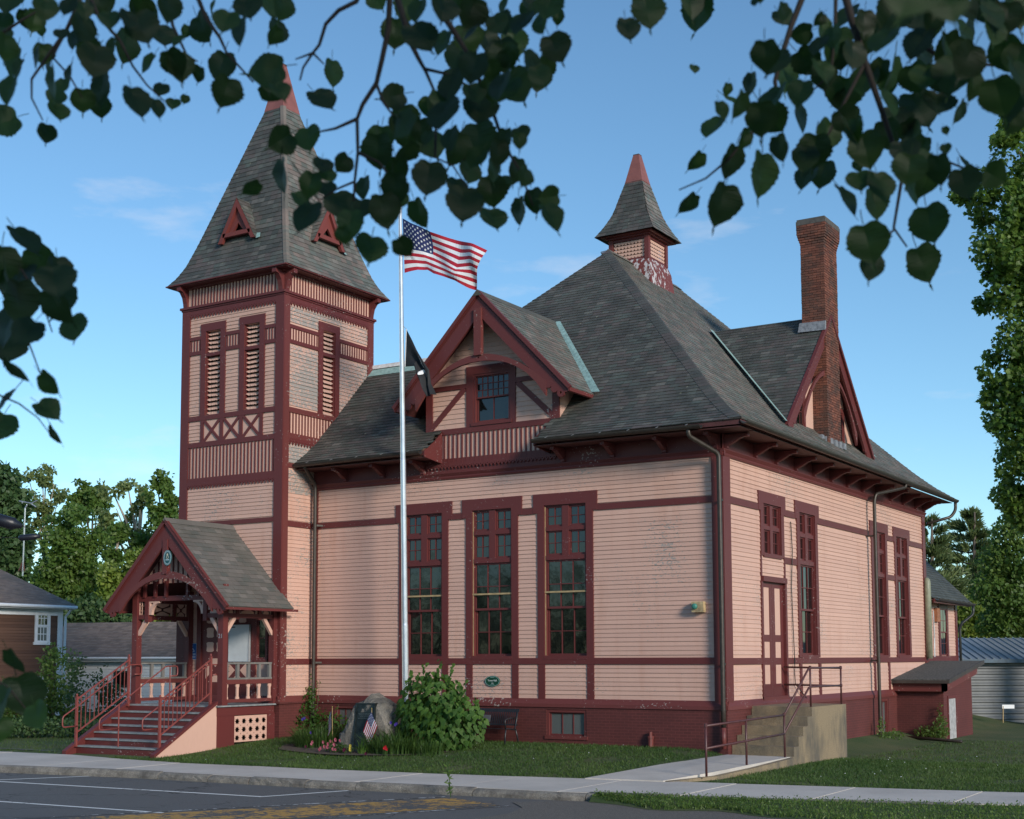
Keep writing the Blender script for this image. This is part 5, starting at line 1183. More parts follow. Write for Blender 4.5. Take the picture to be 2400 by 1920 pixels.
for dz in (0, -.46):
    rp('rail', [(1.58, -4.75, .91+dz), (1.58, -.28, .97+dz*.95)]); rp('rail', [(1.58, -.28, .96+dz*.9), (1.58, 1.30, 1.95+dz), (1.58, 1.42, 2.02+dz), (1.58, 1.55, 2.05+dz), (1.58, 3.85, 2.04+dz)]); rp('rail', [(1.58, 3.85, 2.03+dz), (.03, 3.85, 2.05+dz)])

# ------------------------------------------------------------------ flagpole and flags
fp = thing('flagpole', 'tall silver flagpole on the lawn in front of the hall', 'flagpole', (-8.69, -1.2, .1))
ALU = plain('brushed_aluminium', (.62, .64, .67), .32, .12, 4, .75, .05)
def polex(z): return -8.70-.019*(z-1)
mb = MB(); zs = [-.2, 3.2, 3.25, 7.7, 7.75, 11, 15.0]; rs_ = [.088, .088, .080, .076, .068, .062, .045]; mb.tube([(polex(z), -1.2, z) for z in zs], rs_, 14); mb.build('pole', ALU, fp, smooth=False)
mb = MB(); mb.lathe((polex(15.0), -1.2, 15.0), [(.05, 0), (.05, .06), (.11, .1), (.14, .2), (.11, .3), (.02, .34)], 12); mb.build('pole_ball', plain('gilt', (.5, .36, .10), .3, .1, 5, .8), fp)
mb = MB(); mb.tube([(polex(2)-.02, -1.30, 1.4), (polex(8)-.02, -1.29, 8), (polex(14.9), -1.27, 14.9)], .006, 5); mb.build('halyard', plain('rope', (.5, .5, .48), .8), fp)
mb = MB(); mb.lathe((polex(0), -1.2, .02), [(.2, 0), (.2, .08), (.1, .16)], 14); mb.build('pole_collar', ALU, fp)
FRD = plain('flag_red', (.42, .012, .028), .7, .12, 4, 0, 0); FWH = plain('flag_white', (.72, .73, .76), .7, .05, 4, 0, 0); FBL = plain('flag_blue', (.012, .022, .11), .7, .12, 4, 0, 0)
def usflag(root, P, nu=30, eps=.004, sr=.040, stars=True, nm='flag_cloth'):
    mb = MB(); sub = 2; rows = 26
    for j in range(rows):
        for i in range(nu):
            u0, u1, v0, v1 = i/nu, (i+1)/nu, j/rows, (j+1)/rows
            s = j//2; mb.m = 2 if (u0+u1)/2 < .4 and s < 7 else s % 2
            mb.poly([P(u0, v1), P(u1, v1), P(u1, v0), P(u0, v0)])
    c = mb.build(nm, [FRD, FWH, FBL], root)
    if not stars: return
    mb = MB()
    for r_ in range(9):
        for k in range(6 if r_ % 2 == 0 else 5):
            cu, cv = .4*((k*2+(1 if r_ % 2 == 0 else 2))/12), (7/13)*(r_+1)/10
            a = P(cu, cv); du = (P(cu+.01, cv)-a)/.01; dv = (P(cu, cv+.01)-a)/.01; n = du.cross(dv).normalized(); du = du.normalized(); dv = dv.normalized()
            for sg in (1, -1):
                mb.poly([a+n*eps*sg+(du*math.sin(math.pi*q/5)-dv*math.cos(math.pi*q/5))*(sr if q % 2 == 0 else sr*.42) for q in range(10)][::sg])
    mb.build('flag_star', FWH, c, kind='stuff')
KX, KZ = .00425, .00367
def z4(x, y): return (-8.88+(x-140)*KX, 14.48-(y-85)*KZ)
US = [(0, [(140, 85), (150, 310), (158, 510)]), (.13, [(215, 140), (225, 345), (250, 498)]), (.27, [(300, 190), (292, 365), (325, 510)]), (.4, [(366, 236), (352, 392), (400, 562)]), (.55, [(465, 285), (470, 470), (480, 600)]), (.7, [(575, 335), (590, 555), (575, 650)]), (.85, [(700, 392), (690, 560), (645, 705)]), (1.0, [(812, 466), (735, 590), (688, 722)])]
def lerp3(a, v):
    vm = 7/13
    if v < vm: t = v/vm; p, q = a[0], a[1]
    else: t = (v-vm)/(1-vm); p, q = a[1], a[2]
    return (p[0]+(q[0]-p[0])*t, p[1]+(q[1]-p[1])*t)
def PU(u, v):
    for (a, A), (b, B) in zip(US, US[1:]):
        if u <= b+1e-6:
            t = (u-a)/(b-a); t = max(0, t); p, q = lerp3(A, v), lerp3(B, v); x, z = z4(p[0]+(q[0]-p[0])*t, p[1]+(q[1]-p[1])*t)
            return Vector((x, -1.2-.16*math.sin(u*7.5+v*3.5)*min(1, u*3)-.07*math.sin(u*17-v*5)*u, z))
uf = thing('american_flag', 'stars and stripes flying from the top of the flagpole', 'flag', (-8.8, -1.2, 12.8), 'flags on the tall pole')
usflag(uf, PU)
bf = thing('black_flag', 'drooping black flag with a white emblem hung below the large flag', 'flag', (-8.7, -1.2, 10.4), 'flags on the tall pole')
TB = [((175, 945), (165, 1228)), ((225, 1040), (205, 1232)), ((262, 1115), (245, 1236)), ((310, 1200), (268, 1300)), ((352, 1275), (292, 1360)), ((360, 1380), (312, 1425)), ((398, 1466), (335, 1479))]
def PK(u, v):
    n = len(TB)-1; i = min(n-1, int(u*n)); t = u*n-i
    a = [TB[i][k][0]+(TB[i+1][k][0]-TB[i][k][0])*t for k in (0, 1)]; b = [TB[i][k][1]+(TB[i+1][k][1]-TB[i][k][1])*t for k in (0, 1)]
    x, z = z4(a[0]+(a[1]-a[0])*v, b[0]+(b[1]-b[0])*v); return Vector((x, -1.2-.10*math.sin(u*5+v*6)*u-.12*math.sin(v*9)*u, z))
mb = MB(); nu, nv = 24, 12
for i in range(nu):
    for j in range(nv): mb.poly([P_ for P_ in (PK(i/nu, (j+1)/nv), PK((i+1)/nu, (j+1)/nv), PK((i+1)/nu, j/nv), PK(i/nu, j/nv))])
bc = mb.build('flag_cloth', plain('flag_black', (.010, .011, .014), .75, .2, 4, 0, 0), bf, smooth=True)
def onk(u, v, du, dv, n=10, name='emblem'):
    mb = MB(); o = Vector((0, -.012, 0)); mb.poly([PK(u+du*math.cos(2*math.pi*k/n), v+dv*math.sin(2*math.pi*k/n))+o for k in range(n)]); return mb.build(name, FWH, bc)
onk(.565, .62, .04, .20)
for uu in (.40, .435, .47): 
    mb = MB(); o = Vector((0, -.012, 0)); mb.poly([PK(uu, .12)+o, PK(uu+.015, .12)+o, PK(uu+.10, .30)+o, PK(uu+.085, .30)+o]); mb.build('emblem_lettering', FWH, bc)
for uu in (.62, .66): mb = MB(); mb.poly([PK(uu, .25)+o, PK(uu+.01, .25)+o, PK(uu+.06, .55)+o, PK(uu+.05, .55)+o]); mb.build('emblem_lettering', plain('emblem_grey', (.2, .21, .23), .7), bc)
mb = MB(); p0, p1 = PK(0, 0), PK(0, 1); mb.bar(p0, p1, .03, .02); mb.build('flag_heading', FWH, bc)
mb = MB(); mb.tube([p0, p0+Vector((-.10, 0, .10))], .008, 5); mb.build('flag_clip', STEEL, bc)

# ------------------------------------------------------------------ memorial boulder, small flags, bench
BO = thing('memorial_boulder', 'rough granite boulder with a dark bronze plaque in the flower bed', 'memorial', (-8.9, -2.5, .0))
ol = [(-9.86, -.25), (-9.92, .10), (-9.86, .36), (-9.62, .68), (-9.40, 1.02), (-9.28, 1.18), (-9.05, 1.30), (-8.90, 1.40), (-8.72, 1.33), (-8.50, 1.27), (-8.26, 1.18), (-8.08, .94), (-7.92, .62), (-7.85, .25), (-7.86, -.25)]
R2 = random.Random(5); sec = [(-2.86, .60), (-2.82, .80), (-2.70, .92), (-2.45, 1.0), (-2.1, .97), (-1.85, .84), (-1.7, .55)]
cxb, czb = -8.88, .35; mb = MB(); n = len(ol); pts = []
def ref(o): 
    q = []
    for (a, b), (c, d) in zip(o, o[1:]+o[:1]): q += [(a, b), ((a+c)/2, (b+d)/2)]
    return q
ol2 = ref(ref(ol)); n = len(ol2)
from mathutils import noise as mnoise
for y, s in sec:
    for a, b in ol2:
        p = Vector((cxb+(a-cxb)*s*.88, y+.10*(a-cxb)*.3, czb+(b-czb)*s)); d = mnoise.fractal(p*2.2, 1.0, 2.0, 5)*.09; e = Vector((p.x-cxb, (p.y+2.3)*.6, p.z-czb)); pts.append(p+e.normalized()*d)
mb.v = [tuple(p) for p in pts]
for k in range(len(sec)-1):
    for i in range(n): mb.f.append((k*n+i, k*n+(i+1) % n, (k+1)*n+(i+1) % n, (k+1)*n+i)); mb._a()
mb.f.append(tuple(range(n-1, -1, -1))); mb._a(); mb.f.append(tuple(range((len(sec)-1)*n, len(sec)*n))); mb._a()
BST = mat('boulder_stone', lambda t, b, m: (setc(t, b, mixc(t, fl(t, noise(t, 1.8, 6, .7), .40, .62), mixc(t, fl(t, noise(t, 30, 5, .75), .35, .65), (.13, .118, .102), (.28, .255, .22)), (.085, .08, .07))), b.inputs['Roughness'].__setattr__('default_value', .9), bump(t, b, noise(t, 9, 8, .72), 1.0, .05)) and None)
mb.build('stone', BST, BO, fixn=True)
BRZ = plain('bronze_plaque', (.020, .026, .028), .38, .4, 5, .55, .1, (.05, .065, .062)); BRL = plain('bronze_relief', (.085, .10, .098), .4, .3, 9, .5)
PQ = Face((0, -2.86, 0), (1, 0, 0), Vector((0, -1, 0)))
class Tilt(Face):
    def p(s, u, v, d=0): q = Face.p(s, u, v, d); return q+Vector((0, (v-.05)*.10, 0))
PQ = Tilt((0, -2.92, 0), (1, 0, 0), (0, -1, 0)); a0, a1, b0, b1 = -9.10, -8.46, .04, 1.17
mb = MB(); PQ.box(mb, a0, a1, b0, b1, -.10, .02); pq = mb.build('plaque', BRZ, BO)
cut(PQ, [(a0, b0), (a1, b0), (a1, b1), (a0, b1)], [[(a0+.035, b0+.035), (a1-.035, b0+.035), (a1-.035, b1-.035), (a0+.035, b1-.035)]], .02, .04).build('plaque_frame', BRZ, pq)
cut(PQ, circ((a0+a1)/2+.02, b1-.16, .052, .068, 18), [circ((a0+a1)/2+.02, b1-.16, .04, .055, 18)], .02, .032).build('plaque_seal', BRL, pq)
for k, (w, zz) in enumerate(((.46, .90), (.40, .865), (.30, .82), (.44, .775))):
    x = (a0+a1)/2-w/2
    while x < (a0+a1)/2+w/2: q = R.uniform(.012, .05); mb = MB(); PQ.box(mb, x, x+q, zz-.011, zz+.011, .018, .027); mb.build('raised_lettering', BRL, pq); x += q+.012
for c in (-.20, 0, .20): cut(PQ, circ((a0+a1)/2+c, .23, .07, .07, 16), [circ((a0+a1)/2+c, .23, .055, .055, 16)], .02, .03).build('plaque_rosette', BRZ, pq)
STK = plain('flag_stick', (.42, .30, .14), .6)
def smallflag(x, y, label, U, V, curl):
    z0 = ground(x, y); r = thing('small_flag', label, 'flag', (x, y, z0), 'small flags beside the boulder')
    top_ = Vector((x-.02, y, 1.02)); mb = MB(); mb.tube([(x, y, z0-.05), top_], .008, 6); mb.build('stick', STK, r); mb = MB(); mb.lathe(tuple(top_), [(.008, 0), (.014, .015), (.002, .045)], 6); mb.build('spear_tip', plain('gilt', (.5, .36, .1), .3), r)
    o = top_+Vector((0, -.012, -.06)); usflag(r, lambda u, v: o+Vector(U)*u+Vector(V)*v+Vector((0, -curl*math.sin(u*4+v*2.5), 0)), 14, .003, .011)
smallflag(-8.42, -3.02, 'small flag hanging slack in front of the right side of the boulder', (-.26, -.02, -.50), (.22, -.02, -.36), .02)
smallflag(-10.02, -2.65, 'small folded flag standing left of the boulder among the leaves', (-.13, -.02, -.44), (.085, -.09, -.26), .05)
BLK = plain('black_bench_paint', (.018, .019, .024), .4, .2, 8)
bn = thing('park_bench', 'black metal slatted bench against the brick foundation', 'bench', (-6.4, -.6, .1))
bx0, bx1 = -7.18, -5.66
for x in (bx0+.03, bx1-.05):
    mb = MB(); mb.tube([(x, -.98, .06), (x, -.96, .3), (x, -.92, .50), (x, -.5, .46), (x, -.40, .70), (x, -.33, .98)], .022, 8); mb.build('end_frame', BLK, bn, smooth=True)
    mb = MB(); mb.tube([(x, -.45, .46), (x, -.36, .25), (x, -.30, .06)], .022, 8); mb.build('leg', BLK, bn, smooth=True)
    mb = MB(); mb.tube([(x, -.42, .76), (x, -.7, .76), (x, -.95, .73), (x, -.97, .66), (x, -.93, .50)], .02, 8); mb.build('armrest', BLK, bn, smooth=True)
for k in range(7): mb = MB(); y = -.94+k*.07; mb.box(bx0, bx1, y, y+.05, .485-.004*k, .50-.004*k); mb.build('seat_slat', BLK, bn)
for z0, z1 in ((.90, .99), (.56, .60)):
    mb = MB(); mb.hexa([(bx0, -.42-.08*0+(z0-.7)*.25, z0), (bx1, -.42+(z0-.7)*.25, z0), (bx1, -.40+(z0-.7)*.25, z0), (bx0, -.40+(z0-.7)*.25, z0), (bx0, -.42+(z1-.7)*.25, z1), (bx1, -.42+(z1-.7)*.25, z1), (bx1, -.40+(z1-.7)*.25, z1), (bx0, -.40+(z1-.7)*.25, z1)]); mb.build('back_rail', BLK, bn)
for k in range(24): mb = MB(); x = bx0+.06+k*(bx1-bx0-.14)/23; mb.bar((x, -.41-.03, .58), (x, -.355, .91), .028, .01); mb.build('back_slat', BLK, bn)
mb = MB(); mb.hexa([(-6.72, -.47, .64), (-6.50, -.47, .64), (-6.50, -.455, .64), (-6.72, -.455, .64), (-6.72, -.42, .82), (-6.50, -.42, .82), (-6.50, -.405, .82), (-6.72, -.405, .82)]); mb.build('bench_plate', plain('grey_plate', (.09, .09, .10), .5, .1), bn)
# hose pipe stub, splash pipe and a standpipe at the wall
mb = MB(); mb.tube([(.5, 13.2, -.25), (2.6, 11.9, -.26)], .05, 8); top(mb.build('drain_pipe', GUT, None, smooth=True, label='dark drain pipe lying on the ground by the cellar entrance', cat='pipe'), (1.2, 12.7, -.3))
mb = MB(); mb.lathe((-1.95, -.16, .0), [(.07, 0), (.07, .35), (.045, .38), (.045, .48)], 10); mb.lathe((-1.95, -.16, .32), [(.085, 0), (.085, .06)], 10); top(mb.build('standpipe', plain('painted_pipe', (.15, .035, .03), .5), None, label='maroon standpipe against the brick foundation near the corner', cat='pipe'), (-1.95, -.16, .1))

# ------------------------------------------------------------------ buildings beyond
def lap(face, u0, u1, v0, v1, e, holes=()):
    mb = MB(); v = v0
    while v < v1-.01:
        vt = min(v+e, v1); seg = [(u0, u1)]
        for h in holes:
            if h[2] < vt-.02 and h[3] > v+.02: seg = [s for a, b in seg for s in (((a, min(b, h[0])), (max(a, h[1]), b)) if h[0] < b and h[1] > a else ((a, b),)) if s[1]-s[0] > .02]
        mb.r = R.random(); mb.w = R.uniform(0, .3)
        for a, b in seg: mb.faces([face.p(a, v, 0), face.p(b, v, 0), face.p(b, v, .03), face.p(a, v, .03), face.p(b, vt, .004), face.p(a, vt, .004)], [(0, 3, 2, 1), (3, 5, 4, 2)])
        v = vt
    return mb
BROWN = mat('brown_clapboard', lambda t, b, m: (setc(t, b, mixc(t, attr(t, 'rnd'), (.085, .040, .024), (.125, .062, .038))), b.inputs['Roughness'].__setattr__('default_value', .7)) and None)
WHITE = plain('white_paint', (.72, .74, .76), .5, .06, 5, 0, .05)
WLAP = mat('white_clapboard', lambda t, b, m: (setc(t, b, mixc(t, attr(t, 'rnd'), (.74, .75, .76), (.82, .83, .83))), b.inputs['Roughness'].__setattr__('default_value', .6)) and None)
bh = thing('brown_house', 'brown clapboard house with white corner trim and grey shingled gable roof', 'house', (-40, 4, -1.1))
HX = -36.3; FH = Face((HX, 0, 0), (0, 1, 0), (1, 0, 0))
mb = MB(); mb.box(HX-9.6, HX, -9, 10.3, -2, 4.55); bw = mb.build('wall', BROWN, bh)
def hpl(xd, yd):
    d = at(xd, yd, 10)-CAM; return CAM+d*((HX-CAM.x)/d.x)
w0, w1 = hpl(76, 1352), hpl(101, 1286); q0 = hpl(62, 1450); sp_ = w1.y-w0.y
hw = [(w0.y, w1.y, w0.z, w1.z), (w0.y-3.2, w1.y-3.2, w0.z, w1.z), (w0.y, w1.y, w0.z-3.0, w1.z-3.0), (w0.y-3.2, w1.y-3.2, w0.z-3.0, w1.z-3.0)]
hw_old = [(7.65, 8.85, 2.25, 4.1), (3.4, 4.6, 2.25, 4.1), (7.55, 8.75, -.75, 1.1), (3.4, 4.6, -.75, 1.1)]
lap(FH, -9, 10.15, -1.3, 4.5, .125, [(a-.15, b+.15, c-.1, d+.15) for a, b, c, d in hw]).build('clapboard_siding', BROWN, bh, kind='stuff')
mb = MB(); FH.box(mb, 10.05, 10.32, -1.6, 4.5, 0, .06); mb.build('corner_board', WHITE, bh); mb = MB(); FH.box(mb, -9, 10.3, 4.25, 4.6, 0, .055); mb.build('frieze_board', WHITE, bh)
mb = MB(); mb.box(HX, HX+.45, -9.3, 10.65, 4.52, 4.72); mb.build('eave', WHITE, bh); mb = MB(); mb.tube([(HX+.5, -9.3, 4.68), (HX+.5, 10.7, 4.62)], .08, 8); mb.build('gutter', WHITE, bh)
mb = MB(); mb.tube([(HX+.45, 10.5, 4.6), (HX+.12, 10.4, 4.2), (HX+.12, 10.4, -1)], .06, 8); mb.build('downspout', WHITE, bh)
for a, b, c, d in hw:
    fr = MB(); FH.box(fr, a-.11, a, c-.05, d+.12, 0, .06); FH.box(fr, b, b+.11, c-.05, d+.12, 0, .06); FH.box(fr, a, b, d, d+.12, 0, .058); FH.box(fr, a-.18, b+.18, c-.12, c, 0, .09); wo = fr.build('window', WHITE, bh)
    sash(FH, a, b, (c+d)/2, d, 3, 2, wo, .03, .05, .03, .03, WHITE, GLASS); sash(FH, a, b, c, (c+d)/2, 3, 2, wo, .01, .05, .03, .03, WHITE, GLASSB)
def simple_roof(name, face_p, m, parent, cs_, lo, hi, w=.3):
    dk = MB(); dk.r = .4; tp = MB(); slates(face_p, cs_, lo, hi, w, dk, tp); o = dk.build(name, m, parent); tp.build('shingle_courses', m, o, kind='stuff'); return o
rx = HX-4.9; sl = (6.55-4.70)/5.4
ho = simple_roof('roof', lambda u, s, h: Vector((HX+.5-s+h*.4, u, 4.70+s*sl+h*.9)), SHING, bh, courses(lambda s: s*sl, 0, 5.4, .16), lambda s: -9.4, lambda s: 10.7)
mb = MB(); mb.poly([(rx-.0, -9.4, 6.55), (rx, 10.7, 6.55), (rx-5.4, 10.7, 4.7), (rx-5.4, -9.4, 4.7)]); mb.build('rear_roof', SHING, bh); mb = MB(); mb.prism([(HX, 10.3, 4.5), (HX-9.6, 10.3, 4.5), (rx, 10.3, 6.45)], (0, -.1, 0)); mb.build('gable', BROWN, bh)
an = thing('roof_antenna', 'thin television antenna on a mast above the brown house roof', 'antenna', (-40.2, 11.0, 6.9))
c = at(48, 1200, 66); mb = MB(); mb.tube([c+Vector((0, 0, -.3)), at(53, 1070, 66), at(58, 1062, 66)], .035, 6); mb.build('mast', ALU, an)
for (x0, y0), (x1, y1) in (((40, 1055), (66, 1060)), ((66, 1060), (78, 1054)), ((66, 1061), (76, 1068)), ((47, 1056), (47, 1060))): mb = MB(); mb.tube([at(x0, y0, 66), at(x1, y1, 66)], .03, 5); mb.build('antenna_arm', ALU, an)
for dx in (-6, 0, 7): mb = MB(); mb.tube([at(45+dx, 1203, 66), at(49, 1180, 66)], .03, 5); mb.build('mast_leg', plain('rust', (.16, .06, .04), .7), an)
for i, (xa, ya, xb, yb, d, lb) in enumerate(((-12, 1092, 46, 1108, 22, 'thick black cable splice case at the left edge of the sky line'), (40, 1133, 84, 1129, 24, 'slim black cable splice case below the antenna'))):
    o = thing('splice_case', lb, 'cable case', tuple(at(xa, ya, d)), 'cable cases on the utility line'); A, B = at(xa, ya, d), at(xb, yb, d); mb = MB(); mb.tube([A, A+(B-A)*.06, A+(B-A)*.12, A+(B-A)*.7, A+(B-A)*.75, B], [.03, .09 if i == 0 else .05, .10 if i == 0 else .055, .10 if i == 0 else .055, .08 if i == 0 else .045, .035], 12); mb.build('case', plain('case_black', (.012, .013, .02), .4, .2, 30), o, smooth=True)
    mb = MB(); mb.tube([A+(A-B)*6+Vector((0, 0, .3)), A, B, B+(B-A)*.5], .006, 5); mb.build('cable', plain('cable_black', (.015, .014, .014), .5), o)
ba = thing('white_barn', 'long low white clapboard outbuilding with brown shingled roof', 'outbuilding', (-38, 17, -1.2))
A_, B_ = Vector((-43.5, 14.85, 0)), Vector((-27.5, 18.3, 0)); ud = (B_-A_).normalized(); nn = Vector((ud.y, -ud.x, 0)); FBn = Face(A_, ud, nn); Lb = (B_-A_).length
mb = MB(); FBn.box(mb, 0, Lb, -2, 2.25, -5, 0); mb.build('wall', WLAP, ba)
bwn = [(a, a+.9, .95, 1.75) for a in (4.6, 8.2, 9.9, 11.6, 13.3)]
lap(FBn, 0, Lb, -1.4, 2.2, .14, bwn).build('clapboard_siding', WLAP, ba, kind='stuff')
for a, b, c, d in bwn:
    fr = MB(); FBn.box(fr, a, b, c, c+.07, 0, .06); FBn.box(fr, a, b, d-.07, d, 0, .06); FBn.box(fr, a, a+.07, c+.07, d-.07, 0, .058); FBn.box(fr, b-.07, b, c+.07, d-.07, 0, .058); wo = fr.build('window', plain('dark_green_trim', (.02, .045, .035), .5), ba); sash(FBn, a+.07, b-.07, c+.07, d-.07, 2, 1, wo, .02, .03, .03, .03, MATS['dark_green_trim'])
mb = MB(); FBn.box(mb, -.2, Lb+.2, 2.2, 2.38, 0, .35); mb.build('eave', WHITE, ba); mb = MB(); mb.tube([FBn.p(-.2, 2.36, .42), FBn.p(Lb+.2, 2.36, .42)], .07, 8); mb.build('gutter', WHITE, ba); mb = MB(); mb.tube([FBn.p(.0, 2.3, .42), FBn.p(.0, 2.0, .1), FBn.p(0, -1, .1)], .05, 8); mb.build('downspout', WHITE, ba)
slb = (4.2-2.40)/3.1
simple_roof('roof', lambda u, s, h: FBn.p(u, 2.40+s*slb+h*.85, .45-s+h*.5), SHING, ba, courses(lambda s: s*slb, 0, 3.1, .16), lambda s: -.3, lambda s: Lb+.3)
mb = MB(); mb.poly([FBn.p(-.3, 4.2, -2.65), FBn.p(Lb+.3, 4.2, -2.65), FBn.p(Lb+.3, 2.4, -5.6), FBn.p(-.3, 2.4, -5.6)]); mb.build('rear_roof', SHING, ba)
# metal shed on the right
sh = thing('metal_shed', 'grey ribbed metal shed with a seamed metal roof behind the hall', 'shed', (1, 27, -.4))
A_ = Vector((-4.5, 23.05, 0)); ud = Vector((.848, .53, 0)).normalized(); nn = Vector((ud.y, -ud.x, 0)); FSh = Face(A_, ud, nn); Ls = 22
SM = plain('grey_siding', (.16, .165, .17), .45, .12, 3, .3); SR = plain('roof_metal', (.30, .32, .34), .38, .12, 3, .4)
mb = MB(); FSh.box(mb, 0, Ls, -1, 2.2, -7, -.05); mb.build('wall', SM, sh)
mb = MB(); v = -.45
while v < 2.15:
    for (a, da), (b, db) in zip(((0, 0), (.05, .035), (.10, .035), (.15, 0), (.225, 0)), ((.05, .035), (.10, .035), (.15, 0), (.225, 0), (.225, 0))):
        if b > a: mb.poly([FSh.p(0, v+a, da), FSh.p(Ls, v+a, da), FSh.p(Ls, v+b, db), FSh.p(0, v+b, db)])
    v += .225
mb.build('ribbed_cladding', SM, sh)
mb = MB(); mb.poly([FSh.p(-.3, 2.2, .4), FSh.p(Ls, 2.2, .4), FSh.p(Ls, 3.1, -3.4), FSh.p(-.3, 3.1, -3.4)]); mb.build('roof', SR, sh)
for k in range(70): mb = MB(); u = -.2+k*.31; mb.bar(FSh.p(u, 2.23, .4), FSh.p(u, 3.12, -3.4), .035, .04); mb.build('roof_seam', SR, sh)
mb = MB(); FSh.box(mb, -.3, Ls, 2.06, 2.2, .36, .44); mb.build('eave_trim', plain('blue_trim', (.05, .09, .13), .4), sh)
sp = at(2125, 1487, 52); sg_ = thing('yard_sign', 'small blank white sign on a thin stake by the shed', 'sign', (sp.x, sp.y, -.45)); mb = MB(); q = RT.copy(); mb.tube([at(2112, 1487, 52), at(2112, 1522, 52)], .02, 6); mb.build('stake', STK, sg_)
mb = MB(); a = at(2110, 1484, 52); b = at(2136, 1492, 52); mb.hexa([(a.x, a.y, b.z), (b.x, b.y, b.z), (b.x-.01, b.y+.02, b.z), (a.x-.01, a.y+.02, b.z), (a.x, a.y, a.z), (b.x, b.y, a.z), (b.x-.01, b.y+.02, a.z), (a.x-.01, a.y+.02, a.z)]); mb.build('panel', WHITE, sg_)
mb = MB(); mb.poly([tuple(Vector(FSh.p(2, -.40, .3))), tuple(FSh.p(Ls, -.40, .3)), tuple(FSh.p(Ls, -.40, 4.5)), tuple(FSh.p(2, -.40, 4.5))]); mb.build('shed_path', WALK, None, kind='structure')
# ------------------------------------------------------------------ plants
def leafpts(kind):
    if kind == 'heart': return [(0, 0), (.22, -.10), (.42, -.02), (.50, .18), (.44, .42), (.30, .66), (.12, .88), (0, 1.08), (-.12, .88), (-.30, .66), (-.44, .42), (-.50, .18), (-.42, -.02), (-.22, -.10)]
    if kind == 'maple': return [(0, 0), (.18, .10), (.45, .02), (.36, .25), (.58, .45), (.32, .50), (.26, .72), (.12, .66), (0, 1.0), (-.12, .66), (-.26, .72), (-.32, .50), (-.58, .45), (-.36, .25), (-.45, .02), (-.18, .10)]
    return [(0, 0), (.30, .28), (.24, .65), (0, 1), (-.24, .65), (-.30, .28)]
def addleaf(mb, p, L_, w, nrm, tipd, pts, fold=.18):
    t = tipd.normalized(); s = t.cross(nrm)
    if s.length < 1e-3: s = t.cross(Vector((1, .3, .2)))
    s.normalize(); n = s.cross(t)
    mb.poly([p+t*(b*L_)+s*(a*w)-n*(abs(a)*fold*w+.10*L_*b*b) for a, b in pts])
def rvec(): 
    while True:
        v = Vector((R.uniform(-1, 1), R.uniform(-1, 1), R.uniform(-1, 1)))
        if .05 < v.length < 1: return v.normalized()
def crownmb(lobes, n, size, pts, droop=.4, hollow=2.6, var=.35, gap=0.0):
    mb = MB(); vols = [a[1].x*a[1].y*a[1].z if False else (a[1].x*a[1].y+a[1].x*a[1].z) for a in lobes]; tot = sum(vols)
    for (c, r), v in zip(lobes, vols):
        k = int(n*v/tot); base = R.uniform(.15, .6)
        for _ in range(k):
            d = rvec(); q = R.random()**(1/hollow)*(1+.13*mnoise.noise(Vector((d.x*3+c.x, d.y*3+c.y, d.z*3))))
            p = c+Vector((d.x*r.x, d.y*r.y, d.z*r.z))*q
            if gap and mnoise.noise(p*.9) < gap-.35: continue
            mb.r = max(0, min(1, base+R.uniform(-.4, .4))); L_ = size*R.uniform(1-var, 1+var); nr = (d*.6+rvec()*.8+Vector((0, 0, .5))).normalized(); tip = (rvec()+Vector((0, 0, -droop))+d*.3)
            addleaf(mb, p, L_, L_*.95, nr, tip, pts)
    return mb
def tree(name, label, base, h, lobes, n, size, leafmat, bark=BARK, tr=.25, pts='oval', cat='tree', group='trees behind the buildings', gap=0, limbs=6, lean=(0, 0), hollow=2.6):
    o = thing(name, label, cat, tuple(base), group); b = Vector(base); mb = MB(); top_ = b+Vector((lean[0], lean[1], h))
    k = 7; mb.tube([b+(top_-b)*(i/k)+Vector((R.uniform(-1, 1), R.uniform(-1, 1), 0))*tr*.35*(1 if 0 < i < k else 0)-Vector((0, 0, .3 if i == 0 else 0)) for i in range(k+1)], [tr*(1.25-i*1.1/k) for i in range(k+1)], 8); mb.build('trunk', bark, o, smooth=True)
    for c, r in lobes[:limbs]:
        t = max(.25, min(.85, (c.z-b.z)/h*.75)); s = b+(top_-b)*t; mid = s+(c-s)*.5+Vector((0, 0, .2)); mb = MB(); mb.tube([s, mid, c+Vector((0, 0, r.z*.3))], [tr*.45, tr*.28, tr*.08], 6); mb.build('limb', bark, o, smooth=True)
    crownmb(lobes, n, size, leafpts(pts), gap=gap, hollow=hollow).build('crown', leafmat, o); return o
def lobes_px(L, depth, ry=1.0):
    """lobes given as (x, y, radius x, radius y) in photograph pixels at a depth"""
    k = 1.11317*depth/FPX; out = []
    for x, y, a, b in L: out.append((at(x, y, depth)+FW*R.uniform(-.3, .3)*a*k, Vector((a*k, a*k*ry, b*k))))
    return out
V3 = Vector
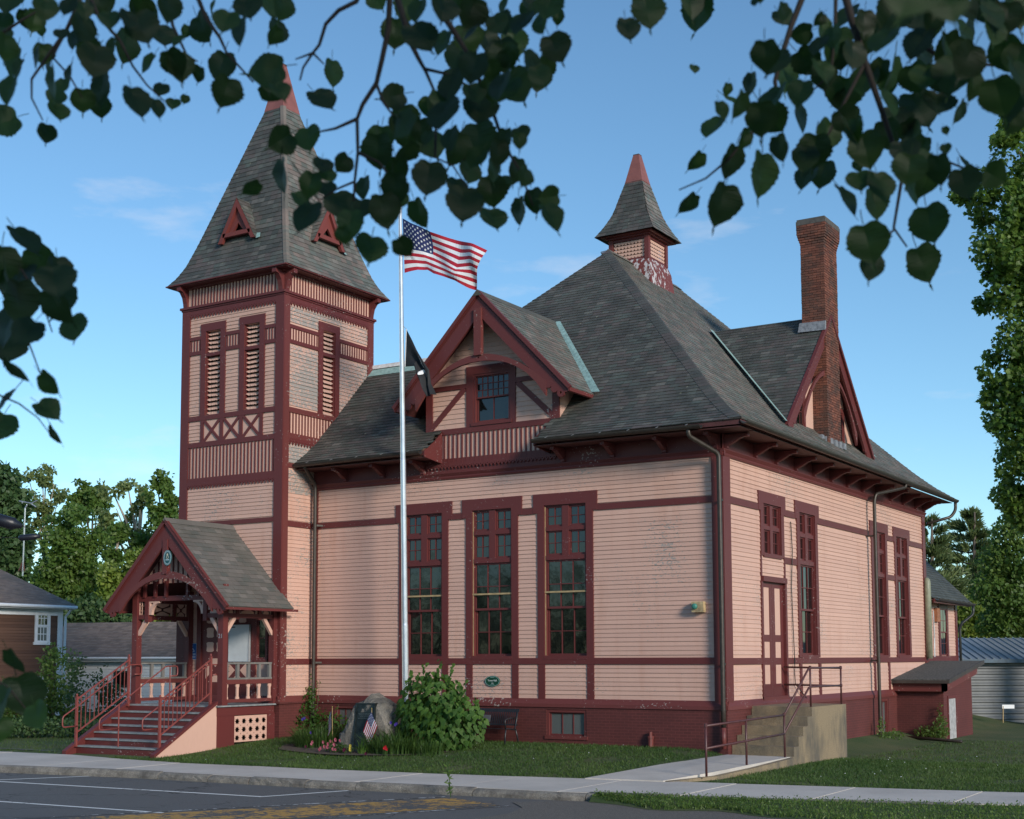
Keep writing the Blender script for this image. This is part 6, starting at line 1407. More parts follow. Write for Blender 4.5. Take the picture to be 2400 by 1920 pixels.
# trees beyond the houses on the left
def bl(name, label, xd, yb, depth, L, n, size, m, bark=BARK, tr=.28, gap=0, h=None, lean=(0, 0), limbs=6):
    b = at(xd, yb, depth); b.z = -1.2; lob = lobes_px(L, depth); hh = h or (max(c.z for c, r in lob)-b.z); return tree(name, label, b, hh, lob, n, size, m, bark, tr, 'oval', gap=gap, lean=lean, limbs=limbs)
bl('dark_pine', 'dark evergreen tree at the far left behind the brown house', 12, 1300, 98, [(5, 1010, 38, 34), (20, 1060, 45, 40), (-10, 1110, 55, 45), (30, 1140, 48, 40), (10, 1190, 60, 40), (-20, 1040, 40, 40)], 8000, .42, LF_DARK)
bl('tall_ash', 'tall airy tree with thin foliage behind the roof antenna', 88, 1300, 104, [(60, 1010, 30, 30), (88, 1000, 32, 24), (115, 1030, 32, 30), (70, 1050, 35, 34), (125, 1060, 30, 30), (95, 1080, 40, 30), (60, 1100, 30, 34), (110, 1120, 40, 34)], 8500, .30, LF_PALE, BARKP, .2, gap=.52)
bl('broad_maple', 'dense dark green tree behind the gap between house and barn', 150, 1320, 84, [(120, 1120, 44, 40), (165, 1100, 42, 40), (140, 1160, 55, 45), (190, 1150, 45, 45), (110, 1200, 50, 50), (165, 1220, 60, 50), (205, 1220, 45, 50), (140, 1270, 60, 45), (200, 1285, 50, 40), (95, 1250, 40, 40)], 16000, .28, LF_WOOD, gap=.20)
bl('rounded_tree', 'rounded medium green tree top in the middle of the left wood', 190, 1320, 102, [(165, 1035, 28, 26), (195, 1035, 30, 28), (180, 1065, 34, 30), (205, 1070, 30, 30), (160, 1075, 28, 26)], 6500, .32, LF_WOOD, BARK, .2, gap=.44)
bl('forked_tree', 'tree with pale forked trunk showing through its open crown', 262, 1330, 92, [(235, 1040, 30, 28), (268, 1036, 32, 26), (295, 1055, 28, 28), (245, 1080, 36, 30), (285, 1090, 32, 30), (230, 1110, 30, 30), (262, 1130, 40, 30), (300, 1130, 28, 34)], 8500, .30, LF_PALE, BARKP, .32, gap=.52, lean=(1.0, .5))
for k, (x0, x1, yt) in enumerate(((222, 250, 1130), (238, 300, 1150), (232, 238, 1180))):
    o = thing('pale_trunk', ['leaning pale tree trunk left of the forked one', 'slim pale trunk bending right towards the porch roof', 'short thin pale stem at the foot of the wood'][k], 'tree', tuple(at(x0, 1310, 90)), 'bare trunks in the left wood'); mb = MB(); mb.tube([at(x0, 1320, 90), at(x0*.7+x1*.3, 1260, 90), at(x1, yt, 90)], [.26, .18, .07], 8); mb.build('trunk', BARKP, o, smooth=True); crownmb(lobes_px([(x1, yt-10, 22, 20)], 90), 500, .3, leafpts('oval')).build('crown', LF_WOOD, o)
bl('upright_maple', 'bright green tree right of the left wood beside the tower', 350, 1330, 88, [(345, 1010, 24, 24), (330, 1035, 28, 28), (362, 1030, 26, 28), (350, 1065, 36, 30), (370, 1090, 30, 34), (335, 1100, 36, 34), (360, 1140, 40, 36), (400, 1120, 30, 60)], 9000, .30, LF_WOOD, gap=.42)
bl('low_tree', 'low bright green tree above the white barn roof', 310, 1340, 80, [(300, 1180, 38, 30), (335, 1190, 36, 34), (285, 1215, 34, 30), (320, 1240, 48, 38), (280, 1270, 44, 34), (340, 1285, 48, 34), (240, 1260, 36, 40), (235, 1215, 30, 30)], 9500, .27, LF_WOOD2, limbs=3)
bl('understory_tree', 'shadowy dark tree low between the brown house and the barn', 215, 1340, 78, [(190, 1290, 48, 36), (235, 1300, 46, 30), (150, 1300, 40, 40), (270, 1305, 40, 26)], 4200, .26, LF_DARK, limbs=3)
mb = crownmb(lobes_px([(-60+50*i, 1240+R.uniform(-12, 12), 48, 60) for i in range(13)], 125), 9000, .5, leafpts('oval')); mb.build('distant_wood', LF_DARK, None, kind='stuff')
# shrubs by the brown house
def shrub(name, label, L, depth, n, size, m, pts='oval', zb=-1.0, gap=0, group='shrubs near the left houses'):
    lob = lobes_px(L, depth); b = lob[0][0].copy(); b.z = zb; o = thing(name, label, 'shrub', tuple(b), group)
    for c, r in lob[:4]: mb = MB(); mb.tube([Vector((b.x+R.uniform(-.2, .2), b.y+R.uniform(-.2, .2), zb-.1)), (b+c)/2+Vector((R.uniform(-.2, .2), 0, 0)), c], [.04, .025, .01], 5); mb.build('stem', BARK, o)
    crownmb(lob, n, size, leafpts(pts), gap=gap).build('foliage', m, o); return o
shrub('lilac_bush', 'tall dark bush in front of the brown house wall', [(120, 1420, 40, 60), (95, 1470, 50, 60), (140, 1490, 45, 50), (110, 1390, 26, 40), (70, 1500, 40, 45), (30, 1500, 50, 45), (10, 1470, 30, 50)], 52, 5200, .13, LF_WOOD, gap=.1)
shrub('loose_bush', 'loose leafy bush in front of the white barn wall', [(190, 1450, 45, 40), (225, 1435, 36, 36), (175, 1490, 45, 40), (235, 1480, 40, 40), (200, 1520, 50, 28), (160, 1400, 20, 34)], 48, 3600, .12, LF_DARK, gap=.25)
shrub('hedge', 'low dark hedge beside the driveway on the left', [(20, 1530, 60, 22), (80, 1530, 50, 22), (140, 1532, 50, 20), (-40, 1525, 50, 30), (190, 1530, 40, 18)], 44, 3200, .11, LF_DARK)
# right side trees
mp_l = [(2140, 330, 62, 50), (2095, 420, 72, 55), (2190, 420, 95, 80), (2110, 520, 75, 60), (2200, 560, 100, 90), (2130, 620, 60, 60), (2160, 720, 75, 70), (2120, 790, 52, 60), (2190, 830, 95, 85), (2110, 880, 48, 55), (2150, 960, 70, 70), (2130, 1040, 50, 55), (2200, 1020, 85, 80), (2300, 500, 150, 160), (2300, 800, 150, 160), (2160, 250, 60, 60), (2250, 260, 100, 90)]
mlob = lobes_px(mp_l, 50)
for c, r in list(mlob):
    for _ in range(5):
        d = rvec(); mlob.append((c+Vector((d.x*r.x, d.y*r.y, d.z*r.z))*1.02, r*R.uniform(.22, .42)))
    r *= .92; mbse = at(2330, 1550, 51); mbse.z = -.5
tree('sugar_maple', 'large leafy green maple rising at the right edge', mbse, 19, mlob, 60000, .18, LF_MAPLE, BARK, .42, 'maple', group='trees behind the hall on the right', hollow=2.4, gap=.12)
bp = at(2030, 1420, 82); bp.z = -.6
def pine(name, label, xd, depth, ytop, ybase, n, spread):
    b = at(xd, ybase, depth); b.z = -.6; tp_ = at(xd, ytop, depth); o = thing(name, label, 'tree', tuple(b), 'trees behind the hall on the right'); mb = MB(); mb.tube([b, (b+tp_)/2, tp_], [.3, .2, .04], 7); mb.build('trunk', BARK, o, smooth=True); H = tp_.z-b.z; mb = MB()
    for i in range(n):
        t = (i+.5)/n; z = b.z+H*(.12+.88*t); rr = spread*(1-t)**.75+.35
        for j in range(8):
            a = R.uniform(0, 6.28); l = rr*R.uniform(.6, 1.15); d = Vector((math.cos(a), math.sin(a), .22)); e = Vector((b.x, b.y, z))+d*l; q = MB(); q.tube([(b.x, b.y, z), tuple(e)], [.05, .012], 4); q.build('limb', BARK, o) if j < 3 else None
            for k in range(170):
                s = R.uniform(.25, 1)**.7; p = Vector((b.x, b.y, z))+d*l*s+Vector((R.gauss(0, .17*l*.6), R.gauss(0, .17*l*.6), R.gauss(.06, .10))); mb.r = R.random(); addleaf(mb, p, .42*R.uniform(.6, 1.3), .13, rvec(), d+Vector((0, 0, .5))+rvec()*.7, leafpts('oval'))
    mb.build('crown', LF_PINE, o)
pine('white_pine', 'tall white pine just behind the right rear corner of the hall', 1962, 74, 1092, 1440, 15, 2.9); pine('white_pine', 'white pine with a feathery top right of the first pine', 2052, 80, 1078, 1440, 15, 3.0); pine('white_pine', 'smaller white pine top between the tall pine and the dark tree', 2092, 90, 1152, 1440, 10, 2.4)
def brt(name, label, xd, depth, L, n, size, m, gap=0): b = at(xd, 1440, depth); b.z = -.7; lob = lobes_px(L, depth); return tree(name, label, b, max(c.z for c, r in lob)-b.z, lob, n, size, m, BARK, .2, 'oval', group='trees behind the hall on the right', gap=gap, limbs=4)
brt('bluish_poplar', 'dark blue green tree below the large maple', 2135, 66, [(2125, 1130, 42, 42), (2100, 1180, 40, 40), (2150, 1180, 50, 50), (2080, 1240, 42, 36), (2130, 1260, 60, 50), (2110, 1310, 50, 36), (2170, 1300, 50, 50), (2150, 1090, 40, 40)], 10000, .20, LF_WOOD)
brt('yellow_green_tree', 'sunlit yellow green tree behind the metal shed', 2065, 72, [(2040, 1290, 40, 36), (2075, 1320, 42, 32), (2030, 1330, 40, 30), (2110, 1335, 44, 24), (2150, 1335, 40, 24)], 8000, .2, LF_WOOD2)
brt('bright_sapling', 'bright green tree between the pines and the dark tree', 2105, 84, [(2060, 1200, 32, 36), (2095, 1215, 34, 36), (2075, 1250, 40, 34), (2130, 1230, 40, 44)], 6500, .24, LF_WOOD2)
mb = crownmb(lobes_px([(1930+55*i, 1310+R.uniform(-12, 12), 52, 60) for i in range(8)], 110), 5000, .5, leafpts('oval')); mb.build('distant_wood', LF_WOOD, None, kind='stuff')
# wooded bank across the street, behind the viewpoint
mb = MB(); lob = []
for i in range(26):
    x = -70+i*6.2; lob.append((Vector((x, -62+R.uniform(-3, 3)-.15*x, R.uniform(3, 5))), Vector((4.6, 3.5, R.uniform(4.5, 6.5)))))
crownmb(lob, 16000, .8, leafpts('oval')).build('wood_across_street', LF_DARK, None, kind='stuff')

# ------------------------------------------------------------------ bed planting
mb = MB(); mb.poly([(-8.9+2.75*math.cos(t)*(1+.06*math.sin(5*t)), -2.75+1.35*math.sin(t)*(1+.08*math.sin(4*t+1)), ground(-8.9, -2.75-1.0*0)+.012-.052*(-math.sin(t)*1.35)*1.0) for t in [2*math.pi*k/40 for k in range(40)]]); mb.build('flower_bed', BARE, None, kind='structure')
HP = leafpts('heart')
sb = thing('vine_shrub', 'large bushy shrub with heart shaped leaves in front of the flagpole', 'shrub', (-6.9, -2.4, .0))
def shp(c, r, n, z0):
    out = []
    for _ in range(n):
        d = rvec(); q = R.random()**(1/4.0); p = c+Vector((d.x*r.x, d.y*r.y, d.z*r.z))*q
        if p.z > z0: out.append((p, d, q))
    return out
cand = shp(Vector((-7.05, -2.3, 1.15)), Vector((.95, .8, .85)), 700, .1)+shp(Vector((-6.4, -2.4, .75)), Vector((.95, .75, .75)), 500, .05)+shp(Vector((-7.6, -2.2, .9)), Vector((.6, .6, .55)), 240, .1)+shp(Vector((-6.9, -2.5, .45)), Vector((.9, .7, .5)), 300, .02)
for tx, tz, l in ((-7.75, 1.75, .3), (-7.35, 1.9, .35), (-6.85, 1.95, .4), (-6.45, 1.75, .5), (-6.05, 1.3, .55), (-5.7, 1.0, .4)):
    for k in range(7): cand.append((Vector((tx+R.uniform(-.07, .07)+k*.015, -2.4+R.uniform(-.1, .1), tz+l*k/7)), Vector((R.uniform(-.5, .5), -.6, .4)), 1.1))
cand.sort(key=lambda q: (q[1].y*.8-q[1].x*-.5)*-0+(-(q[0]-CAM).length if False else (q[0]-CAM).length-q[2]*.5)); rest = MB(); hearts = []
for k in range(6):
    mb = MB(); mb.r = (k+.5)/6; addleaf(mb, Vector((0, 0, 0)), 1, .92, Vector((0, -1, 0)), Vector((0, 0, -1)), HP, .22); me = mb.mesh('leaf', LF_SHRUB); hearts.append(me)
def orient(t, n):
    t = t.normalized(); s = t.cross(n).normalized(); n = s.cross(t); return Matrix((-s, -n, -t)).transposed()
nl = 0
for p, d, q in cand:
    L_ = R.uniform(.10, .175)*(.75 if q > 1.05 else 1); nr = (d+Vector((.1, -.5, .35))+rvec()*.45).normalized(); tip = Vector((0, 0, -1))+d*.45+rvec()*.4
    if nl < 300 and q > .85 and d.y < .2:
        o = bpy.data.objects.new('leaf', hearts[R.randrange(6)]); COL.objects.link(o); o.parent = sb; M = orient(tip, nr).to_4x4(); M = Matrix.Translation(p-Vector(sb.location)) @ M @ Matrix.Scale(L_, 4); o.matrix_basis = M; nl += 1
    else: rest.r = R.random(); addleaf(rest, p, L_, L_*.92, nr, tip, HP, .2)
rest.build('foliage', LF_SHRUB, sb, kind='stuff')
for k in range(9): mb = MB(); mb.tube([(-6.95+R.uniform(-.15, .15), -2.4+R.uniform(-.1, .1), -.05), (-6.9+R.uniform(-.5, .5), -2.35, .7), (-6.9+R.uniform(-.9, .9), -2.35+R.uniform(-.3, .3), 1.5)], [.025, .016, .006], 5); mb.build('stem', BARK, sb)
vn = thing('climbing_vine', 'leafy vine climbing the downspout between tower and hall', 'vine', (-12.7, -.5, .1)); mb = MB()
lob = [(Vector((-12.75, -.45, .55)), Vector((.45, .35, .55))), (Vector((-12.2, -.4, .45)), Vector((.5, .3, .4))), (Vector((-13.1, -.6, .45)), Vector((.35, .4, .45))), (Vector((-12.8, -.35, 1.15)), Vector((.3, .2, .35))), (Vector((-11.7, -.35, .4)), Vector((.4, .25, .4)))]
crownmb(lob, 1500, .085, leafpts('oval'), hollow=3).build('foliage', LF_SHRUB, vn)
for x0, x1, z1 in ((-13.0, -13.12, 1.75), (-12.6, -12.45, 1.7), (-12.75, -12.7, 1.95), (-11.9, -11.75, 1.0)):
    mb = MB(); mb.tube([(x0, -.4, .2), ((x0+x1)/2+.05, -.35, z1*.6), (x1, -.3, z1)], .006, 5); mb.build('stem', BARK, vn); mb = MB()
    for k in range(16): t = R.uniform(.4, 1); mb.r = R.random(); addleaf(mb, Vector((x0+(x1-x0)*t+R.uniform(-.06, .06), -.36+R.uniform(-.04, .03), .2+(z1-.2)*t)), .07, .06, Vector((0, -1, .3)), rvec()+Vector((0, 0, -.6)), leafpts('oval'))
    mb.build('tendril', LF_SHRUB, vn)
def clump(name, label, cx, cy, rx, ry, n, h, wid=.022, m=None, cat='plant'):
    o = thing(name, label, cat, (cx, cy, ground(cx, cy)), 'leafy clumps round the boulder'); mb = MB()
    for _ in range(n):
        a = R.uniform(0, 6.28); q = math.sqrt(R.random()); x, y = cx+rx*q*math.cos(a), cy+ry*q*math.sin(a); b = Vector((x, y, ground(x, y)-.02)); d = Vector((math.cos(a)*q*.8+R.uniform(-.5, .5), math.sin(a)*q*.8+R.uniform(-.5, .5), 0)); l = h*R.uniform(.6, 1.15); w = wid*R.uniform(.7, 1.3); bend = R.uniform(.3, 1.0); mb.r = R.random(); s = Vector((-d.y, d.x, 0)); s = s.normalized()*w/2 if s.length > .01 else Vector((w/2, 0, 0)); pr = None
        for k in range(5):
            t = k/4; p = b+Vector((0, 0, l*(t-.42*bend*t*t*t)))+d*l*.75*t*t; ww = s*(1-t*t*.92)
            if pr: mb.poly([pr[0], pr[1], p+ww, p-ww])
            pr = (p-ww, p+ww)
    mb.build('foliage', m or LF_BLADE, o); return o
clump('daylily', 'arching daylily clump left of the boulder', -10.55, -2.75, .60, .45, 420, .72)
clump('daylily', 'low leafy clump at the foot of the vine', -11.3, -1.6, .8, .4, 260, .45, .03)
clump('daylily', 'broad arching daylily clump right of the boulder below the shrub', -7.55, -3.35, .75, .45, 520, .66)
clump('iris', 'stiff upright iris leaves between boulder and shrub', -7.75, -2.7, .4, .3, 140, .85, .03)
clump('iris', 'small spiky clump at the front right of the bed', -6.55, -3.25, .45, .35, 240, .50, .018)
clump('daylily', 'single bright arching tuft in front of the boulder', -8.20, -3.72, .12, .10, 26, .48, .035, LF_SHRUB)
def flower(parent, p, r, m, name='bloom', n=3):
    mb = MB()
    for k in range(n):
        for j in range(6):
            a = j*1.047+k*.5; rr = r*(1-k*.28); mb.r = R.random(); d = Vector((math.cos(a), -.35, math.sin(a))); s = Vector((-math.sin(a), 0, math.cos(a)))*rr*.45; c = Vector(p)+Vector((0, -.012*k, 0)); mb.poly([c, c+d*rr*.7-s, c+d*rr, c+d*rr*.7+s])
    return mb.build(name, m, parent)
PK_ = plain('pink_petal', (.62, .035, .10), .6, .5, 30, 0, 0, (.75, .25, .30)); VIO = plain('violet_petal', (.085, .045, .32), .6, .3, 30, 0, 0); YEL = plain('yellow_petal', (.62, .50, .07), .6, .2, 30, 0, 0); SCA = plain('scarlet_petal', (.55, .01, .02), .6, .2, 30, 0, 0); DPU = plain('maroon_petal', (.10, .005, .03), .6, .2, 30, 0, 0)
pr = thing('pink_flowers', 'low plant with many pink blooms in front of the boulder', 'flowers', (-8.95, -3.72, -.05)); crownmb([(Vector((-8.95, -3.68, .06)), Vector((.5, .2, .14)))], 420, .05, leafpts('oval')).build('foliage', LF_BLADE, pr)
for dx, dz, r in ((-.42, .06, .045), (-.30, .10, .05), (-.34, .21, .045), (-.18, .17, .05), (-.20, .09, .05), (-.10, .24, .04), (.02, .16, .055), (.06, .28, .055), (.20, .27, .04), (-.02, .05, .05), (.06, .04, .04), (-.46, .02, .045)): flower(pr, (-8.95+dx, -3.90, dz), r, PK_)
for nm, lb, m_, L in (('scarlet_flowers', 'scarlet blooms among the leaves at the right of the bed', SCA, [(-7.35, -3.9, .12), (-7.28, -3.9, .10), (-7.31, -3.9, .15)]), ('yellow_flower', 'single yellow snapdragon bloom below the plaque', YEL, [(-8.38, -3.95, .10), (-8.37, -3.95, .15), (-8.38, -3.95, .05)]), ('dark_pansies', 'dark maroon pansies at the front of the bed', DPU, [(-8.58, -3.95, .03), (-8.55, -3.95, .06), (-10.2, -3.5, .05), (-7.85, -4.0, -.02)]), ('violet_irises', 'violet iris blooms rising left of the boulder', VIO, [(-11.35, -2.3, .68), (-11.28, -2.3, .71), (-10.05, -1.9, .62), (-9.98, -1.9, .58), (-10.8, -2.6, .35)]), ('purple_irises', 'purple iris blooms between the boulder and the shrub', VIO, [(-8.02, -2.75, .68), (-7.88, -2.75, .63), (-7.84, -2.75, .66)]), ('red_rose', 'red bloom at the left of the bed', PK_, [(-10.05, -3.45, .12), (-10.02, -3.45, .17)])):
    o = thing(nm, lb, 'flowers', (L[0][0], L[0][1], ground(L[0][0], L[0][1])))
    for p in L: flower(o, p, .045, m_, n=2); mb = MB(); mb.tube([(p[0], p[1]+.01, ground(p[0], p[1])-.05), (p[0], p[1]+.01, p[2])], .006, 5); mb.build('stem', LF_BLADE, o)
w = thing('pavement_weed', 'tall weed growing from a joint of the kerb', 'weed', (-1.9, -8.9, -.33)); mb = MB(); mb.tube([(-1.9, -8.96, -.36), (-1.92, -8.97, .02), (-2.0, -8.97, .32)], .008, 5); mb.build('stem', LF_BLADE, w); mb = MB()
for k in range(30): mb.r = R.random(); t = R.random(); addleaf(mb, Vector((-1.9-.08*t, -8.97, -.3+.6*t)), .11, .05, Vector((0, -1, .5)), rvec()+Vector((0, 0, .2)), leafpts('oval'))
mb.build('foliage', LF_WOOD, w)
def ivy(name, label, lob, n, size=.07): o = thing(name, label, 'plant', tuple(Vector((lob[0][0].x, lob[0][0].y, -.35))), 'wild plants at the side wall'); crownmb(lob, n, size, leafpts('oval')).build('foliage', LF_WOOD, o)
ivy('wall_weeds', 'weeds growing below the side cellar window', [(Vector((.45, 11.9, -.2)), Vector((.35, 1.0, .25))), (Vector((.4, 11.1, .1)), Vector((.12, .3, .4)))], 700); ivy('wall_vine', 'green vine growing up the cellar entrance corner', [(Vector((1.55, 13.6, .05)), Vector((.25, .4, .4))), (Vector((1.2, 13.65, -.1)), Vector((.6, .25, .22))), (Vector((1.5, 13.75, .5)), Vector((.08, .1, .4)))], 900)

# ------------------------------------------------------------------ grass
mb = MB()
def blades(n, fx, hgt, wid):
    k = 0
    while k < n:
        x, y = fx(); 
        if x is None: continue
        z = gz(x, y); a = R.uniform(0, 6.28); h = hgt*R.uniform(.5, 1.3); w = wid*R.uniform(.6, 1.3); mb.r = max(0, min(1, .45+.5*mnoise.noise(Vector((x*.45, y*.45, 0)))+R.uniform(-.3, .3))); l = Vector((R.gauss(0, .5), R.gauss(0, .5), 1))*h; p = Vector((x, y, z-.008)); s = Vector((math.cos(a), math.sin(a), 0))*w
        mb.poly([p-s, p+s, p+l]); k += 1
def lawnpt():
    x, y = R.uniform(-14.5, 15), R.uniform(-7.2, 3.2) if R.random() < .8 else R.uniform(0, 14)
    if R.random() < .08: x, y = R.uniform(-34, -16.5), R.uniform(-7.6, 4)
    if y < pl(FE_, x)+.03 or y > -.12 and x < 1.75 or (0 <= x < 1.7 and -5.6 < y < 4.1) or (-.75 < x < 1.0 and y > -5.8 and x > -.75+(y+5.7)*.14) or (-16.6 < x < -13 and y > -6.1) or (x > 0 and x < 1.9 and y > 13.5): return None, None
    if ((x+8.9)/2.6)**2+((y+2.75)/1.25)**2 < 1: return None, None
    if mnoise.noise(Vector((x*.8+7, y*.8, 3))) > .42 and R.random() < .75: return None, None
    return x, y
blades(130000, lawnpt, .065, .010)
def edgept():
    x = R.uniform(-14, 16); y = pl(FE_, x)+abs(R.gauss(0, .05))-.04; return x, y
blades(9000, edgept, .085, .009)
mb.build('grass', GRASS, None, kind='stuff')
mb = MB()
for _ in range(170):
    x, y = lawnpt()
    if x is None: continue
    z = gz(x, y)+R.uniform(.03, .06); q = R.uniform(.005, .011); mb.poly([(x-q, y, z), (x+q, y, z), (x+q, y+q, z+q), (x-q, y+q, z+q)])
mb.build('clover_blossom', FWH, None, kind='stuff')
mb = MB()
for _ in range(30000):
    u = R.uniform(.9, 22); yk = pl(KB, min(u, 20)); wv = (.75+.22*(u-1)+.25*math.sin(u*1.3)+.15*math.sin(u*3.1))*sm(.4, 3, u); q = R.random()**.8; y = yk+.06-(wv+.1)*q; z = -.215-.11*q; p = Vector((u, y, z)); mb.r = R.random()
    if R.random() < .5: a = R.uniform(0, 6.28); s = Vector((math.cos(a), math.sin(a), 0))*.012; mb.poly([p-s, p+s, p+Vector((R.gauss(0, .03), R.gauss(0, .03), .07))])
    else: addleaf(mb, p+Vector((0, 0, R.uniform(.02, .09))), .04, .045, Vector((0, 0, 1)), rvec()+Vector((0, 0, .3)), leafpts('oval'))
mb.build('clover', LF_WOOD, None, kind='stuff')
# ------------------------------------------------------------------ linden branches hanging in front of the view
LI = thing('linden_tree', 'dark heart shaped linden leaves on thin twigs hanging across the top of the view', 'tree', tuple(CAM+RT*2.6-FW*1.2-Vector((0, 0, CAM.z+.35))))
def lin_leaf(seed):
    q = random.Random(seed); n = 15; right = []
    for i in range(n+1):
        t = i/n; w = .54*math.sin(math.pi*min(1, t*.95+.05)**.82)**.8; y = t*.90-.08*math.exp(-((t-.08)/.09)**2)
        k = 1+(.045 if i % 2 else -.02); right.append((w*k*(1+q.uniform(-.04, .04)), y))
    tip = [(.05, .95), (.02, 1.02), (0, 1.12)]
    asym = q.uniform(.82, 1.0); mid = [(0, .02+.93*i/n) for i in range(n+1)]
    mb = MB(); mb.r = q.random()**2.2; fold = q.uniform(.05, .35); curl = q.uniform(-.25, .45); ws = q.uniform(.82, 1.08)
    def P(x, y, s): x *= ws; return (s*x*(asym if s < 0 else 1)*math.cos(fold), -abs(x)*math.sin(fold)*.8-curl*y*y*.5+.03*math.sin(y*9+x*5), -y)
    for s in (1, -1):
        for i in range(n):
            a, b, c, d = mid[i], mid[i+1], right[i+1], right[i]; f = [P(a[0], a[1], s), P(b[0], b[1], s), P(c[0], c[1], s), P(d[0], d[1], s)]; mb.poly(f if s > 0 else f[::-1])
        f = [P(0, .95, s), P(.0, 1.12, s), P(.04, .97, s), P(right[-1][0], right[-1][1], s)]; mb.poly(f if s > 0 else f[::-1])
    mb.tube([(0, 0, .0), (0, .03, .18), (.02, .05, .34)], .012, 4)
    me = mb.mesh('leaf', LINDEN, (0, 0, 0), False); return me
LV = [lin_leaf(s) for s in range(14)]
RL = random.Random(23)
z1 = lambda x, y, s: (x/3.0, y/3.0, s/3.0); z2 = lambda x, y, s: (503+x*.3385, y*.3385, s*.3385); z3 = lambda x, y, s: (1293.6+x*.4, y*.4, s*.4)
LL = []
for t in ((110, 50, 130), (290, 70, 105), (10, 150, 90), (40, 310, 110), (110, 400, 120), (240, 370, 95), (380, 235, 62), (330, 520, 130), (90, 590, 135), (110, 790, 125, 60), (360, 730, 95), (295, 850, 80), (450, 60, 80), (600, 30, 110), (540, 180, 120), (610, 400, 140), (520, 330, 110), (450, 480, 90), (520, 640, 95), (640, 570, 135), (690, 150, 90), (800, 130, 80), (900, 90, 130), (810, 310, 135), (1000, 250, 115), (975, 400, 90), (830, 660, 135), (980, 690, 80), (1030, 580, 65), (1100, 670, 55), (1105, 430, 120), (1070, 50, 125), (1240, 190, 125), (1160, 280, 70), (1360, 40, 70, 50), (1540, 80, 125), (1530, 210, 120), (1790, 50, 125), (1755, 210, 105), (1420, 430, 125), (1450, 590, 125), (1265, 470, 70, 30), (1790, 440, 150, 80), (1740, 600, 95), (1650, 600, 100, -40), (2100, 470, 110), (1980, 660, 120, -30), (1840, 890, 115, 60), (1940, 900, 120), (1780, 1120, 140), (1640, 1200, 85, 50), (230, 140, 90), (720, 300, 80), (870, 200, 90)): LL.append((*z1(*t[:3]), t[3] if len(t) > 3 else None))
for t in ((830, 10, 90), (1030, 60, 130), (1070, 260, 145), (1280, 80, 120), (1300, 270, 105), (1380, 370, 140), (1480, 90, 130), (1670, 40, 80), (1640, 150, 95), (1530, 270, 110), (1620, 350, 125), (1780, 50, 85), (1950, 50, 115), (1790, 180, 120), (1880, 150, 100), (1930, 310, 120, -25), (1870, 490, 105), (1700, 280, 115), (1780, 400, 120), (1480, 430, 125), (1690, 610, 145), (1580, 560, 105), (1310, 560, 125), (1400, 540, 105), (1030, 605, 110, 75), (1190, 670, 80), (1080, 750, 130, 60), (1280, 750, 150), (1040, 860, 120), (1160, 930, 125), (1320, 880, 105), (1510, 700, 140), (1480, 890, 150), (1620, 960, 110), (1730, 850, 75, -25), (990, 780, 80), (860, 950, 140), (890, 870, 105), (680, 1020, 80, 40), (590, 1090, 80, 60), (520, 1050, 80), (1190, 1120, 140), (970, 1060, 110), (1440, 1080, 110), (1400, 1290, 150), (1560, 1200, 120), (1740, 1070, 105), (1790, 1110, 85), (1620, 1180, 105), (1560, 1390, 110), (1740, 1320, 110), (1820, 1260, 100), (1900, 1370, 125, -20), (1990, 1225, 95, 85), (1350, 1180, 85), (960, 1180, 125), (780, 1180, 95), (460, 1160, 110), (350, 1260, 85, -25), (600, 1300, 130), (460, 1380, 145), (700, 1420, 130), (880, 1320, 140), (1090, 1340, 120), (640, 1470, 75), (830, 1580, 140), (985, 1550, 95, -30), (1130, 820, 100), (1250, 640, 90), (760, 1320, 95), (1000, 1240, 100), (1660, 880, 100), (1580, 1060, 95), (1440, 600, 95), (540, 1200, 80)): LL.append((*z2(*t[:3]), t[3] if len(t) > 3 else None))
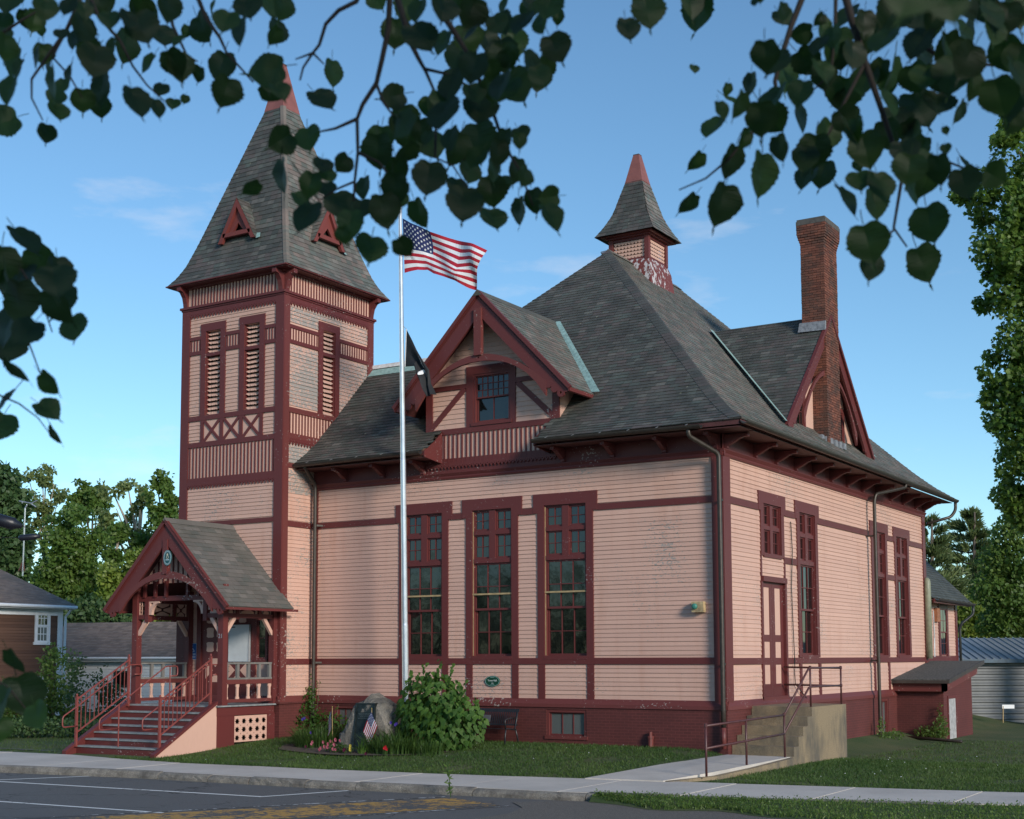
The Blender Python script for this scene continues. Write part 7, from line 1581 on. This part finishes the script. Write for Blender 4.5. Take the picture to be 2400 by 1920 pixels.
for t in ((160, 70, 125), (460, 60, 130, 20), (755, 15, 45), (860, 110, 75), (790, 300, 105), (1040, 180, 75, 70), (1090, 150, 80), (860, 350, 115), (720, 440, 75), (890, 400, 120), (960, 340, 105), (1090, 400, 95), (600, 475, 45), (575, 565, 80), (560, 700, 105), (680, 560, 95), (760, 640, 135), (700, 745, 65), (870, 560, 130), (960, 620, 115), (1000, 500, 95), (850, 790, 90), (640, 860, 115), (780, 930, 150), (460, 860, 75), (590, 1090, 145), (430, 1090, 85), (1090, 260, 80), (1060, 800, 115), (1140, 720, 105), (1180, 640, 95), (1220, 500, 115), (1260, 300, 105), (1380, 200, 105), (1320, 120, 80), (1300, 800, 125), (1270, 700, 95), (1400, 560, 115), (1480, 400, 130), (1420, 720, 105), (1560, 600, 140), (1450, 250, 115), (1630, 300, 125), (1730, 300, 135), (1700, 580, 115), (1800, 420, 140), (1880, 200, 135), (1950, 100, 115), (1900, 330, 125), (2040, 300, 125), (2100, 430, 135), (2000, 520, 135), (2060, 590, 115), (2120, 650, 85), (2100, 60, 130), (1640, 770, 75), (1700, 900, 105), (1820, 980, 115), (1820, 890, 85), (1945, 930, 85, -60), (1740, 790, 40), (1660, 970, 120), (1520, 1000, 120), (1380, 1000, 115), (1360, 1080, 105), (1180, 1080, 120), (1040, 950, 95), (1280, 970, 80), (1110, 920, 95), (1310, 1290, 135), (1360, 1410, 95), (1640, 1190, 130, -15), (1590, 1400, 130, -25), (1270, 880, 40), (1560, 120, 125), (1680, 160, 120), (1780, 90, 125), (1820, 260, 110), (1560, 420, 100), (2000, 180, 110), (2130, 180, 120), (2140, 320, 110), (1640, 440, 110), (1900, 460, 100), (1340, 430, 110), (1180, 300, 90), (1500, 820, 100), (1600, 860, 90), (1560, 900, 105), (1930, 60, 100), (2040, 100, 110), (1460, 100, 110)): LL.append((*z3(*t[:3]), t[3] if len(t) > 3 else None))
for t in ((30, 520, 60), (70, 560, 55), (110, 605, 60), (40, 640, 70), (95, 650, 66), (140, 640, 55), (150, 700, 50, -20), (25, 690, 70), (75, 710, 52), (20, 740, 52), (85, 810, 42, -40), (30, 860, 56), (10, 905, 50), (80, 870, 44, -45), (105, 915, 36, -35), (5, 560, 60), (10, 610, 60), (8, 790, 50), (15, 1400, 46), (35, 1470, 66, -15), (15, 1490, 60), (70, 1510, 46, -35), (5, 1540, 44), (60, 600, 60), (120, 570, 40)): LL.append((t[0], t[1], t[2], t[3] if len(t) > 3 else None))
li_o = Vector(LI.location)
NEAR = [(1935, -45, 150, 20, 1.35), (1985, 10, 95, -15, 1.5)]
TW = [z2(*p, 1)[:2] for p in ()]
def twig(pts, r0, r1, depth, name='branch'):
    P_ = [at(x, y, depth) for x, y in pts]; n = len(P_); mb = MB(); mb.tube(P_, [r0+(r1-r0)*i/(n-1) for i in range(n)], 6); return mb.build(name, TWIG, LI, smooth=True)
c2 = lambda L: [z2(x, y, 1)[:2] for x, y in L]; c3 = lambda L: [z3(x, y, 1)[:2] for x, y in L]; c1 = lambda L: [z1(x, y, 1)[:2] for x, y in L]
BR = [(c2([(960, -300), (945, -60), (938, 0), (930, 180), (890, 370), (855, 520), (770, 650), (735, 740), (740, 950), (720, 1130), (715, 1250)]), .009, .003), (c2([(735, 740), (600, 800), (500, 820)]), .0045, .002), (c2([(855, 520), (900, 640), (960, 720)]), .004, .002), (c2([(970, -60), (1040, 170), (1080, 290), (1120, 370), (1160, 440), (1230, 600), (1260, 760)]), .008, .002), (c2([(1160, 430), (1290, 460), (1400, 520), (1560, 600)]), .004, .002), (c2([(760, -60), (730, 10), (620, 65), (540, 150), (500, 280), (460, 330), (400, 420), (380, 500)]), .006, .002), (c2([(460, 330), (530, 400)]), .003, .0015), (c2([(460, 330), (350, 370)]), .003, .0015), (c2([(1200, -80), (1280, 110), (1360, 230), (1420, 330), (1560, 640), (1650, 900), (1740, 1050), (1830, 1280)]), .008, .002), (c2([(720, 1130), (600, 1180), (500, 1250), (330, 1010)]), .003, .0015), (c2([(740, 950), (870, 1010), (980, 1150), (1060, 1260)]), .004, .0015), (c2([(1230, 600), (1220, 980), (1330, 1030), (1430, 1180)]), .004, .0015),
      (c3([(1000, -120), (985, 0), (930, 140), (870, 330), (845, 430), (860, 520), (740, 680), (600, 840), (480, 940), (340, 1000)]), .008, .0015), (c3([(1170, -120), (1165, 0), (1160, 200), (1140, 390), (1040, 480)]), .006, .002), (c3([(1190, -120), (1250, 110), (1320, 330), (1400, 560), (1470, 770), (1520, 900), (1470, 1200), (1540, 1300)]), .010, .002), (c3([(1470, 1210), (1400, 1290)]), .003, .0015), (c3([(1560, 200), (1700, 290), (1850, 330), (2050, 350)]), .006, .003), (c3([(1470, 770), (1700, 830), (1850, 890), (1920, 900)]), .004, .0015), (c3([(1320, 330), (1200, 560), (1060, 840), (960, 800)]), .005, .0015),
      (c1([(1230, -60), (1300, 110), (1390, 240), (1430, 330), (1600, 520)]), .006, .002), (c1([(520, -60), (490, 40), (420, 190), (340, 300), (200, 500), (200, 620), (270, 760)]), .006, .0015), (c1([(420, 190), (330, 360), (440, 480), (520, 620)]), .004, .0015), (c1([(560, -40), (620, 100), (760, 260), (840, 420), (930, 540), (1040, 640)]), .005, .0015), (c1([(1060, -40), (1090, 160), (1180, 350), (1250, 390)]), .005, .0015), (c1([(0, 220), (120, 140), (250, 60)]), .004, .002),
      ([(-30, 500), (40, 560), (90, 640), (110, 700)], .004, .0015), ([(-30, 560), (20, 640), (60, 720), (90, 800)], .004, .0015), ([(-30, 820), (40, 850), (80, 880), (110, 920)], .003, .001), ([(-30, 1420), (20, 1450), (60, 1500)], .004, .0015)]
for pts, r0, r1 in BR: twig(pts, r0, r1, 3.1)
EXTRA = MB()
for x, y, s, rot in LL+[(x+RL.gauss(0, 26), y+RL.gauss(0, 22)-10, s*RL.uniform(.6, 1), 999) for x, y, s, rot in LL if RL.random() < (.75 if y < 130 or x > 1750 else .5) and y < 330 and not (600 < x < 800 and y > 60)]:
    ext = rot == 999; rot = None if ext else rot
    dp = RL.uniform(2.7, 3.5); s *= 1.5 if x < 175 and y > 450 else 1.72; L_ = s*1.11317*dp/FPX; ang = rad(rot if rot is not None else RL.gauss(0, 16)); yaw = RL.uniform(-1.1, 1.1); pit = RL.uniform(-.5, .6)
    B = Matrix((RT, FW, UP)).transposed()      # leaf x across, -z down, facing the street
    M = B @ Matrix.Rotation(ang, 3, 'Y') @ Matrix.Rotation(yaw, 3, 'Z') @ Matrix.Rotation(pit, 3, 'X')
    tp_ = at(x, y-s*.48*math.cos(ang), dp)-RT*(0)*L_
    me = LV[RL.randrange(14)]
    if ext:
        W4 = Matrix.Translation(tp_) @ M.to_4x4() @ Matrix.Scale(L_, 4); EXTRA.r = RL.random(); EXTRA.faces([W4 @ v.co for v in me.vertices], [tuple(q.vertices) for q in me.polygons]); continue
    o = bpy.data.objects.new('leaf', me); COL.objects.link(o); o.parent = LI
    o.matrix_basis = Matrix.Translation(tp_-li_o) @ M.to_4x4() @ Matrix.Scale(L_, 4)
for x, y, s, rot, dp in NEAR:
    o = bpy.data.objects.new('leaf', LV[3]); COL.objects.link(o); o.parent = LI; M = Matrix((RT, FW, UP)).transposed() @ Matrix.Rotation(rad(rot), 3, 'Y'); o.matrix_basis = Matrix.Translation(at(x, y-40, dp)-li_o) @ M.to_4x4() @ Matrix.Scale(s*1.11317*dp/FPX, 4)
EXTRA.build('leaf_cluster', LINDEN, LI, kind='stuff')
mb = MB(); b0 = li_o; mb.tube([b0+Vector((0, 0, -.2)), b0+Vector((.05, 0, 2)), b0+Vector((-.05, .05, 4)), b0+Vector((0, 0, 7.5))], [.30, .26, .22, .12], 12); mb.build('trunk', BARK, LI, smooth=True)
for tgt, lx in ((z2(950, -300, 1), 0), (z3(1100, -160, 1), 0), (z1(600, -120, 1), 0)):
    e = at(tgt[0], tgt[1], 3.1); s = b0+Vector((0, 0, 4.2)); mb = MB(); mb.tube([s, (s+e)/2+Vector((0, 0, .9)), e+Vector((0, 0, .5)), e], [.09, .05, .02, .009], 8); mb.build('limb', BARK, LI, smooth=True)
lob = []
for k in range(14): lob.append((b0+RT*RL.uniform(-2.6, 4.5)+FW*RL.uniform(-1.5, 2.0)+Vector((0, 0, RL.uniform(4.6, 8.0))), Vector((1.3, 1.3, 1.0))))
lob += [(CAM+RT*(2.6+.8*k)+FW*(1.8+.3*k)+Vector((0, 0, 1.5+.2*k)), Vector((.8, 1.2, .9))) for k in range(4)]
lob += [(CAM+RT*(3.4+.7*k)+FW*(-1.5+.9*k)+Vector((0, 0, 2.2+.2*k)), Vector((.9, 1.4, 1.1))) for k in range(3)]
mb = crownmb(lob, 6500, .12, leafpts('heart')); mb.build('crown', LINDEN, LI, kind='stuff')  # unseen leaf mass, added to keep the sun off the hanging leaves
